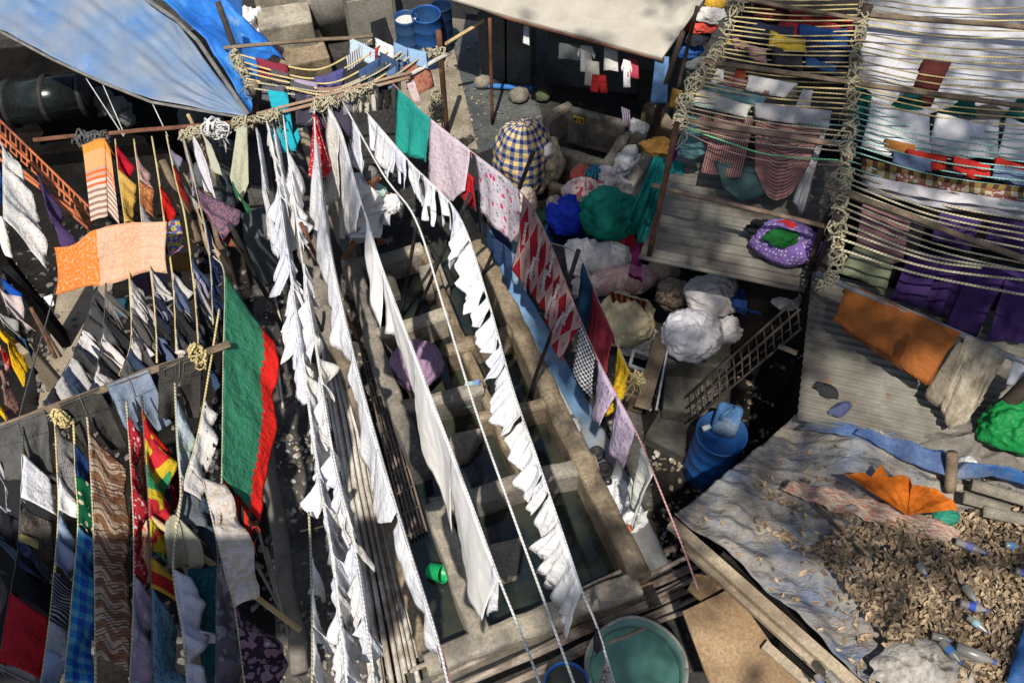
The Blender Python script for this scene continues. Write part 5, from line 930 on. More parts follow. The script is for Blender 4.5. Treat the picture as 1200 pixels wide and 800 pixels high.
for i, (x0, x1, y0, y1, c, lb, sh) in enumerate([(412, 424, 108, 134, (.42, .4, .33), 'cream trousers hanging from the rail end, left leg pair', 'pants'), (426, 440, 100, 132, (.45, .43, .36), 'cream trousers hanging from the rail end, right leg pair', 'pants'), (442, 456, 90, 130, (.02, .02, .02), 'black trousers at the right end of the double rail', 'pants'), (458, 466, 92, 130, (.04, .045, .04), 'thin dark cloth beside the black trousers', 'sheet'), (404, 410, 112, 140, (.2, .25, .3), 'slate blue rag on the double rail', 'sheet')]):
    cloth('garment', lb, 'garment', cloth_mat('plain', c), 2.5, [(x0, y0), (x1, y0-3)], [(x0+1, y1), (x1+1, y1-2)], sh, fold=.04, kf=4)
cloth('red_brown_cloth', 'red-brown patterned cloth hanging beside the brown post', 'cloth', cloth_mat('blotch', (.32, .1, .06), (.36, .16, .1), (.28, .08, .05), f=14), 2.5, [(470, 82), (500, 64)], [(488, 112), (510, 100)], fold=.03)
cloth('pink_rag', 'faded pink rag hanging just behind the teal towel', 'cloth', cloth_mat('plain', (.5, .4, .4)), 2.4, [(476, 98), (486, 96)], [(484, 120), (494, 122)], fold=.04)
knots('hank of old rope hanging on the brown post', [P(510, 110, 1.4), P(514, 140, .9)], None, .08, 20)
knots('bunch of old rope ends hanging from the rail end', [P(452, 96, 2.3), P(458, 120, 2.0)], None, .06, 14)
post('brown wash log leaning behind the dark plum garments', P(354, 150, 1.0), P(368, 196, .6), .07, rough_mat('tan_log', (.2, .16, .11), (.34, .28, .2), 5, .8), 'log', 'log', n=12)
post('brown stone pillar by the plain red printed cloth', P(380, 215, .6), P(405, 285, .3), .1, rough_mat('tan_log_b', (.2, .17, .13), (.33, .28, .21), 5, .8), 'log', 'log', n=12)
# ================= PROPS (poles holding the ropes up) =================
for lab, a, za, b_, r, m in [
 ('dark prop pole under the right white rope, near the walking man', (484, 375), .3, (550, 228), .022, BLACK),
 ('dark prop pole left of the first one, by the cross wall', (470, 372), .3, (489, 256), .022, BLACK),
 ('long dark prop pole crossing the blue ledge', (562, 334), .5, (625, 178), .024, BLACK),
 ('dark prop pole by the navy cloth rope', (620, 465), .6, (678, 294), .022, BLACK),
 ('long dark prop pole left of the green blanket', (345, 412), .1, (268, 262), .028, BLACK),
 ('dark prop pole among the far white sheets', (366, 275), .2, (322, 168), .024, BLACK),
 ('second dark prop pole among the far white sheets', (430, 418), .2, (352, 262), .022, RUST),
 ('brown prop pole just left of the walking man', (430, 262), .5, (400, 133), .026, DARKW),
 ('dark square timber holding the left white ropes near the bottom', (364, 628), .7, (366, 578), .04, BLACK),
 ('short dark prop behind the white washing, centre left', (378, 388), .2, (358, 352), .022, BLACK),
 ('tall dark post beside the long white sheets at the rail', (330, 290), .2, (316, 148), .03, BLACK),
 ('bamboo pole holding up the orange-tied rope at the left rail', (257, 218), 1.4, (220, 134), .02, BAMB)]:
    B0_ = P(*a, za); d = ray(*b_); Q = hang0(b_[0], b_[1], V((B0_.x, B0_.y, 4.2)), .3, 4)
    Q = V((Q.x, Q.y, Q.z)); post(lab, B0_, Q, r, m, 'prop_pole', 'prop pole', jog=.02)
# ================= WHITE WASHING ROPES =================
WHT = cloth_mat('plain', (.72, .72, .735), tr=.25, rough=.7); WHT2 = cloth_mat('plain', (.74, .735, .73), tr=.25, rough=.7); WHC = cloth_mat('dirty', (.76, .75, .73), (.62, .58, .5), f=4, tr=.2); WHB = cloth_mat('plain', (.66, .67, .74), tr=.25)
rw = random.Random(3)
# right rope of small whites
RA = Rope('white clothes rope full of small whites, the rightmost of the white ropes', [(428, 130, 2.5), (480, 190, 2.75), (536, 250, 3.0), (570, 345, 2.95), (599, 449, 2.95), (627, 530, 2.95), (655, 612, 2.95), (681, 689, 2.95), (700, 735, 2.95), (724, 815, 3.0)], ROPE_W, .011)
RB2 = Rope('bare white rope running between the small whites and the wide sheets', [(402, 120, 2.5), (449, 204, 2.75), (487, 257, 2.9), (520, 360, 2.85), (556, 476, 2.85), (600, 600, 2.85), (640, 710, 2.85), (678, 815, 2.9)], ROPE_W, .012)
ys = [136, 156, 172, 188, 205, 222, 238, 262, 284, 326, 348, 366, 404, 428, 470, 492, 516, 558, 580, 612, 640]
hm = {}
k_ = 0
for i in range(len(ys)-1):
    y0, y1 = ys[i], ys[i+1]; a, b_ = RA.y(y0+1), RA.y(y1-1 if y0 < 250 else y1+rw.choice([-7, 3, -5, 8, -2])); dy = rw.uniform(30, 44) if y0 > 240 else rw.uniform(34, 50)
    dx = rw.uniform(-10, -5) if y0 > 240 else rw.uniform(-2, 6)
    if y0 > 240: B_ = [(a[0]-rw.uniform(9, 15), a[1]+rw.uniform(14, 22)), (lerp(a[0], b_[0], .3)-rw.uniform(15, 24), lerp(a[1], b_[1], .3)+rw.uniform(20, 38)), (lerp(a[0], b_[0], .65)-rw.uniform(14, 24), lerp(a[1], b_[1], .65)+rw.uniform(24, 44)), (b_[0]-rw.uniform(5, 14), b_[1]+rw.uniform(16, 34))]
    else: B_ = [(a[0]+dx, a[1]+dy), (b_[0]+dx-2, b_[1]+dy)]
    sh = rw.choice(['vest', 'sheet', 'sheet', 'vest', 'shorts']) if y0 < 250 else 'sheet'
    kind = {'vest': 'white sleeveless vest', 'sheet': 'small white cotton cloth', 'shorts': 'pair of white shorts', 'shirt': 'small white shirt'}[sh]
    k_ += 1
    cloth({'vest': 'vest', 'sheet': 'white_cloth', 'shorts': 'shorts', 'shirt': 'shirt'}[sh], f'{kind}, {ORD[i]} from the far end of the rightmost white rope', 'garment', rw.choice([WHT, WHT, WHT2, WHB]), RA, [a, b_], B_, sh, 'small whites on the rightmost white rope', fold=.05, kf=3.5, n=18, m=14)
for i, (tp_, bt_, lb) in enumerate([([(655, 612), (668, 650)], [(628, 640), (640, 686), (648, 690)], 'white cloth with long point, third from the near end of the rightmost white rope'), ([(662, 634), (681, 690)], [(640, 672), (656, 710), (668, 722)], 'white cloth second from the near end of the rightmost white rope'), ([(672, 662), (683, 694)], [(656, 700), (664, 738), (674, 742)], 'white cloth with ragged hem at the near end of the rightmost white rope')]):
    cloth('white_cloth', lb, 'cloth', WHT2, RA, tp_, bt_, fold=.045, kf=4, rag=.08)
cloth('black_sock', 'small dark cloth on the near end of the rightmost white rope, over the tank', 'garment', cloth_mat('plain', (.03, .025, .04)), RA, [(694, 738), (704, 762)], [(692, 760), (700, 770)], fold=.03); cloth('print_rag', 'small dark red and white printed rag over the tank', 'garment', cloth_mat('blotch', (.15, .03, .04), (.5, .45, .42), (.05, .02, .04), f=22), RA, [(712, 772), (722, 808)], [(706, 800), (714, 815)], fold=.03)
# the vest and cloths behind the man
cloth('white_shirt', 'white shirt with neck opening hanging from the bare white rope at the rail', 'shirt', WHB, RB2, [(411, 136), (426, 162)], [(412, 188), (426, 206)], 'shirtup', fold=.03)
cloth('white_cloth', 'white cloth hanging next to the rail left of the small whites', 'cloth', WHT, RA, [(433, 134), (442, 146)], [(434, 160), (444, 180)], fold=.03)
cloth('white_cloth', 'wide white cloth hanging above the head of the man', 'cloth', WHT, RA, [(443, 148), (466, 176)], [(438, 190), (462, 204)], fold=.03)
# big sheet rope
RE = Rope('rope carrying the wide plain white sheets down the middle', [(383, 122, 2.55), (400, 155, 2.65), (418, 220, 2.8), (431, 260, 2.9), (448, 314, 2.9), (488, 420, 2.9), (530, 530, 2.9), (560, 610, 2.9), (585, 678, 2.9), (612, 745, 2.95), (640, 820, 3.0)], ROPE_W, .011)
cloth('white_sheet', 'long white sheet hanging just left of the brown prop pole', 'sheet', WHT, RE, [(386, 130), (400, 156), (412, 200), (424, 240)], [(400, 270), (407, 276), (413, 276), (419, 270)], fold=.03)
cloth('white_sheet', 'narrow white cloth left of the long sheet, with a slanting hem', 'sheet', WHC, RE, [(385, 127), (397, 152)], [(384, 240), (398, 232)], fold=.04)
S1 = [('first wide white sheet beside the walking man', [(431, 260), (438, 284), (448, 316)], [(432, 296), (436, 352), (451, 386)]),
      ('second wide white sheet, narrow one in the middle of the big rope', [(449, 318), (466, 362), (483, 408)], [(452, 388), (463, 388), (489, 484)]),
      ('third wide white sheet, in the middle of the big rope', [(484, 410), (505, 464), (529, 527)], [(490, 486), (497, 530), (535, 625)]),
      ('fourth and largest wide white sheet with a torn lower corner', [(530, 530), (560, 610), (584, 677)], [(536, 628), (552, 690), (569, 727)])]
for nm_, tp_, bt_ in S1: cloth('white_sheet', nm_, 'sheet', cloth_mat('plain', (.86, .85, .83), tr=.3, rough=.7, crease=False), RE, tp_, bt_, group='wide white sheets', fold=.03, kf=.7)
cloth('white_sheet', 'small torn white tail hanging at the end of the largest white sheet', 'sheet', WHT, RE, [(578, 662), (586, 680)], [(570, 722), (582, 714)], fold=.03, rag=.1)
# next rope left
RF = Rope('rope carrying the long narrow white sheets left of the middle', [(368, 124, 2.55), (370, 165, 2.65), (376, 220, 2.8), (388, 300, 2.9), (415, 419, 2.9), (445, 530, 2.9), (480, 645, 2.9), (510, 740, 2.95), (528, 812, 3.0)], ROPE_W, .011)
cloth('red_print', 'red cloth with small white print hanging among the white sheets', 'cloth', cloth_mat('floral', (.42, .02, .03), (.6, .4, .38), f=16), 2.6, [(369, 134), (374, 142)], [(364, 206), (378, 214), (389, 200)], fold=.03)
for i, (tp_, bt_) in enumerate([([(369, 160), (372, 190), (376, 222)], [(365, 252), (368, 282), (386, 282)]), ([(377, 226), (382, 262), (388, 298)], [(378, 290), (372, 320), (392, 350)]), ([(388, 300), (400, 355), (412, 408)], [(388, 352), (392, 400), (416, 434)]), ([(413, 412), (428, 468), (444, 524)], [(412, 440), (424, 510), (440, 590)]), ([(444, 526), (455, 566), (466, 600)], [(440, 592), (447, 612), (458, 612)]), ([(467, 602), (488, 668), (514, 752)], [(461, 620), (486, 705), (516, 785)])]):
    cloth('white_sheet', f'long narrow white sheet, {ORD[i]} from the far end of the rope left of the middle', 'sheet', WHT, RF, tp_, bt_, group='long narrow white sheets', fold=.03, kf=1.6)
cloth('pink_strip', 'thin pink cloth strip at the near end of the narrow white sheets', 'cloth', cloth_mat('plain', (.4, .2, .22)), RF, [(512, 756), (518, 776)], [(524, 790), (530, 806)], fold=.02)
# dense ropes of small whites on the left
R2 = Rope('rope thick with small whites, middle of the left white ropes', [(312, 140, 2.55), (322, 190, 2.6), (336, 290, 2.7), (352, 400, 2.75), (365, 500, 2.8), (379, 592, 2.8), (391, 665, 2.8), (408, 812, 2.9)], ROPE_W, .012)
R3 = Rope('rope thick with small whites, right of the left white ropes', [(332, 135, 2.55), (340, 200, 2.6), (352, 290, 2.7), (366, 380, 2.75), (380, 470, 2.8), (393, 545, 2.8), (418, 655, 2.8), (440, 812, 2.9)], ROPE_W, .012)
R1_ = Rope('rope with a few white shirts, left of the left white ropes', [(362, 600, 2.75), (364, 645, 2.8), (366, 720, 2.85), (366, 812, 2.9)], ROPE_T, .012)
cn = [0, 0, 0]
for ri, (R_, xs) in enumerate([(R2, -1), (R3, 1)]):
    y = 150 if ri == 0 else 200; j = 0
    while y < 770 and j < 29:
        h = rw.choice([14, 20, 26, 34, 44])*rw.uniform(.85, 1.1) if y > 300 else rw.uniform(28, 40); a, b_ = R_.y(y-4), R_.y(y+h*1.15); dy = rw.uniform(26, 78); dx = rw.uniform(-14, 26) if ri == 0 else rw.uniform(-22, 18)
        if 235 < y < 300 and ri == 1: y += 40; continue
        sh = rw.choice(['sheet', 'sheet', 'sheet', 'sheet', 'vest']); kd = {'vest': 'white vest', 'sheet': 'crumpled white cloth', 'shorts': 'white shorts', 'shirt': 'small white shirt'}[sh]
        cloth({'vest': 'vest', 'sheet': 'white_cloth', 'shorts': 'shorts', 'shirt': 'shirt'}[sh], f'{kd}, {ORD[j]} from the far end of the {["middle", "right"][ri]} of the left white ropes', 'garment', rw.choice([WHT, WHT, WHC, WHT2, WHB]), R_, [a, b_], [(a[0]+dx*.5-6, a[1]+dy*.6), (lerp(a[0], b_[0], .3)+dx*rw.uniform(.5, 1.1), lerp(a[1], b_[1], .3)+dy*rw.uniform(.6, 1)), (lerp(a[0], b_[0], .7)+dx, lerp(a[1], b_[1], .7)+dy), (b_[0]+dx*.6+rw.uniform(4, 9), b_[1]+dy*rw.uniform(.4, .8))], sh, f'small whites on the {["middle", "right"][ri]} left rope', fold=.06, kf=3, n=16, m=13)
        y += h; j += 1
cloth('white_cloth', 'white cloth flared out to the left on the left white ropes', 'cloth', WHB, R2, [(330, 300), (338, 320)], [(317, 350), (334, 345)], fold=.03)
for i, (tp_, bt_) in enumerate([([(322, 150), (338, 240)], [(336, 250), (346, 330)]), ([(301, 150), (312, 220)], [(318, 268), (326, 300)]), ([(338, 180), (350, 262)], [(350, 214), (356, 218), (354, 300)])]):
    cloth('white_sheet', ['long white cloth hanging by the timber post, inner one', 'long white cloth hanging by the timber post, outer one', 'white cloth with a pointed end under the rope knots'][i], 'sheet', WHT, 2.6, tp_, bt_, fold=.04, kf=2)
for i, (tp_, bt_, sh, lb) in enumerate([([(364, 645), (365, 685)], [(360, 690), (386, 710)], 'shirt', 'white shirt at the top of the leftmost white rope'), ([(365, 690), (366, 735)], [(370, 745), (392, 770)], 'sheet', 'white cloth below the white shirt on the leftmost white rope'), ([(366, 740), (366, 790)], [(362, 800), (384, 812)], 'sheet', 'lowest white cloth on the leftmost white rope'), ([(391, 665), (398, 720)], [(404, 700), (420, 760)], 'sheet', 'white cloth near the bottom of the middle left rope'), ([(400, 735), (406, 790)], [(415, 770), (432, 808)], 'sheet', 'lowest bluish white cloth on the middle left rope')]):
    cloth('white_shirt' if sh == 'shirt' else 'white_cloth', lb, 'garment', WHT2, R1_ if i < 3 else R2, tp_, bt_, sh, fold=.05, kf=4)
post('thin pale stick tied across the dark timber', P(352, 622, .9), P(380, 616, .9), .01, BAMB, 'stick', 'stick')
# ================= TOWEL ROPE =================
RC = Rope('rope carrying the teal towel, lilac sheets and red diamond towel', [(455, 92, 2.45), (468, 106, 2.5), (505, 140, 2.6), (553, 178, 2.7), (610, 225, 2.85), (640, 275, 2.9), (668, 345, 2.9), (700, 420, 2.9), (745, 505, 2.9), (772, 570, 2.9), (800, 640, 2.9), (818, 690, 2.8)], ROPE_P, .009)
RD = Rope('thin white rope from the towel to the knot above the crate', [(636, 282, 2.6), (676, 298, 2.9), (700, 350, 2.85), (722, 400, 2.8), (738, 436, 2.75), (748, 446, 2.6)], ROPE_T, .009)
knots('yellow knot at the near end of the thin white rope', [P(744, 438, 2.7), P(750, 446, 2.6)], None, .04, 12, mat=ROPE_Y)
cloth('teal_towel', 'plain teal towel hanging first on the towel rope', 'towel', cloth_mat('plain', (.02, .27, .23)), RC, [(467, 105), (505, 139)], [(466, 172), (478, 184), (502, 188)], fold=.045, kf=2.5)
cloth('lilac_sheet', 'pale lilac sheet with fine dotted bands next to the teal towel', 'sheet', cloth_mat('speck', (.56, .47, .52), (.40, .30, .38), f=38), RC, [(505, 140), (552, 177)], [(502, 214), (533, 240), (545, 224)], fold=.03, kf=1.3)
cloth('floral_sheet', 'pale sheet with pink roses next to the lilac one', 'sheet', cloth_mat('floral', (.52, .46, .52), (.52, .05, .14), (.12, .22, .16), f=10), RC, [(558, 182), (608, 224)], [(562, 250), (600, 282), (614, 270)], fold=.03, kf=1.4)
dt = cloth('diamond_towel', 'long dark red and pink towel with diamonds and white lettering', 'towel', cloth_mat('diamond', (.40, .25, .23), (.30, .015, .025), (.46, .34, .32), f=5.2), RC, [(614, 230), (640, 275), (668, 345), (682, 380)], [(601, 313), (630, 350), (646, 395), (660, 424)], fold=.025, kf=1.3, n=40, m=26)
# printed lettering on the diamonds, laid on the towel surface
fn = o_pos[dt.name]; LW = rough_mat('white_print', (.5, .46, .45), (.56, .53, .52), 8, .8)
for k, (u, v) in enumerate([(.1, .35), (.26, .62), (.3, .25), (.46, .5), (.5, .12), (.62, .7), (.66, .35), (.82, .55), (.86, .2), (.2, .88)]):
    c_p = fn(u, v); du = (fn(u+.02, v)-fn(u-.02, v)).normalized(); dv = (fn(u, v+.04)-fn(u, v-.04)).normalized(); nn = du.cross(dv).normalized()
    if nn.dot(C0-c_p) < 0: nn = -nn
    X = -dv if False else dv; Z = nn; Y = Z.cross(X).normalized(); Rm = Matrix((X, Y, Z)).transposed()
    text('liteenil', c_p+nn*.022, Rm, .085, LW, 'printed_lettering', dt, .001)
cloth('red_cloth', 'red cloth hanging behind the lilac and floral sheets', 'cloth', cloth_mat('plain', (.42, .015, .025)), 2.5, [(542, 196), (556, 210)], [(542, 236), (556, 246)], fold=.04); cloth('black_cloth', 'black trousers hanging behind the floral sheet', 'trousers', cloth_mat('plain', (.012, .012, .015)), 2.2, [(556, 222), (570, 232)], [(560, 272), (572, 280)], 'pants', fold=.04)
cloth('navy_cloth', 'navy trousers below the floral sheet', 'trousers', cloth_mat('plain', (.02, .04, .1)), 2.0, [(574, 262), (602, 276)], [(576, 306), (602, 316)], 'pants', fold=.04)
cloth('denim_cloth', 'pale denim leg behind the diamond towel hem', 'trousers', cloth_mat('plain', (.18, .26, .36)), 2.0, [(600, 280), (614, 290)], [(604, 330), (618, 340)], fold=.04)
cloth('black_cloth', 'charcoal cloth hanging behind the diamond towel', 'cloth', cloth_mat('plain', (.05, .055, .055)), 2.6, [(640, 284), (662, 292)], [(650, 345), (668, 340)], fold=.04)
cloth('zebra_cloth', 'black and white zig-zag cloth with tassels', 'cloth', cloth_mat('zig', (.6, .6, .62), (.02, .02, .03), f=22), RC, [(680, 378), (698, 418)], [(672, 436), (692, 470)], fold=.02, rag=.05)
for i, (tp_, bt_) in enumerate([([(700, 424), (722, 464)], [(694, 484), (708, 498)]), ([(722, 466), (744, 506)], [(713, 524), (728, 549)])]):
    cloth('lilac_napkin', ['pale lilac napkin with leaf print, upper of two', 'pale lilac napkin with leaf print, lower of two'][i], 'cloth', cloth_mat('floral', (.48, .4, .5), (.3, .2, .34), f=16), RC, tp_, bt_, fold=.03)
cloth('cream_shirt', 'cream white shirt hanging last on the towel rope', 'shirt', cloth_mat('plain', (.55, .56, .5)), RC, [(746, 514), (770, 568)], [(734, 588), (748, 622), (756, 620)], 'shirtup', fold=.05, kf=3)
cloth('navy_cloth', 'dark navy cloth first on the thin white rope', 'cloth', cloth_mat('plain', (.012, .04, .085)), RD, [(682, 310), (696, 342)], [(676, 366), (688, 390)], fold=.04)
cloth('maroon_cloth', 'shiny maroon cloth on the thin white rope', 'cloth', cloth_mat('zones', (.26, .03, .05), (.28, .04, .06), (.3, .11, .1), f=1.2, rough=.45), RD, [(695, 340), (720, 396)], [(686, 404), (702, 434), (714, 438)], fold=.035, kf=2.5)
cloth('yellow_cloth', 'bright yellow cloth with orange flowers at the end of the thin white rope', 'cloth', cloth_mat('floral', (.55, .38, .02), (.5, .14, .02), f=10), RD, [(724, 408), (738, 438)], [(714, 468), (716, 488), (734, 462)], fold=.05, kf=3)
# ================= LEFT-HAND WASHING =================
K2 = dict(fold=.055, kf=1.8)
LIFT[0] = .68
knots('grey knots of rope and rag on the rusty rail, left part', [P(93, 162, 2.5), P(125, 163, 2.5)], None, .07, 26, mat=ROPE_K)
knots('grey knots of rope on the rusty rail, by the bamboo', [P(212, 160, 2.5), P(236, 154, 2.5)], None, .06, 20); knots('tangle of white rope loops on the rusty rail', [P(246, 150, 2.55), P(262, 152, 2.5)], None, .09, 18, mat=ROPE_W)
knots('knots on the rusty rail beside the pale green cloth', [P(276, 146, 2.5), P(294, 142, 2.5)], None, .06, 18)
LR = {}
def lrope(key, label, pts, m=ROPE_Y, r=.012): LR[key] = Rope(label, pts, m, r); return LR[key]
lrope('a', 'yellow and black rope by the orange striped cloth', [(135, 163, 2.5), (140, 210, 2.55), (147, 262, 2.6), (152, 330, 2.7), (154, 400, 2.75), (140, 440, 2.8)])
lrope('b', 'yellow rope next right of the red and gold cloths', [(157, 163, 2.5), (163, 210, 2.55), (167, 262, 2.6), (177, 320, 2.7), (183, 380, 2.75), (184, 425, 2.8)])
lrope('c', 'yellow rope in front of the red scarf end', [(178, 160, 2.5), (187, 215, 2.55), (193, 262, 2.6), (203, 330, 2.7), (207, 412, 2.8)])
lrope('d', 'yellow rope left of the old plank', [(195, 158, 2.5), (206, 210, 2.55), (217, 255, 2.6), (228, 340, 2.7), (233, 405, 2.8)])
lrope('e', 'pale rope under the purple cloths at the rail', [(214, 158, 2.5), (232, 230, 2.6), (246, 300, 2.7), (250, 380, 2.8)], ROPE_T)
lrope('y', 'loose yellow rope slanting down to the white script cloth', [(257, 362, 2.8), (246, 430, 2.8), (232, 510, 2.85), (216, 566, 2.85), (205, 620, 2.85)])
lrope('k1', 'black rope crowded with dark washing, right one', [(124, 332, 2.7), (122, 380, 2.7), (112, 440, 2.75), (98, 470, 2.8)], ROPE_K)
lrope('k2', 'black rope crowded with dark washing, left one', [(114, 336, 2.7), (96, 390, 2.7), (80, 430, 2.75), (50, 475, 2.8)], ROPE_K)
lrope('k3', 'thin dark rope alone over the tan floor', [(66, 335, 2.6), (52, 385, 2.6), (34, 445, 2.65), (22, 490, 2.7)], ROPE_K, .008)
# mid beam carrying jeans and trousers
MBm = Rope('', [(-30, 512, 2.85), (60, 478, 2.85), (125, 452, 2.85), (200, 425, 2.85), (262, 405, 2.85)], show=False)
post('old bamboo beam carrying the jeans and trousers', P(-40, 514, 2.83), P(268, 402, 2.83), .035, WOOD, 'beam', 'beam', jog=.03)
knots('yellow rope knots on the jeans beam', [P(228, 408, 2.88), P(236, 430, 2.85)], None, .05, 12, mat=ROPE_Y); knots('yellow knot of rope below the grey trousers', [P(62, 480, 2.9), P(78, 496, 2.85)], None, .04, 10, mat=ROPE_Y)
JN = cloth_mat('dirty', (.12, .155, .215), (.21, .25, .31), f=5, tr=.1); JD = cloth_mat('dirty', (.022, .021, .02), (.05, .046, .04), f=5, tr=.05); JG = cloth_mat('dirty', (.06, .06, .058), (.10, .098, .092), f=4, tr=.08)
def jeans(label, mat, tp, bt, pocket=True):
    o = cloth('jeans', label, 'jeans', mat, MBm, tp, bt, 'pants', fold=.075, kf=2.4, n=30, m=26); fn = o_pos[o.name]
    sm = rough_mat('jeans_stitching', (.12, .11, .09), (.2, .18, .14), 30, .9)
    def line(pts, nm, r=.0028): MB().tube([fn(u, v)+(C0-fn(u, v)).normalized()*.02 for u, v in pts], r, 4).build(nm, sm, o, True)
    if pocket:
        for s in (0, 1):
            a = .18+.40*s; line([(a, .08), (a+.24, .08), (a+.24, .24), (a+.12, .29), (a, .24), (a, .08)], 'pocket_seam')
    line([(.5, 0), (.5, .33)], 'centre_seam'); line([(.1, .035), (.3, .035), (.5, .035), (.7, .035), (.9, .035)], 'waistband_seam')
    return o
jeans('faded light blue jeans hung by the waist over the beam', JN, [(122, 458), (150, 438), (180, 430)], [(148, 500), (172, 512), (202, 496)], False)
jeans('charcoal jeans with stitched back pockets hung over the beam', JD, [(178, 424), (210, 412), (240, 406)], [(186, 490), (212, 488), (236, 488)])
tag(blob(P(212, 413, 2.9), (.05, .02, .03), sub=8).build('patch', rough_mat('tan_patch', (.5, .4, .35), (.6, .5, .42), 4, .8), None, True), 'small pale patch on the waistband of the charcoal jeans', 'patch')
jeans('black trousers stretched along the beam left of the light blue jeans', JD, [(64, 476), (95, 466), (124, 456)], [(96, 520), (126, 530), (152, 524)], False)
jeans('grey trousers at the left end of the beam', JG, [(-22, 506), (20, 492), (62, 478)], [(10, 565), (40, 560), (66, 552)], False)
# --- upper left cloths ---
def c(lb, cat, mt, src, tp, bt, sh='sheet', nm=None, **k):
    kk = dict(K2); kk.update(k); return cloth(nm or cat.replace(' ', '_'), lb, cat, mt, src, tp, bt, sh, **kk)
c('white sheet with tiny red and blue flowers at the left edge', 'sheet', cloth_mat('floral', (.60, .60, .56), (.55, .28, .28), (.3, .36, .55), f=22), 2.6, [(-2, 165), (3, 172), (4, 258)], [(20, 195), (42, 240), (58, 318)], rag=.03)
c('crumpled white garment below the flowered sheet', 'garment', WHC, 2.5, [(-4, 252), (4, 256)], [(4, 300), (20, 305)], fold=.05)
c('narrow dark violet cloth beside the orange truss', 'cloth', cloth_mat('plain', (.065, .04, .11)), 2.55, [(44, 205), (50, 228), (60, 262)], [(62, 250), (84, 290), (78, 296)])
c('bright blue cloth edge at the far left', 'cloth', cloth_mat('plain', (.01, .1, .4)), 2.4, [(-8, 190), (0, 195)], [(-6, 260), (2, 240)])
# orange striped arch: draped over the rail bracket
ost = cloth_mat('uzones', (.62, .28, .08), (.62, .36, .18), (.6, .3, .15), (.6, .42, .3), (.6, .5, .42), (.4, .27, .2), f=.9)
c('orange and white striped cloth draped over a support like an arch', 'cloth', cloth_mat('orstripe', (.6, .3, .1)), 2.6, [(97, 172), (112, 166), (124, 164)], [(106, 258), (116, 252), (127, 250)], fold=.012, nm='striped_cloth')
c('right flap of the orange and white striped cloth', 'cloth', cloth_mat('orstripe', (.55, .3, .1)), 2.59, [(124, 164), (131, 178)], [(128, 252), (143, 268)], fold=.012, nm='striped_cloth')
c('red cloth next to the gold one', 'cloth', cloth_mat('plain', (.42, .01, .025)), LR['a'], [(136, 172), (141, 204)], [(152, 200), (156, 226)])
c('gold yellow cloth below the red one', 'cloth', cloth_mat('dirty', (.58, .36, .09), (.45, .25, .05), f=5), LR['a'], [(141, 200), (146, 262)], [(156, 222), (161, 262)])
c('pink and red printed cloth on the second yellow rope', 'cloth', cloth_mat('floral', (.5, .33, .3), (.45, .1, .08), f=20), LR['b'], [(158, 172), (163, 212)], [(172, 198), (178, 224)])
c('brown orange patterned cloth below the pink printed one', 'cloth', cloth_mat('blotch', (.4, .2, .07), (.3, .1, .04), (.45, .28, .12), f=14), LR['b'], [(163, 214), (166, 244)], [(178, 226), (183, 254)])
c('small grey cloth behind the brown orange one', 'cloth', cloth_mat('plain', (.3, .29, .3)), LR['b'], [(166, 240), (168, 262)], [(174, 256), (178, 262)])
c('bright red cloth on the third yellow rope', 'cloth', cloth_mat('plain', (.5, .015, .01)), LR['c'], [(189, 220), (194, 252)], [(200, 240), (206, 268)])
c('multicoloured small cloth below the bright red one', 'cloth', cloth_mat('blotch', (.5, .02, .02), (.05, .1, .4), (.5, .4, .03), (.02, .2, .08), f=20), LR['c'], [(196, 262), (200, 300)], [(210, 262), (216, 290)])
c('dark red cloth behind the old plank', 'cloth', cloth_mat('plain', (.2, .015, .012)), LR['d'], [(204, 196), (212, 232)], [(216, 212), (224, 250)])
c('lilac grey cloth on the fourth yellow rope', 'cloth', cloth_mat('plain', (.2, .19, .25)), LR['d'], [(198, 168), (203, 190)], [(206, 180), (210, 204)])
post('old grey plank leaning among the left ropes', P(190, 190, 2.0), P(232, 284, 1.6), .06, WOOD, 'plank', 'plank')
post('brown timber bound with white cord among the left ropes', P(219, 202, 2.2), P(256, 268, 1.8), .045, WOOD, 'timber', 'timber'); post('thick timber running down behind the green blanket', P(244, 225, 2.2), P(268, 330, 1.2), .05, WOOD, 'timber', 'timber')
for i, (tp, bt, col, lb) in enumerate([([(214, 160), (222, 190)], [(226, 216), (234, 232)], (.33, .31, .38), 'greyish lilac garment at the rail near the bamboo'), ([(226, 155), (238, 178)], [(240, 222), (252, 232)], (.58, .56, .6), 'white ribbed shirt hanging from the bamboo tip'), ([(238, 158), (248, 170)], [(250, 200), (258, 206)], (.4, .4, .32), 'cream green garment beside the white ribbed shirt'), ([(204, 206), (212, 224)], [(222, 236), (230, 250)], (.42, .38, .34), 'greyish crumpled garment right of the old plank')]):
    c(lb, 'garment', cloth_mat('plain', col), 2.5, tp, bt, fold=.05, kf=4)
c('pale green speckled cloth hanging from the rail, narrow at the top', 'cloth', cloth_mat('speck', (.42, .43, .32), (.3, .28, .18), f=50), 2.5, [(278, 148), (290, 145)], [(270, 208), (282, 238), (292, 218)], fold=.03)
c('navy and mauve patterned shawl with square print', 'shawl', cloth_mat('blotch', (.12, .09, .16), (.26, .12, .14), (.08, .07, .13), (.25, .14, .16), f=24), LR['e'], [(244, 242), (262, 222), (270, 212)], [(262, 282), (276, 262), (280, 246)])
c('dark blue border cloth below the patterned shawl', 'cloth', cloth_mat('plain', (.02, .03, .13)), 2.45, [(240, 240), (262, 280)], [(262, 290), (282, 255)])
c('tan cloth hanging from the bound timber', 'cloth', cloth_mat('plain', (.45, .32, .22)), 2.5, [(228, 240), (236, 262)], [(250, 318), (272, 316)], fold=.05, kf=3)
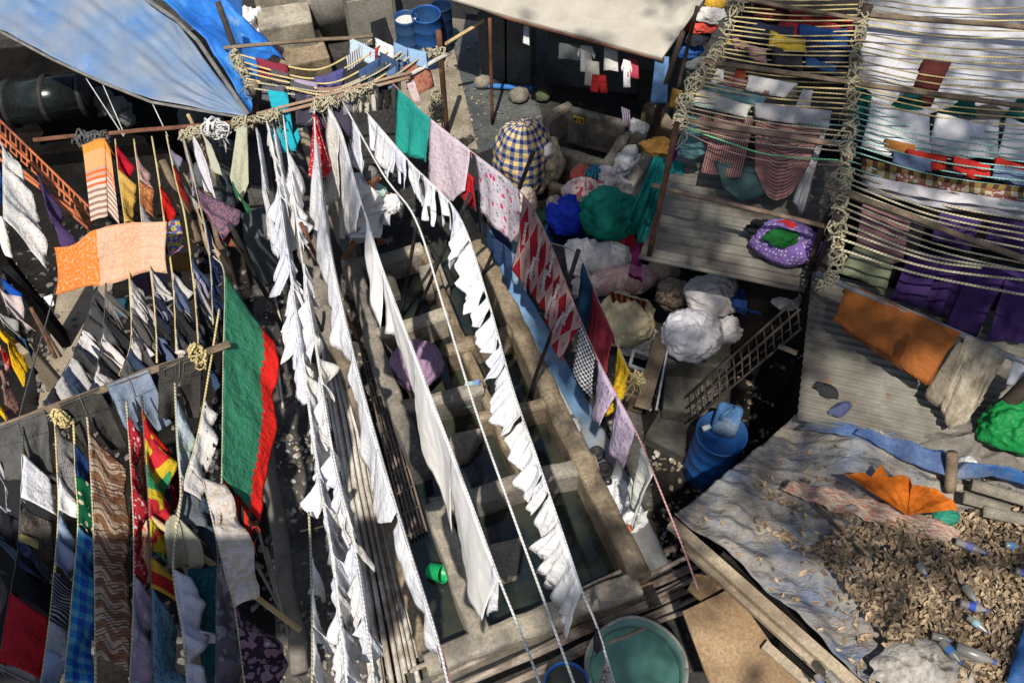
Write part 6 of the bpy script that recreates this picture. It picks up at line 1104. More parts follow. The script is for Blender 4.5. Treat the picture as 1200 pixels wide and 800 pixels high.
c('olive striped cloth strip next to the tan one', 'cloth', cloth_mat('stripeu', (.08, .14, .06), (.35, .05, .03), f=20), 2.5, [(238, 240), (242, 250)], [(262, 290), (268, 296)])
c('green narrow cloth right of the shawl', 'cloth', cloth_mat('plain', (.03, .14, .07)), 2.45, [(272, 214), (278, 232)], [(284, 252), (290, 250)])
slab([(283, 250), (318, 240), (322, 274), (286, 282)], 1.0, .9, 'stone_block', rough_mat('dark_slate', (.045, .055, .055), (.09, .1, .1), 3, .7)); tag(bpy.data.objects[[o.name for o in bpy.data.objects if o.name.startswith('stone_block')][-1]], 'dark slate block behind the far white washing', 'block')
# peach scarf
sc = Rope('', [(62, 292, 2.85), (88, 288, 2.9), (110, 272, 2.95), (150, 263, 2.95), (196, 261, 2.95)], show=False)
c('wide peach scarf with an orange printed end blown across the ropes', 'scarf', cloth_mat('scarf', (.72, .2, .03), (.72, .22, .04), (.66, .42, .28), (.66, .38, .24), (.66, .44, .31), (.66, .43, .31), (.66, .44, .31), (.66, .42, .3), f=.55, tr=.3), sc, [(65, 292), (88, 288), (108, 273), (150, 263), (197, 261)], [(62, 348), (85, 345), (110, 336), (150, 326), (178, 316), (200, 319)], fold=.03, kf=.8, lo=.3, m=16, n=40)
c('white corner of cloth below the peach scarf', 'cloth', WHT, 2.5, [(52, 350), (62, 346)], [(60, 360), (65, 358)])
# left edge pile of colour
for tp, bt, m_, lb, cat in [
 ([(-5, 330), (6, 322)], [(20, 400), (40, 420)], cloth_mat('blotch', (.02, .02, .022), (.05, .05, .05), f=8), 'long black leather-like garment at the left', 'garment'),
 ([(2, 315), (14, 312)], [(34, 340), (48, 354)], cloth_mat('plain', (.012, .012, .015)), 'black garment beside the long black one', 'garment'),
 ([(2, 328), (6, 340)], [(22, 340), (26, 358)], cloth_mat('plain', (.01, .07, .36)), 'royal blue cloth scrap at the left', 'cloth'),
 ([(0, 340), (8, 360)], [(22, 352), (38, 395)], cloth_mat('plain', (.55, .46, .44)), 'pale pink wrinkled garment at the left', 'garment'),
 ([(-4, 365), (4, 380)], [(14, 378), (24, 400)], cloth_mat('plain', (.3, .29, .27)), 'grey garment below the pale pink one', 'garment'),
 ([(-5, 380), (0, 386), (12, 400)], [(20, 395), (45, 448), (28, 456)], cloth_mat('dirty', (.68, .42, .01), (.55, .3, .01), f=6), 'bright yellow cloth at the left edge', 'cloth'),
 ([(-5, 400), (2, 405)], [(14, 425), (18, 438)], cloth_mat('blotch', (.5, .02, .02), (.6, .3, .25), f=12), 'red checked cloth under the bright yellow one', 'cloth'),
 ([(-5, 430), (5, 436)], [(24, 470), (28, 488), (10, 492)], cloth_mat('blotch', (.16, .09, .09), (.25, .13, .1), (.12, .08, .1), f=20), 'brown mauve speckled cloth at the left edge', 'cloth'),
 ([(-5, 470), (2, 480)], [(8, 490), (12, 500)], cloth_mat('plain', (.6, .38, .01)), 'yellow cloth corner above the grey trousers', 'cloth'),
 ([(24, 505), (34, 508)], [(26, 530), (44, 545)], cloth_mat('plain', (.55, .32, .01)), 'mustard cloth seen between the legs of the grey trousers', 'cloth'),
 ([(30, 440), (40, 430)], [(26, 470), (46, 475)], cloth_mat('plain', (.015, .015, .015)), 'small black cloth above the grey trousers', 'cloth'),
 ([(22, 395), (32, 398)], [(36, 410), (42, 424)], cloth_mat('plain', (.02, .05, .09)), 'dark petrol cloth by the yellow one', 'cloth')]:
    c(lb, cat, m_, 2.5, tp, bt)
post('brown bundled sticks leaning behind the thin dark rope', P(36, 360, 1.6), P(66, 420, 1.2), .02, RUST, 'stick', 'stick'); post('brown stick leaning beside the bundled one', P(40, 366, 1.6), P(72, 418, 1.2), .014, DARKW, 'stick', 'stick')
tag(boxpx('dark_pillar', None, None, (74, 410), (84, 406), 0, 1.6, .3, DARK), 'dark upright board under the peach scarf', 'board'); tag(boxpx('sacking', None, None, (68, 470), (84, 462), 0, 1.0, .2, rough_mat('tan_sacking', (.22, .17, .11), (.34, .27, .19), 4, .9)), 'tan sacking-covered post by the dark washing', 'post')
for tp, bt, m_, lb in [([(124, 352), (152, 350)], [(124, 372), (152, 370)], (.015, .07, .1), 'dark petrol plastic sheet under the scarf'), ([(156, 316), (176, 316)], [(158, 350), (178, 350)], (.08, .06, .1), 'dark violet cloth under the scarf'), ([(176, 316), (200, 312)], [(180, 332), (206, 328)], (.2, .18, .24), 'pale violet ruffled cloth under the scarf'), ([(186, 300), (222, 298)], [(190, 318), (222, 316)], (.2, .13, .04), 'mustard brown cloth right of the scarf')]:
    c(lb, 'cloth', cloth_mat('plain', m_), 2.2, tp, bt, fold=.05)
# crowded dark and denim washing on black and yellow ropes
rz = random.Random(21)
PAL = [((.05, .05, .05), 'charcoal'), ((.022, .022, .025), 'jet black'), ((.075, .07, .065), 'dark grey'), ((.03, .035, .06), 'midnight blue'), ((.62, .6, .58), 'white'), ((.1, .1, .1), 'grey'), ((.025, .025, .03), 'black'), ((.035, .05, .09), 'navy denim'), ((.16, .15, .14), 'ash grey'), ((.4, .38, .37), 'pale grey'), ((.6, .57, .55), 'cream white')]
PALD = [((.04, .065, .12), 'dark denim'), ((.09, .12, .2), 'mid denim'), ((.25, .25, .36), 'lilac'), ((.02, .024, .04), 'blue black'), ((.03, .03, .032), 'black'), ((.06, .06, .062), 'charcoal'), ((.13, .12, .11), 'ash grey'), ((.5, .48, .46), 'off-white')]
def crowd(key, y0, y1, n_, dx, dy, pal, where):
    R_ = LR[key]
    for i in range(n_):
        t0 = i/n_; ya = lerp(y0, y1, t0); yb = lerp(y0, y1, (i+2.0)/n_); a, b_ = R_.y(ya), R_.y(yb); cc, nm_ = pal[rz.randrange(len(pal))]; q = rz.uniform(.45, 1.25); yj = rz.uniform(-4, 4); a = R_.y(ya+yj); b_ = R_.y(yb+yj+rz.uniform(-5, 6))
        sh = rz.choice(['sheet', 'shirt', 'sheet', 'sheet', 'pants']); kd = {'sheet': 'cloth', 'shirt': 'shirt', 'shorts': 'shorts', 'pants': 'trousers'}[sh]
        cloth(kd, f'{nm_} {kd}, {ORD[i]} from the far end of {where}', 'garment', cloth_mat('plain', cc), R_, [a, b_], [(a[0]+dx*q, a[1]+dy*q), ((a[0]+b_[0])/2+dx*q*rz.uniform(.6, 1.2), (a[1]+b_[1])/2+dy*q*rz.uniform(.7, 1.2)), (b_[0]+dx*q*rz.uniform(.3, 1), b_[1]+dy*q*rz.uniform(.3, 1))], sh, 'garments on '+where, fold=.06, kf=3, n=14, m=12)
crowd('k1', 338, 460, 12, 38, 46, PAL, 'the right black rope'); crowd('k2', 342, 470, 13, 34, 40, PAL, 'the left black rope')
crowd('a', 322, 430, 9, 36, 52, PAL, 'the yellow rope by the striped cloth'); crowd('b', 322, 415, 8, 27, 50, PALD, 'the second yellow rope'); crowd('c', 318, 405, 7, 24, 46, PALD, 'the third yellow rope'); crowd('d', 300, 400, 8, 20, 46, PALD, 'the fourth yellow rope')
crowd('e', 262, 370, 6, 12, 44, [((.02, .03, .07), 'dark navy'), ((.03, .03, .03), 'black'), ((.05, .08, .14), 'navy')], 'the pale rope by the blanket')
# green and red blanket
RG = Rope('rope along the edge of the green and red blanket', [(250, 300, 2.7), (263, 322, 2.75), (262, 420, 2.8), (260, 560, 2.85), (255, 640, 2.9)], ROPE_T, .01)
GB = cloth_mat('blanket', (.02, .13, .07), (.05, .23, .13), (.62, .02, .015), tr=.1)
def blanket():
    nm = cloth('blanket', 'big green blanket with a jagged bright red border', 'blanket', GB, RG, [(263, 322), (263, 420), (259, 560)], [(323, 402), (318, 520), (304, 612)], fold=.03, kf=.9, n=44, m=36, hi=1.6)
    me = nm.data; ul = me.uv_layers[0].data; vm = max(q.uv[1] for q in ul)
    for q in ul: q.uv[1] /= vm
    return nm
blanket()
c('scarlet lower fold of the blanket with thin black stripes', 'blanket', cloth_mat('stripeu', (.5, .03, .015), (.03, .02, .02), f=6), 2.75, [(258, 556), (280, 590), (296, 620)], [(276, 590), (296, 640), (306, 622)])
c('crinkled orange red end hanging below the blanket', 'blanket', cloth_mat('plain', (.55, .08, .015)), 2.5, [(284, 605), (300, 612)], [(294, 645), (303, 650)])
# --- lower left ropes ---
lrope('l1', 'dark rope at the left carrying the white square and red cloth', [(27, 500, 2.85), (26, 560, 2.85), (22, 640, 2.85), (12, 700, 2.9), (-5, 800, 2.9)], ROPE_K)
lrope('l2', 'yellow rope beside the tweed cloth running to the bottom', [(64, 480, 2.9), (67, 540, 2.85), (69, 600, 2.85), (64, 670, 2.85), (57, 740, 2.9), (46, 820, 2.9)])
lrope('l3', 'yellow rope along the blue batik cloth', [(86, 492, 2.85), (89, 555, 2.85), (92, 615, 2.85), (85, 700, 2.9), (74, 820, 2.9)])
lrope('l4', 'grey rope along the brown and cream batik', [(102, 488, 2.85), (105, 520, 2.85), (110, 620, 2.9), (112, 700, 2.9), (112, 820, 2.9)], ROPE_T)
lrope('l5', 'pale rope along the narrow red flowered cloth', [(148, 470, 2.85), (152, 520, 2.85), (157, 610, 2.9), (157, 700, 2.9), (152, 820, 2.9)], ROPE_T)
lrope('l6', 'grey rope along the bright red and yellow sari', [(166, 464, 2.85), (170, 520, 2.85), (176, 610, 2.9), (178, 700, 2.9), (180, 820, 2.9)], ROPE_K)
lrope('l7', 'pale rope along the pastel tie-dyed cloth', [(205, 448, 2.85), (208, 520, 2.85), (212, 580, 2.9), (203, 660, 2.9), (214, 740, 2.9), (222, 820, 2.9)], ROPE_T)
lrope('l8', 'black rope between the teal and grey printed cloths', [(240, 560, 2.85), (255, 640, 2.9), (254, 700, 2.9), (254, 820, 2.9)], ROPE_K)
lrope('l9', 'rope along the beige leaf printed cloth', [(238, 560, 2.9), (250, 610, 2.9), (264, 670, 2.9), (276, 715, 2.9), (290, 820, 2.9)], ROPE_T)
c('plain white square cloth stretched between two ropes at the left', 'cloth', WHT, LR['l1'], [(24, 532), (24, 584)], [(56, 560), (68, 604)], fold=.02)
c('small white cloth behind the white square one', 'cloth', WHT2, LR['l2'], [(66, 556), (68, 598)], [(88, 584), (90, 606)])
c('grey tweed cloth hanging below the grey trousers', 'cloth', cloth_mat('speck', (.2, .19, .18), (.04, .04, .04), f=70), LR['l2'], [(66, 500), (67, 556)], [(86, 520), (88, 582)])
c('plain dark blue cloth below the yellow knot', 'cloth', cloth_mat('plain', (.02, .05, .16)), LR['l3'], [(88, 522), (90, 560)], [(108, 548), (110, 576)])
c('dark green cloth with cream dots', 'cloth', cloth_mat('dots', (.006, .09, .04), (.6, .52, .36), f=14), LR['l3'], [(88, 560), (92, 614)], [(110, 574), (112, 634)])
c('blue batik cloth with checks and leaf medallions', 'cloth', cloth_mat('check', (.02, .07, .36), (.03, .18, .4), (.10, .3, .42), f=10), LR['l3'], [(92, 616), (85, 700), (76, 800)], [(112, 636), (113, 720), (108, 812)], m=12)
for j, (u, v) in enumerate([(.12, .6), (.5, .65), (.84, .6)]): pass
c('long brown and cream batik cloth with wavy bands', 'cloth', cloth_mat('wavy', (.50, .38, .27), (.26, .13, .07), (.12, .06, .045), f=6.0), LR['l4'], [(104, 503), (110, 620), (112, 770)], [(140, 540), (150, 600), (150, 790)], m=18, rag=.05, fold=.03, kf=1.5)
c('narrow dark red cloth with white flowers', 'cloth', cloth_mat('floral', (.36, .02, .03), (.62, .5, .5), f=16), LR['l5'], [(149, 490), (157, 610), (157, 672)], [(160, 508), (168, 620), (168, 690)])
c('narrow orange red cloth with cream spirals', 'cloth', cloth_mat('blotch', (.5, .07, .03), (.55, .4, .28), (.45, .05, .03), f=16), 2.75, [(160, 504), (168, 600)], [(171, 515), (176, 690)])
c('bright sari of scarlet, yellow and green', 'cloth', cloth_mat('blotch', (.66, .42, .02), (.6, .03, .04), (.62, .45, .03), (.05, .3, .12), (.62, .12, .2), f=3.2, tr=.3), LR['l6'], [(167, 486), (172, 560), (177, 640)], [(198, 530), (200, 600), (196, 660)], m=16)
c('scarlet upper edge of the bright sari', 'cloth', cloth_mat('plain', (.65, .02, .015), tr=.3), LR['l6'], [(167, 482), (169, 512)], [(188, 512), (201, 545)])
c('dark red lower cloth with yellow and black lines', 'cloth', cloth_mat('stripeu', (.3, .015, .012), (.45, .25, .03), f=4), LR['l6'], [(178, 655), (178, 690)], [(206, 672), (212, 716)])
c('deep red cloth shaded behind the sari', 'cloth', cloth_mat('plain', (.16, .012, .012)), 2.6, [(198, 530), (202, 590)], [(212, 560), (210, 640)])
c('pale lilac printed cloth at the bottom', 'cloth', cloth_mat('blotch', (.42, .38, .44), (.34, .26, .34), (.44, .41, .45), f=7), LR['l5'], [(157, 676), (154, 740), (151, 812)], [(174, 704), (178, 770), (178, 815)])
c('dusty blue cloth with dark dashes at the bottom', 'cloth', cloth_mat('speck', (.14, .26, .34), (.05, .1, .16), f=34), LR['l6'], [(178, 688), (179, 750), (180, 812)], [(206, 738), (214, 790), (212, 815)])
c('pastel tie-dyed cloth in pale blue and pink', 'cloth', cloth_mat('blotch', (.3, .42, .55), (.45, .52, .55), (.4, .5, .42), (.5, .25, .4), f=4), LR['l7'], [(205, 468), (210, 560)], [(226, 500), (226, 545), (212, 582)])
c('white cloth printed with black script strokes', 'cloth', cloth_mat('blotch', (.03, .03, .03), (.6, .57, .54), (.62, .6, .57), (.6, .57, .54), f=9), LR['y'], [(243, 470), (232, 510), (221, 548)], [(252, 484), (248, 540), (238, 576)])
c('dark grey shirt behind the white script cloth', 'shirt', cloth_mat('plain', (.08, .085, .09)), 2.7, [(248, 480), (252, 500)], [(260, 500), (262, 545)])
c('white upper part of the grey and white shirt', 'shirt', cloth_mat('plain', (.55, .52, .5)), LR['y'], [(222, 545), (214, 575)], [(240, 572), (236, 588)])
c('grey lower part of the grey and white shirt', 'shirt', cloth_mat('plain', (.13, .15, .17)), 2.8, [(214, 572), (204, 612)], [(238, 586), (242, 622)])
c('dark slate shirt behind the grey one', 'shirt', cloth_mat('plain', (.05, .07, .1)), 2.7, [(236, 575), (232, 620)], [(254, 590), (258, 660)])
bs_ = post('bamboo stick through the beige shorts', P(176, 606, 2.9), P(352, 738, 2.0), .022, BAMB, 'stick', 'stick')
c('beige green shorts hanging on the bamboo stick', 'shorts', cloth_mat('plain', (.3, .3, .23)), 2.88, [(196, 612), (206, 602), (236, 634)], [(198, 664), (218, 670), (243, 660)], fold=.05, kf=3)
c('beige pocket flap hanging below the beige shorts', 'shorts', cloth_mat('plain', (.24, .24, .19)), 2.6, [(214, 664), (228, 664)], [(220, 686), (230, 684)])
c('white shirt with outstretched sleeve at the bottom', 'shirt', cloth_mat('plain', (.55, .55, .62)), LR['l7'], [(204, 668), (210, 710), (217, 760)], [(222, 678), (236, 710), (238, 750), (226, 778)], fold=.05, kf=3)
c('white sleeve of the shirt stretched to the right', 'shirt', cloth_mat('plain', (.55, .55, .62)), 2.8, [(234, 738), (250, 742)], [(238, 756), (272, 756)])
c('lowest white cloth at the bottom left', 'cloth', cloth_mat('plain', (.5, .5, .56)), LR['l7'], [(218, 776), (222, 815)], [(234, 784), (246, 815)])
c('dark teal cloth with black spots', 'cloth', cloth_mat('blotch', (.02, .1, .13), (.015, .07, .1), (.03, .14, .17), f=14), 2.7, [(220, 668), (232, 760)], [(254, 660), (254, 800), (240, 812)])
c('grey cloth with large darker leaves', 'cloth', cloth_mat('blotch', (.24, .23, .25), (.12, .11, .13), (.25, .24, .26), f=5), LR['l8'], [(255, 655), (254, 740), (254, 815)], [(272, 672), (284, 740), (286, 815)])
c('beige and cream leaf printed cloth hanging from a point', 'cloth', cloth_mat('blotch', (.46, .38, .3), (.55, .5, .47), (.5, .42, .33), (.55, .5, .47), f=10), LR['l9'], [(240, 562), (256, 640), (276, 712)], [(262, 568), (296, 640), (303, 704)])
c('mauve shawl with dark branches and pale birds at the bottom', 'shawl', cloth_mat('blotch', (.2, .12, .16), (.23, .14, .18), (.03, .02, .03), (.22, .14, .18), (.42, .38, .4), f=9), LR['l9'], [(276, 712), (284, 760), (292, 815)], [(300, 728), (338, 772), (322, 812)])
c('red cloth stretched at the bottom left', 'cloth', cloth_mat('plain', (.4, .018, .028)), LR['l1'], [(13, 696), (6, 740), (-2, 775)], [(56, 726), (58, 758), (48, 795)], fold=.03)
c('pale grey cloth at the bottom left corner', 'cloth', cloth_mat('plain', (.32, .33, .34)), 2.8, [(-4, 778), (0, 786)], [(44, 788), (50, 812)])
c('black and white striped cloth in the lower left', 'cloth', cloth_mat('stripeu', (.015, .015, .02), (.28, .28, .3), f=34), LR['l2'], [(64, 672), (61, 728)], [(87, 685), (80, 742)])
c('pale grey shirt below the striped cloth', 'shirt', cloth_mat('plain', (.3, .32, .34)), LR['l2'], [(60, 728), (54, 780)], [(80, 744), (78, 775)])
c('light blue crumpled shirt in the lower left', 'shirt', cloth_mat('plain', (.26, .33, .46)), LR['l2'], [(69, 600), (66, 660)], [(90, 628), (84, 676)], fold=.06, kf=4)
c('faint blue shirt at the bottom of the yellow rope', 'shirt', cloth_mat('plain', (.2, .25, .36)), LR['l2'], [(56, 762), (48, 812)], [(76, 776), (72, 812)], fold=.05)
c('dark brown wool cloth below the white square', 'cloth', cloth_mat('speck', (.07, .06, .05), (.14, .12, .1), f=40), LR['l1'], [(24, 590), (23, 636)], [(60, 612), (68, 680)])
c('black cloth below the dark brown wool', 'cloth', cloth_mat('plain', (.014, .014, .016)), LR['l1'], [(22, 640), (14, 694)], [(66, 690), (58, 728)])
c('navy crumpled cloth over the dark brown wool', 'cloth', cloth_mat('blotch', (.03, .04, .08), (.07, .09, .14), f=12), LR['l1'], [(22, 634), (20, 664)], [(44, 650), (54, 684)], fold=.07, kf=5)
c('small mustard cloth over the navy one', 'cloth', cloth_mat('plain', (.3, .24, .1)), LR['l1'], [(21, 626), (21, 636)], [(44, 636), (42, 648)])
for tp, bt, col, lb in [([(-4, 590), (2, 592)], [(20, 602), (22, 620)], (.42, .44, .48), 'white blue cloth at the left edge, upper'), ([(-4, 626), (0, 630)], [(18, 650), (20, 662)], (.13, .18, .24), 'denim blue cloth at the left edge'), ([(-4, 540), (2, 542)], [(8, 560), (10, 600)], (.4, .4, .42), 'pale cloth with dark edge at the far left'), ([(-4, 666), (2, 670)], [(8, 690), (6, 716)], (.25, .25, .26), 'grey cloth at the left edge, lower'), ([(4, 600), (14, 604)], [(8, 640), (20, 646)], (.01, .01, .012), 'black cloth between the left edge pieces')]:
    c(lb, 'cloth', cloth_mat('plain', col), 2.75, tp, bt)
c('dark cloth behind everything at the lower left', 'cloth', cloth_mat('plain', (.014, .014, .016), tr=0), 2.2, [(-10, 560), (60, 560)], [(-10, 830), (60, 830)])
for i, (x0, y0, x1, y1) in enumerate([(300, 610, 330, 720), (300, 660, 345, 742), (312, 640, 350, 790)]): post(f'thin grey stick leaning in the gap below the blanket, {["upper", "middle", "lower"][i]}', P(x0, y0, 1.0), P(x1, y1, .3), .016, LEAN, 'stick', 'stick')

LIFT[0] = .5
# ================= THE WASHERMAN =================
SKIN = rough_mat('brown_skin', (.16, .065, .03), (.24, .10, .05), 12, .55, bump=.1)
def skinned(name, verts, edges, radii, mat, parent=None, sub=2, root=0):
    me = bpy.data.meshes.new(name); me.from_pydata([tuple(v) for v in verts], edges, []); o = bpy.data.objects.new(name, me); COL.objects.link(o)
    if parent is not None: o.parent = parent; o.matrix_parent_inverse = Matrix.Translation(-parent.location)
    md = o.modifiers.new('skin', 'SKIN'); md.use_smooth_shade = True
    sl = me.skin_vertices[0].data if me.skin_vertices else None
    if sl is None:
        me.attributes; bpy.context.view_layer.objects.active = o
    for i, r in enumerate(radii):
        rr = r if isinstance(r, tuple) else (r, r); me.skin_vertices[0].data[i].radius = rr; me.skin_vertices[0].data[i].use_root = (i == root)
    s = o.modifiers.new('subsurf', 'SUBSURF'); s.levels = sub; s.render_levels = sub; me.materials.append(mat); return o
f0 = P(404, 301, .72); base = V((f0.x+.12, f0.y+.12, .70))
man = empty('person', base, 'walking barelegged man in a white shirt stooping over washing in his hands', 'person')
pel = P(427, 254, 1.50); wst = P(428, 244, 1.62); chs = P(431, 229, 1.80); nck = P(434, 217, 1.92); hdb = P(437, 210, 2.02); hdt = P(438, 203, 2.12)
fwd = (P(460, 240, 1.4)-P(425, 255, 1.4)); fwd.z = 0; fwd.normalize(); lft = V((-fwd.y, fwd.x, 0))
shL = chs+lft*.17+V((0, 0, .07)); shR = chs-lft*.17+V((0, 0, .07)); hL = pel+lft*.09-V((0, 0, .04)); hR = pel-lft*.09-V((0, 0, .04))
# right leg trails at left of picture, left leg leads
ft1 = P(404, 301, .74); kn1 = P(419, 279, 1.12); ft2 = P(446, 284, .74); kn2 = P(440, 268, 1.18)
elR = P(441, 236, 1.62)+fwd*.02; hdR = P(452, 239, 1.60); elL = P(455, 228, 1.70); hdL = P(458, 236, 1.62)
vs = [pel, wst, chs, nck, hdb, hdt, hR, kn1, ft1, hL, kn2, ft2, shL, elL, hdL, shR, elR, hdR]
ed = [(0, 1), (1, 2), (2, 3), (3, 4), (4, 5), (0, 6), (6, 7), (7, 8), (0, 9), (9, 10), (10, 11), (2, 12), (12, 13), (13, 14), (2, 15), (15, 16), (16, 17)]
rd = [(.13, .11), (.12, .10), (.14, .11), .052, (.085, .092), (.08, .088), .085, .055, .034, .085, .055, .034, .058, .04, .026, .058, .04, .026]
for f_, kn in ((8, kn1), (11, kn2)):     # feet
    i = len(vs); a = vs[f_]; toe = fwd*.5+(V((.2, -.1, 0)) if f_ == 8 else V((0, 0, 0))); toe.normalize()
    vs += [a+toe*.09+V((0, 0, -.03)), a+toe*.17+V((0, 0, -.035)), a-toe*.04+V((0, 0, -.03))]; ed += [(f_, i), (i, i+1), (f_, i+2)]; rd += [(.036, .024), (.035, .016), .026]
for h_, e_ in ((14, 13), (17, 16)):      # palms and five fingers
    a = vs[h_]; d = (a-vs[e_]).normalized(); s = d.cross(V((0, 0, 1))).normalized(); dn = V((0, 0, -1)); pi_ = len(vs); vs.append(a+d*.05); rd.append((.032, .018)); ed.append((h_, pi_))
    for k in range(4):
        o = (k-1.5)*.02; L_ = [.07, .085, .08, .062][k]; i = len(vs); p0 = vs[pi_]+s*o+d*.035; vs += [p0, p0+d*L_*.5+dn*.012, p0+d*L_*.8+dn*.045]; ed += [(pi_, i), (i, i+1), (i+1, i+2)]; rd += [.0095, .0085, .007]
    i = len(vs); q = a+s*.035+d*.02; vs += [q, q+s*.02+d*.04+dn*.02]; ed += [(h_, i), (i, i+1)]; rd += [.011, .009]
skinned('body', vs, ed, rd, SKIN, man)
hc = hdb.lerp(hdt, .55); fd = (fwd*.75+V((.1, -.75, .05))).normalized(); up_ = (hdt-hdb).normalized(); sd = fd.cross(up_).normalized()
MB().add([], []) if False else None
hair = blob(hc+up_*.03-fd*.04, (.083, .083, .083), None, .05, 3, 20, 5, 0); hair.build('hair', rough_mat('grey_hair', (.11, .105, .10), (.26, .25, .24), 60, .8), man, True)
blob(hc+fd*.095-up_*.01, (.016, .016, .022), None, 0, 1, 8, 1, 0).build('nose', SKIN, man, True)
for s in (-1, 1):
    blob(hc+fd*.082+sd*s*.03+up_*.015, (.011, .011, .009), None, 0, 1, 8, 1, 0).build('eye', BLACK, man, True); blob(hc+sd*s*.083-up_*.01, (.018, .018, .028), None, 0, 1, 8, 1, 0).build('ear', SKIN, man, True)
MB().tube([hc+fd*.088-up_*.045-sd*.02, hc+fd*.093-up_*.047, hc+fd*.088-up_*.045+sd*.02], .005, 5).build('mouth', rough_mat('lips', (.1, .03, .02), (.12, .04, .03), 5, .5), man, True)
SHW = cloth_mat('plain', (.78, .78, .79), tr=.1)
skinned('shirt', [pel-V((0, 0, .10)), pel, wst, chs, chs.lerp(nck, .6), shL, shL.lerp(elL, .55), shR, shR.lerp(elR, .75)], [(0, 1), (1, 2), (2, 3), (3, 4), (3, 5), (5, 6), (3, 7), (7, 8)], [(.21, .19), (.185, .17), (.175, .16), (.19, .165), .1, .09, .085, .09, .085], SHW, man, 2, 1)
skinned('green_sleeve', [shL+V((0, 0, .0)), shL.lerp(elL, .5), shL.lerp(elL, .95)], [(0, 1), (1, 2)], [.085, .08, .068], cloth_mat('plain', (.38, .5, .45), tr=.1), man, 2)
dh = MB(); wr = []
def dhf(u, v):
    a = u*2*pi; cpt = (pel-V((0, 0, .02))).lerp((kn1+kn2)/2, v*.85); r = lerp(.16, .2, v)*(1+.1*sin(a*5+v)); return cpt+lft*cos(a)*r*.8+fwd*sin(a)*r*1.1
dh.grid(dhf, 30, 8); dh.build('wrapped_cloth', cloth_mat('plain', (.28, .26, .24), tr=.05), man, True)
for a, nm_ in ((ft2, 'sandal'), (ft1, 'sandal')):
    MB().box(a+fwd*.06+V((0, 0, -.05)), (.25, .09, .018), rz=math.atan2(fwd.y, fwd.x)).build(nm_, BLACK, man, False, .006); MB().tube([a+fwd*.08+lft*.045+V((0, 0, -.045)), a+fwd*.09+V((0, 0, .01)), a+fwd*.08-lft*.045+V((0, 0, -.045))], .012, 6).build('sandal_strap', rough_mat('blue_strap', (.05, .15, .35), (.08, .2, .45), 4, .5), man, True)
tag(blob(P(419, 219, 1.93), (.15, .16, .14), nz=.22, fr=2.4, sub=30, seed=201, flat=.1).build('washing_load', SHW, None, True), 'white washing slung over the back of the walking man', 'washing'); tag(blob(P(459, 239, 1.62), (.11, .11, .12), nz=.25, fr=3, sub=26, seed=202, flat=.1, folds=5).build('cloth_ball', SHW, None, True), 'balled white cloth held in the hands of the walking man', 'cloth')
cloth('white_cloth', 'white cloth hanging down from the hands of the walking man', 'cloth', cloth_mat('plain', (.62, .62, .64)), 1.58, [(446, 242), (458, 246)], [(444, 262), (457, 266)], fold=.05, kf=5)
cloth('white_cloth', 'white cloth with grey hem hanging from the waist of the walking man', 'cloth', WHT, 1.62, [(424, 234), (436, 238)], [(433, 256), (446, 248)], fold=.04, kf=4)
# ================= WHAT SHADES THE PLACE FROM ABOVE =================
tag(MB().box((-8.2, -.75, 8.15), (12.6, 1.1, .5)).build('bridge_deck', CONC), None, None, None, 'structure')
tree = empty('tree', V((9.5, -5, 0)), 'tall leafy tree above the yard, out of frame, throwing dappled shade on the right half', 'tree')
bark = rough_mat('bark', (.06, .045, .035), (.14, .11, .085), 6, .9); tb = MB()
tb.tube([V((9.5, -5, 0)), V((9.3, -4.8, 5)), V((8.6, -4, 10)), V((7, -3, 13.2))], [.35, .3, .24, .16], 12)
for e in ((2, 2, 14), (5, 5, 14), (8, 7, 13.8), (1, -3, 14), (9, 0, 14.2)): tb.tube([V((8.6, -4, 10)), V((7, -3, 13.2)).lerp(V(e), .4), V(e)], [.16, .09, .03], 8)
tb.build('trunk', bark, tree, True)
ta = random.Random(9); lb = MB(); cnt = 0
def dens(x, y):
    """how leafy the crown is above the ground point x, y"""
    k = noise.noise(V((x*.55, y*.55, 4)))*.9+noise.noise(V((x*1.7, y*1.7, 8)))*.6
    r = (x-.35*(6-y)*.3)     # shade begins east of the pens
    b_ = -.9 if x < -2.0 else (-.58 if x < .2 else -.04)
    if x > .2 and 5 < y < 9: b_ += .25
    if y > 10: b_ -= .30
    if x > 4.2 and y > 7.5: b_ -= .12
    if x > 1.6 and y < 4.6: b_ -= .14
    return k+b_
tries = 0
while cnt < 20000 and tries < 200000:
    tries += 1; x = ta.uniform(-3, 9.5); y = ta.uniform(.6, 13)
    if dens(x, y) < ta.uniform(-.25, .4): continue
    z = ta.uniform(12.6, 14.6); p = V((x, y, 1.2))+SD*((z-1.2)/SD.z); s = ta.uniform(.045, .095)
    R3 = Matrix.Rotation(ta.uniform(0, 6.28), 3, 'Z')@Matrix.Rotation(ta.uniform(-.9, .9), 3, 'X')@Matrix.Rotation(ta.uniform(-.9, .9), 3, 'Y')
    lb.add([p+R3@(V(q)*s) for q in ((-1, 0, 0), (-.3, .5, .1), (.4, .42, .1), (1.2, 0, 0), (.4, -.42, .1), (-.3, -.5, .1))], [(0, 1, 2, 3), (0, 3, 4, 5)]); cnt += 1
lb.build('crown', rough_mat('leaf_green', (.04, .07, .02), (.08, .12, .04), 8, .7), tree)
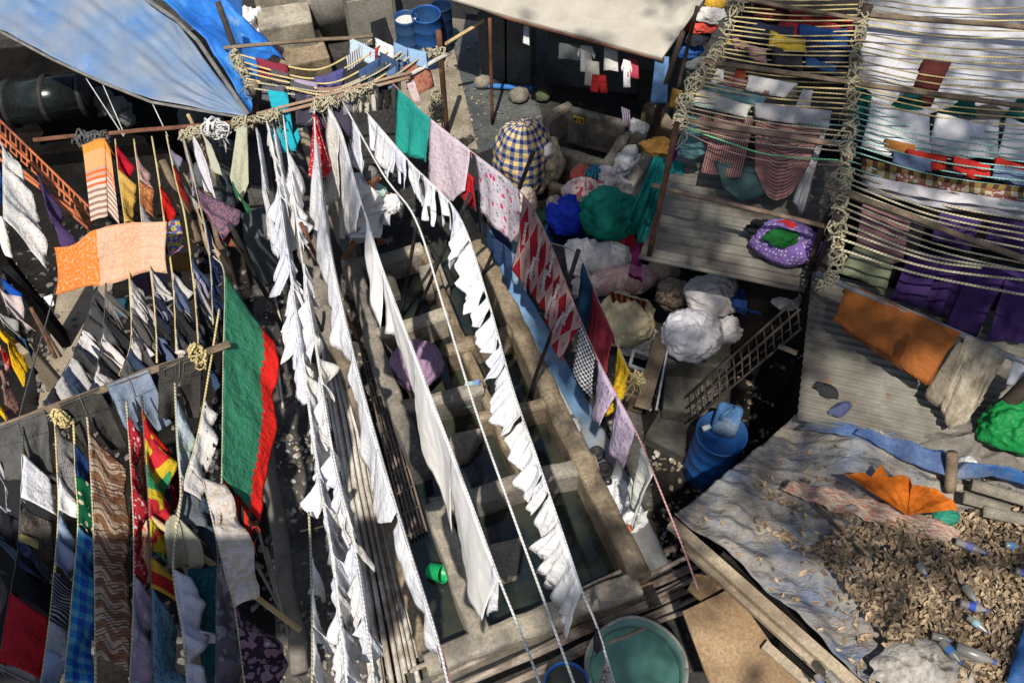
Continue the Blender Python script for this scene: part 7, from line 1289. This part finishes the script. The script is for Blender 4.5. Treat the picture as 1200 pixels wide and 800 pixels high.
# ================= SMALL LITTER =================
def litter(name, pxs, n_, z, mats, smin, smax, seed):
    r = random.Random(seed); xs = [p[0] for p in pxs]; ys_ = [p[1] for p in pxs]; b = MB(); k = 0; t = 0
    while k < n_ and t < n_*40:
        t += 1; x, y = r.uniform(min(xs), max(xs)), r.uniform(min(ys_), max(ys_))
        if not inside(x, y, pxs) or noise.noise(V((x*.03, y*.03, seed))) < r.uniform(-.4, .3): continue
        s = r.uniform(smin, smax); p = P(x, y, z+.01); R3 = Matrix.Rotation(r.uniform(0, 6.28), 3, 'Z')@Matrix.Rotation(r.uniform(-.5, .5), 3, 'X'); q = [(-1, -.5, 0), (.2, -.7, .2), (1, -.2, .1), (.7, .6, 0), (-.3, .5, .35), (-.9, .3, .1)]
        uv = (r.random(), r.random()); b.add([p+R3@(V(c_)*s) for c_ in q], [(0, 1, 4, 5), (1, 2, 3, 4)], [uv]*6); k += 1
    m = N(name+'_mat'); wn_ = m.n('TexWhiteNoise', noise_dimensions='2D'); m.l(m.n('TexCoord').outputs['UV'], wn_.inputs['Vector']); m.l(m.ramp(wn_.outputs['Value'], [(i/len(mats), c_) for i, c_ in enumerate(mats)], True), m.b.inputs['Base Color']); m.b.inputs['Roughness'].default_value = .8
    tag(b.build(name, m.m), {'alley_litter': 'small scraps and leaves strewn on the alley floor', 'yard_litter': 'small scraps strewn on the right alley', 'step_litter': 'scraps in the dark gap by the steps', 'far_litter': 'scraps on the far courtyard floor', 'left_litter': 'rags and scraps on the dark left yard'}[name], 'litter', None, 'stuff')
LC = [(.03, .025, .02), (.1, .08, .06), (.2, .17, .13), (.06, .05, .04), (.35, .33, .3), (.13, .1, .06), (.25, .2, .12)]
litter('alley_litter', [(300, 260), (400, 260), (500, 790), (330, 810)], 900, .01, LC, .012, .04, 1)
litter('yard_litter', [(580, 250), (700, 260), (840, 560), (800, 690), (770, 660), (640, 400)], 500, .012, LC, .012, .04, 2)
litter('step_litter', [(760, 420), (960, 400), (900, 560), (790, 600)], 260, .02, LC, .012, .04, 3)
litter('far_litter', [(470, 60), (600, 30), (650, 150), (480, 180)], 200, .012, LC, .012, .035, 4)
litter('left_litter', [(0, 260), (300, 260), (330, 800), (0, 800)], 900, .01, [(.012, .018, .016), (.05, .045, .04), (.1, .09, .075), (.02, .022, .03), (.12, .1, .08)], .015, .06, 5)
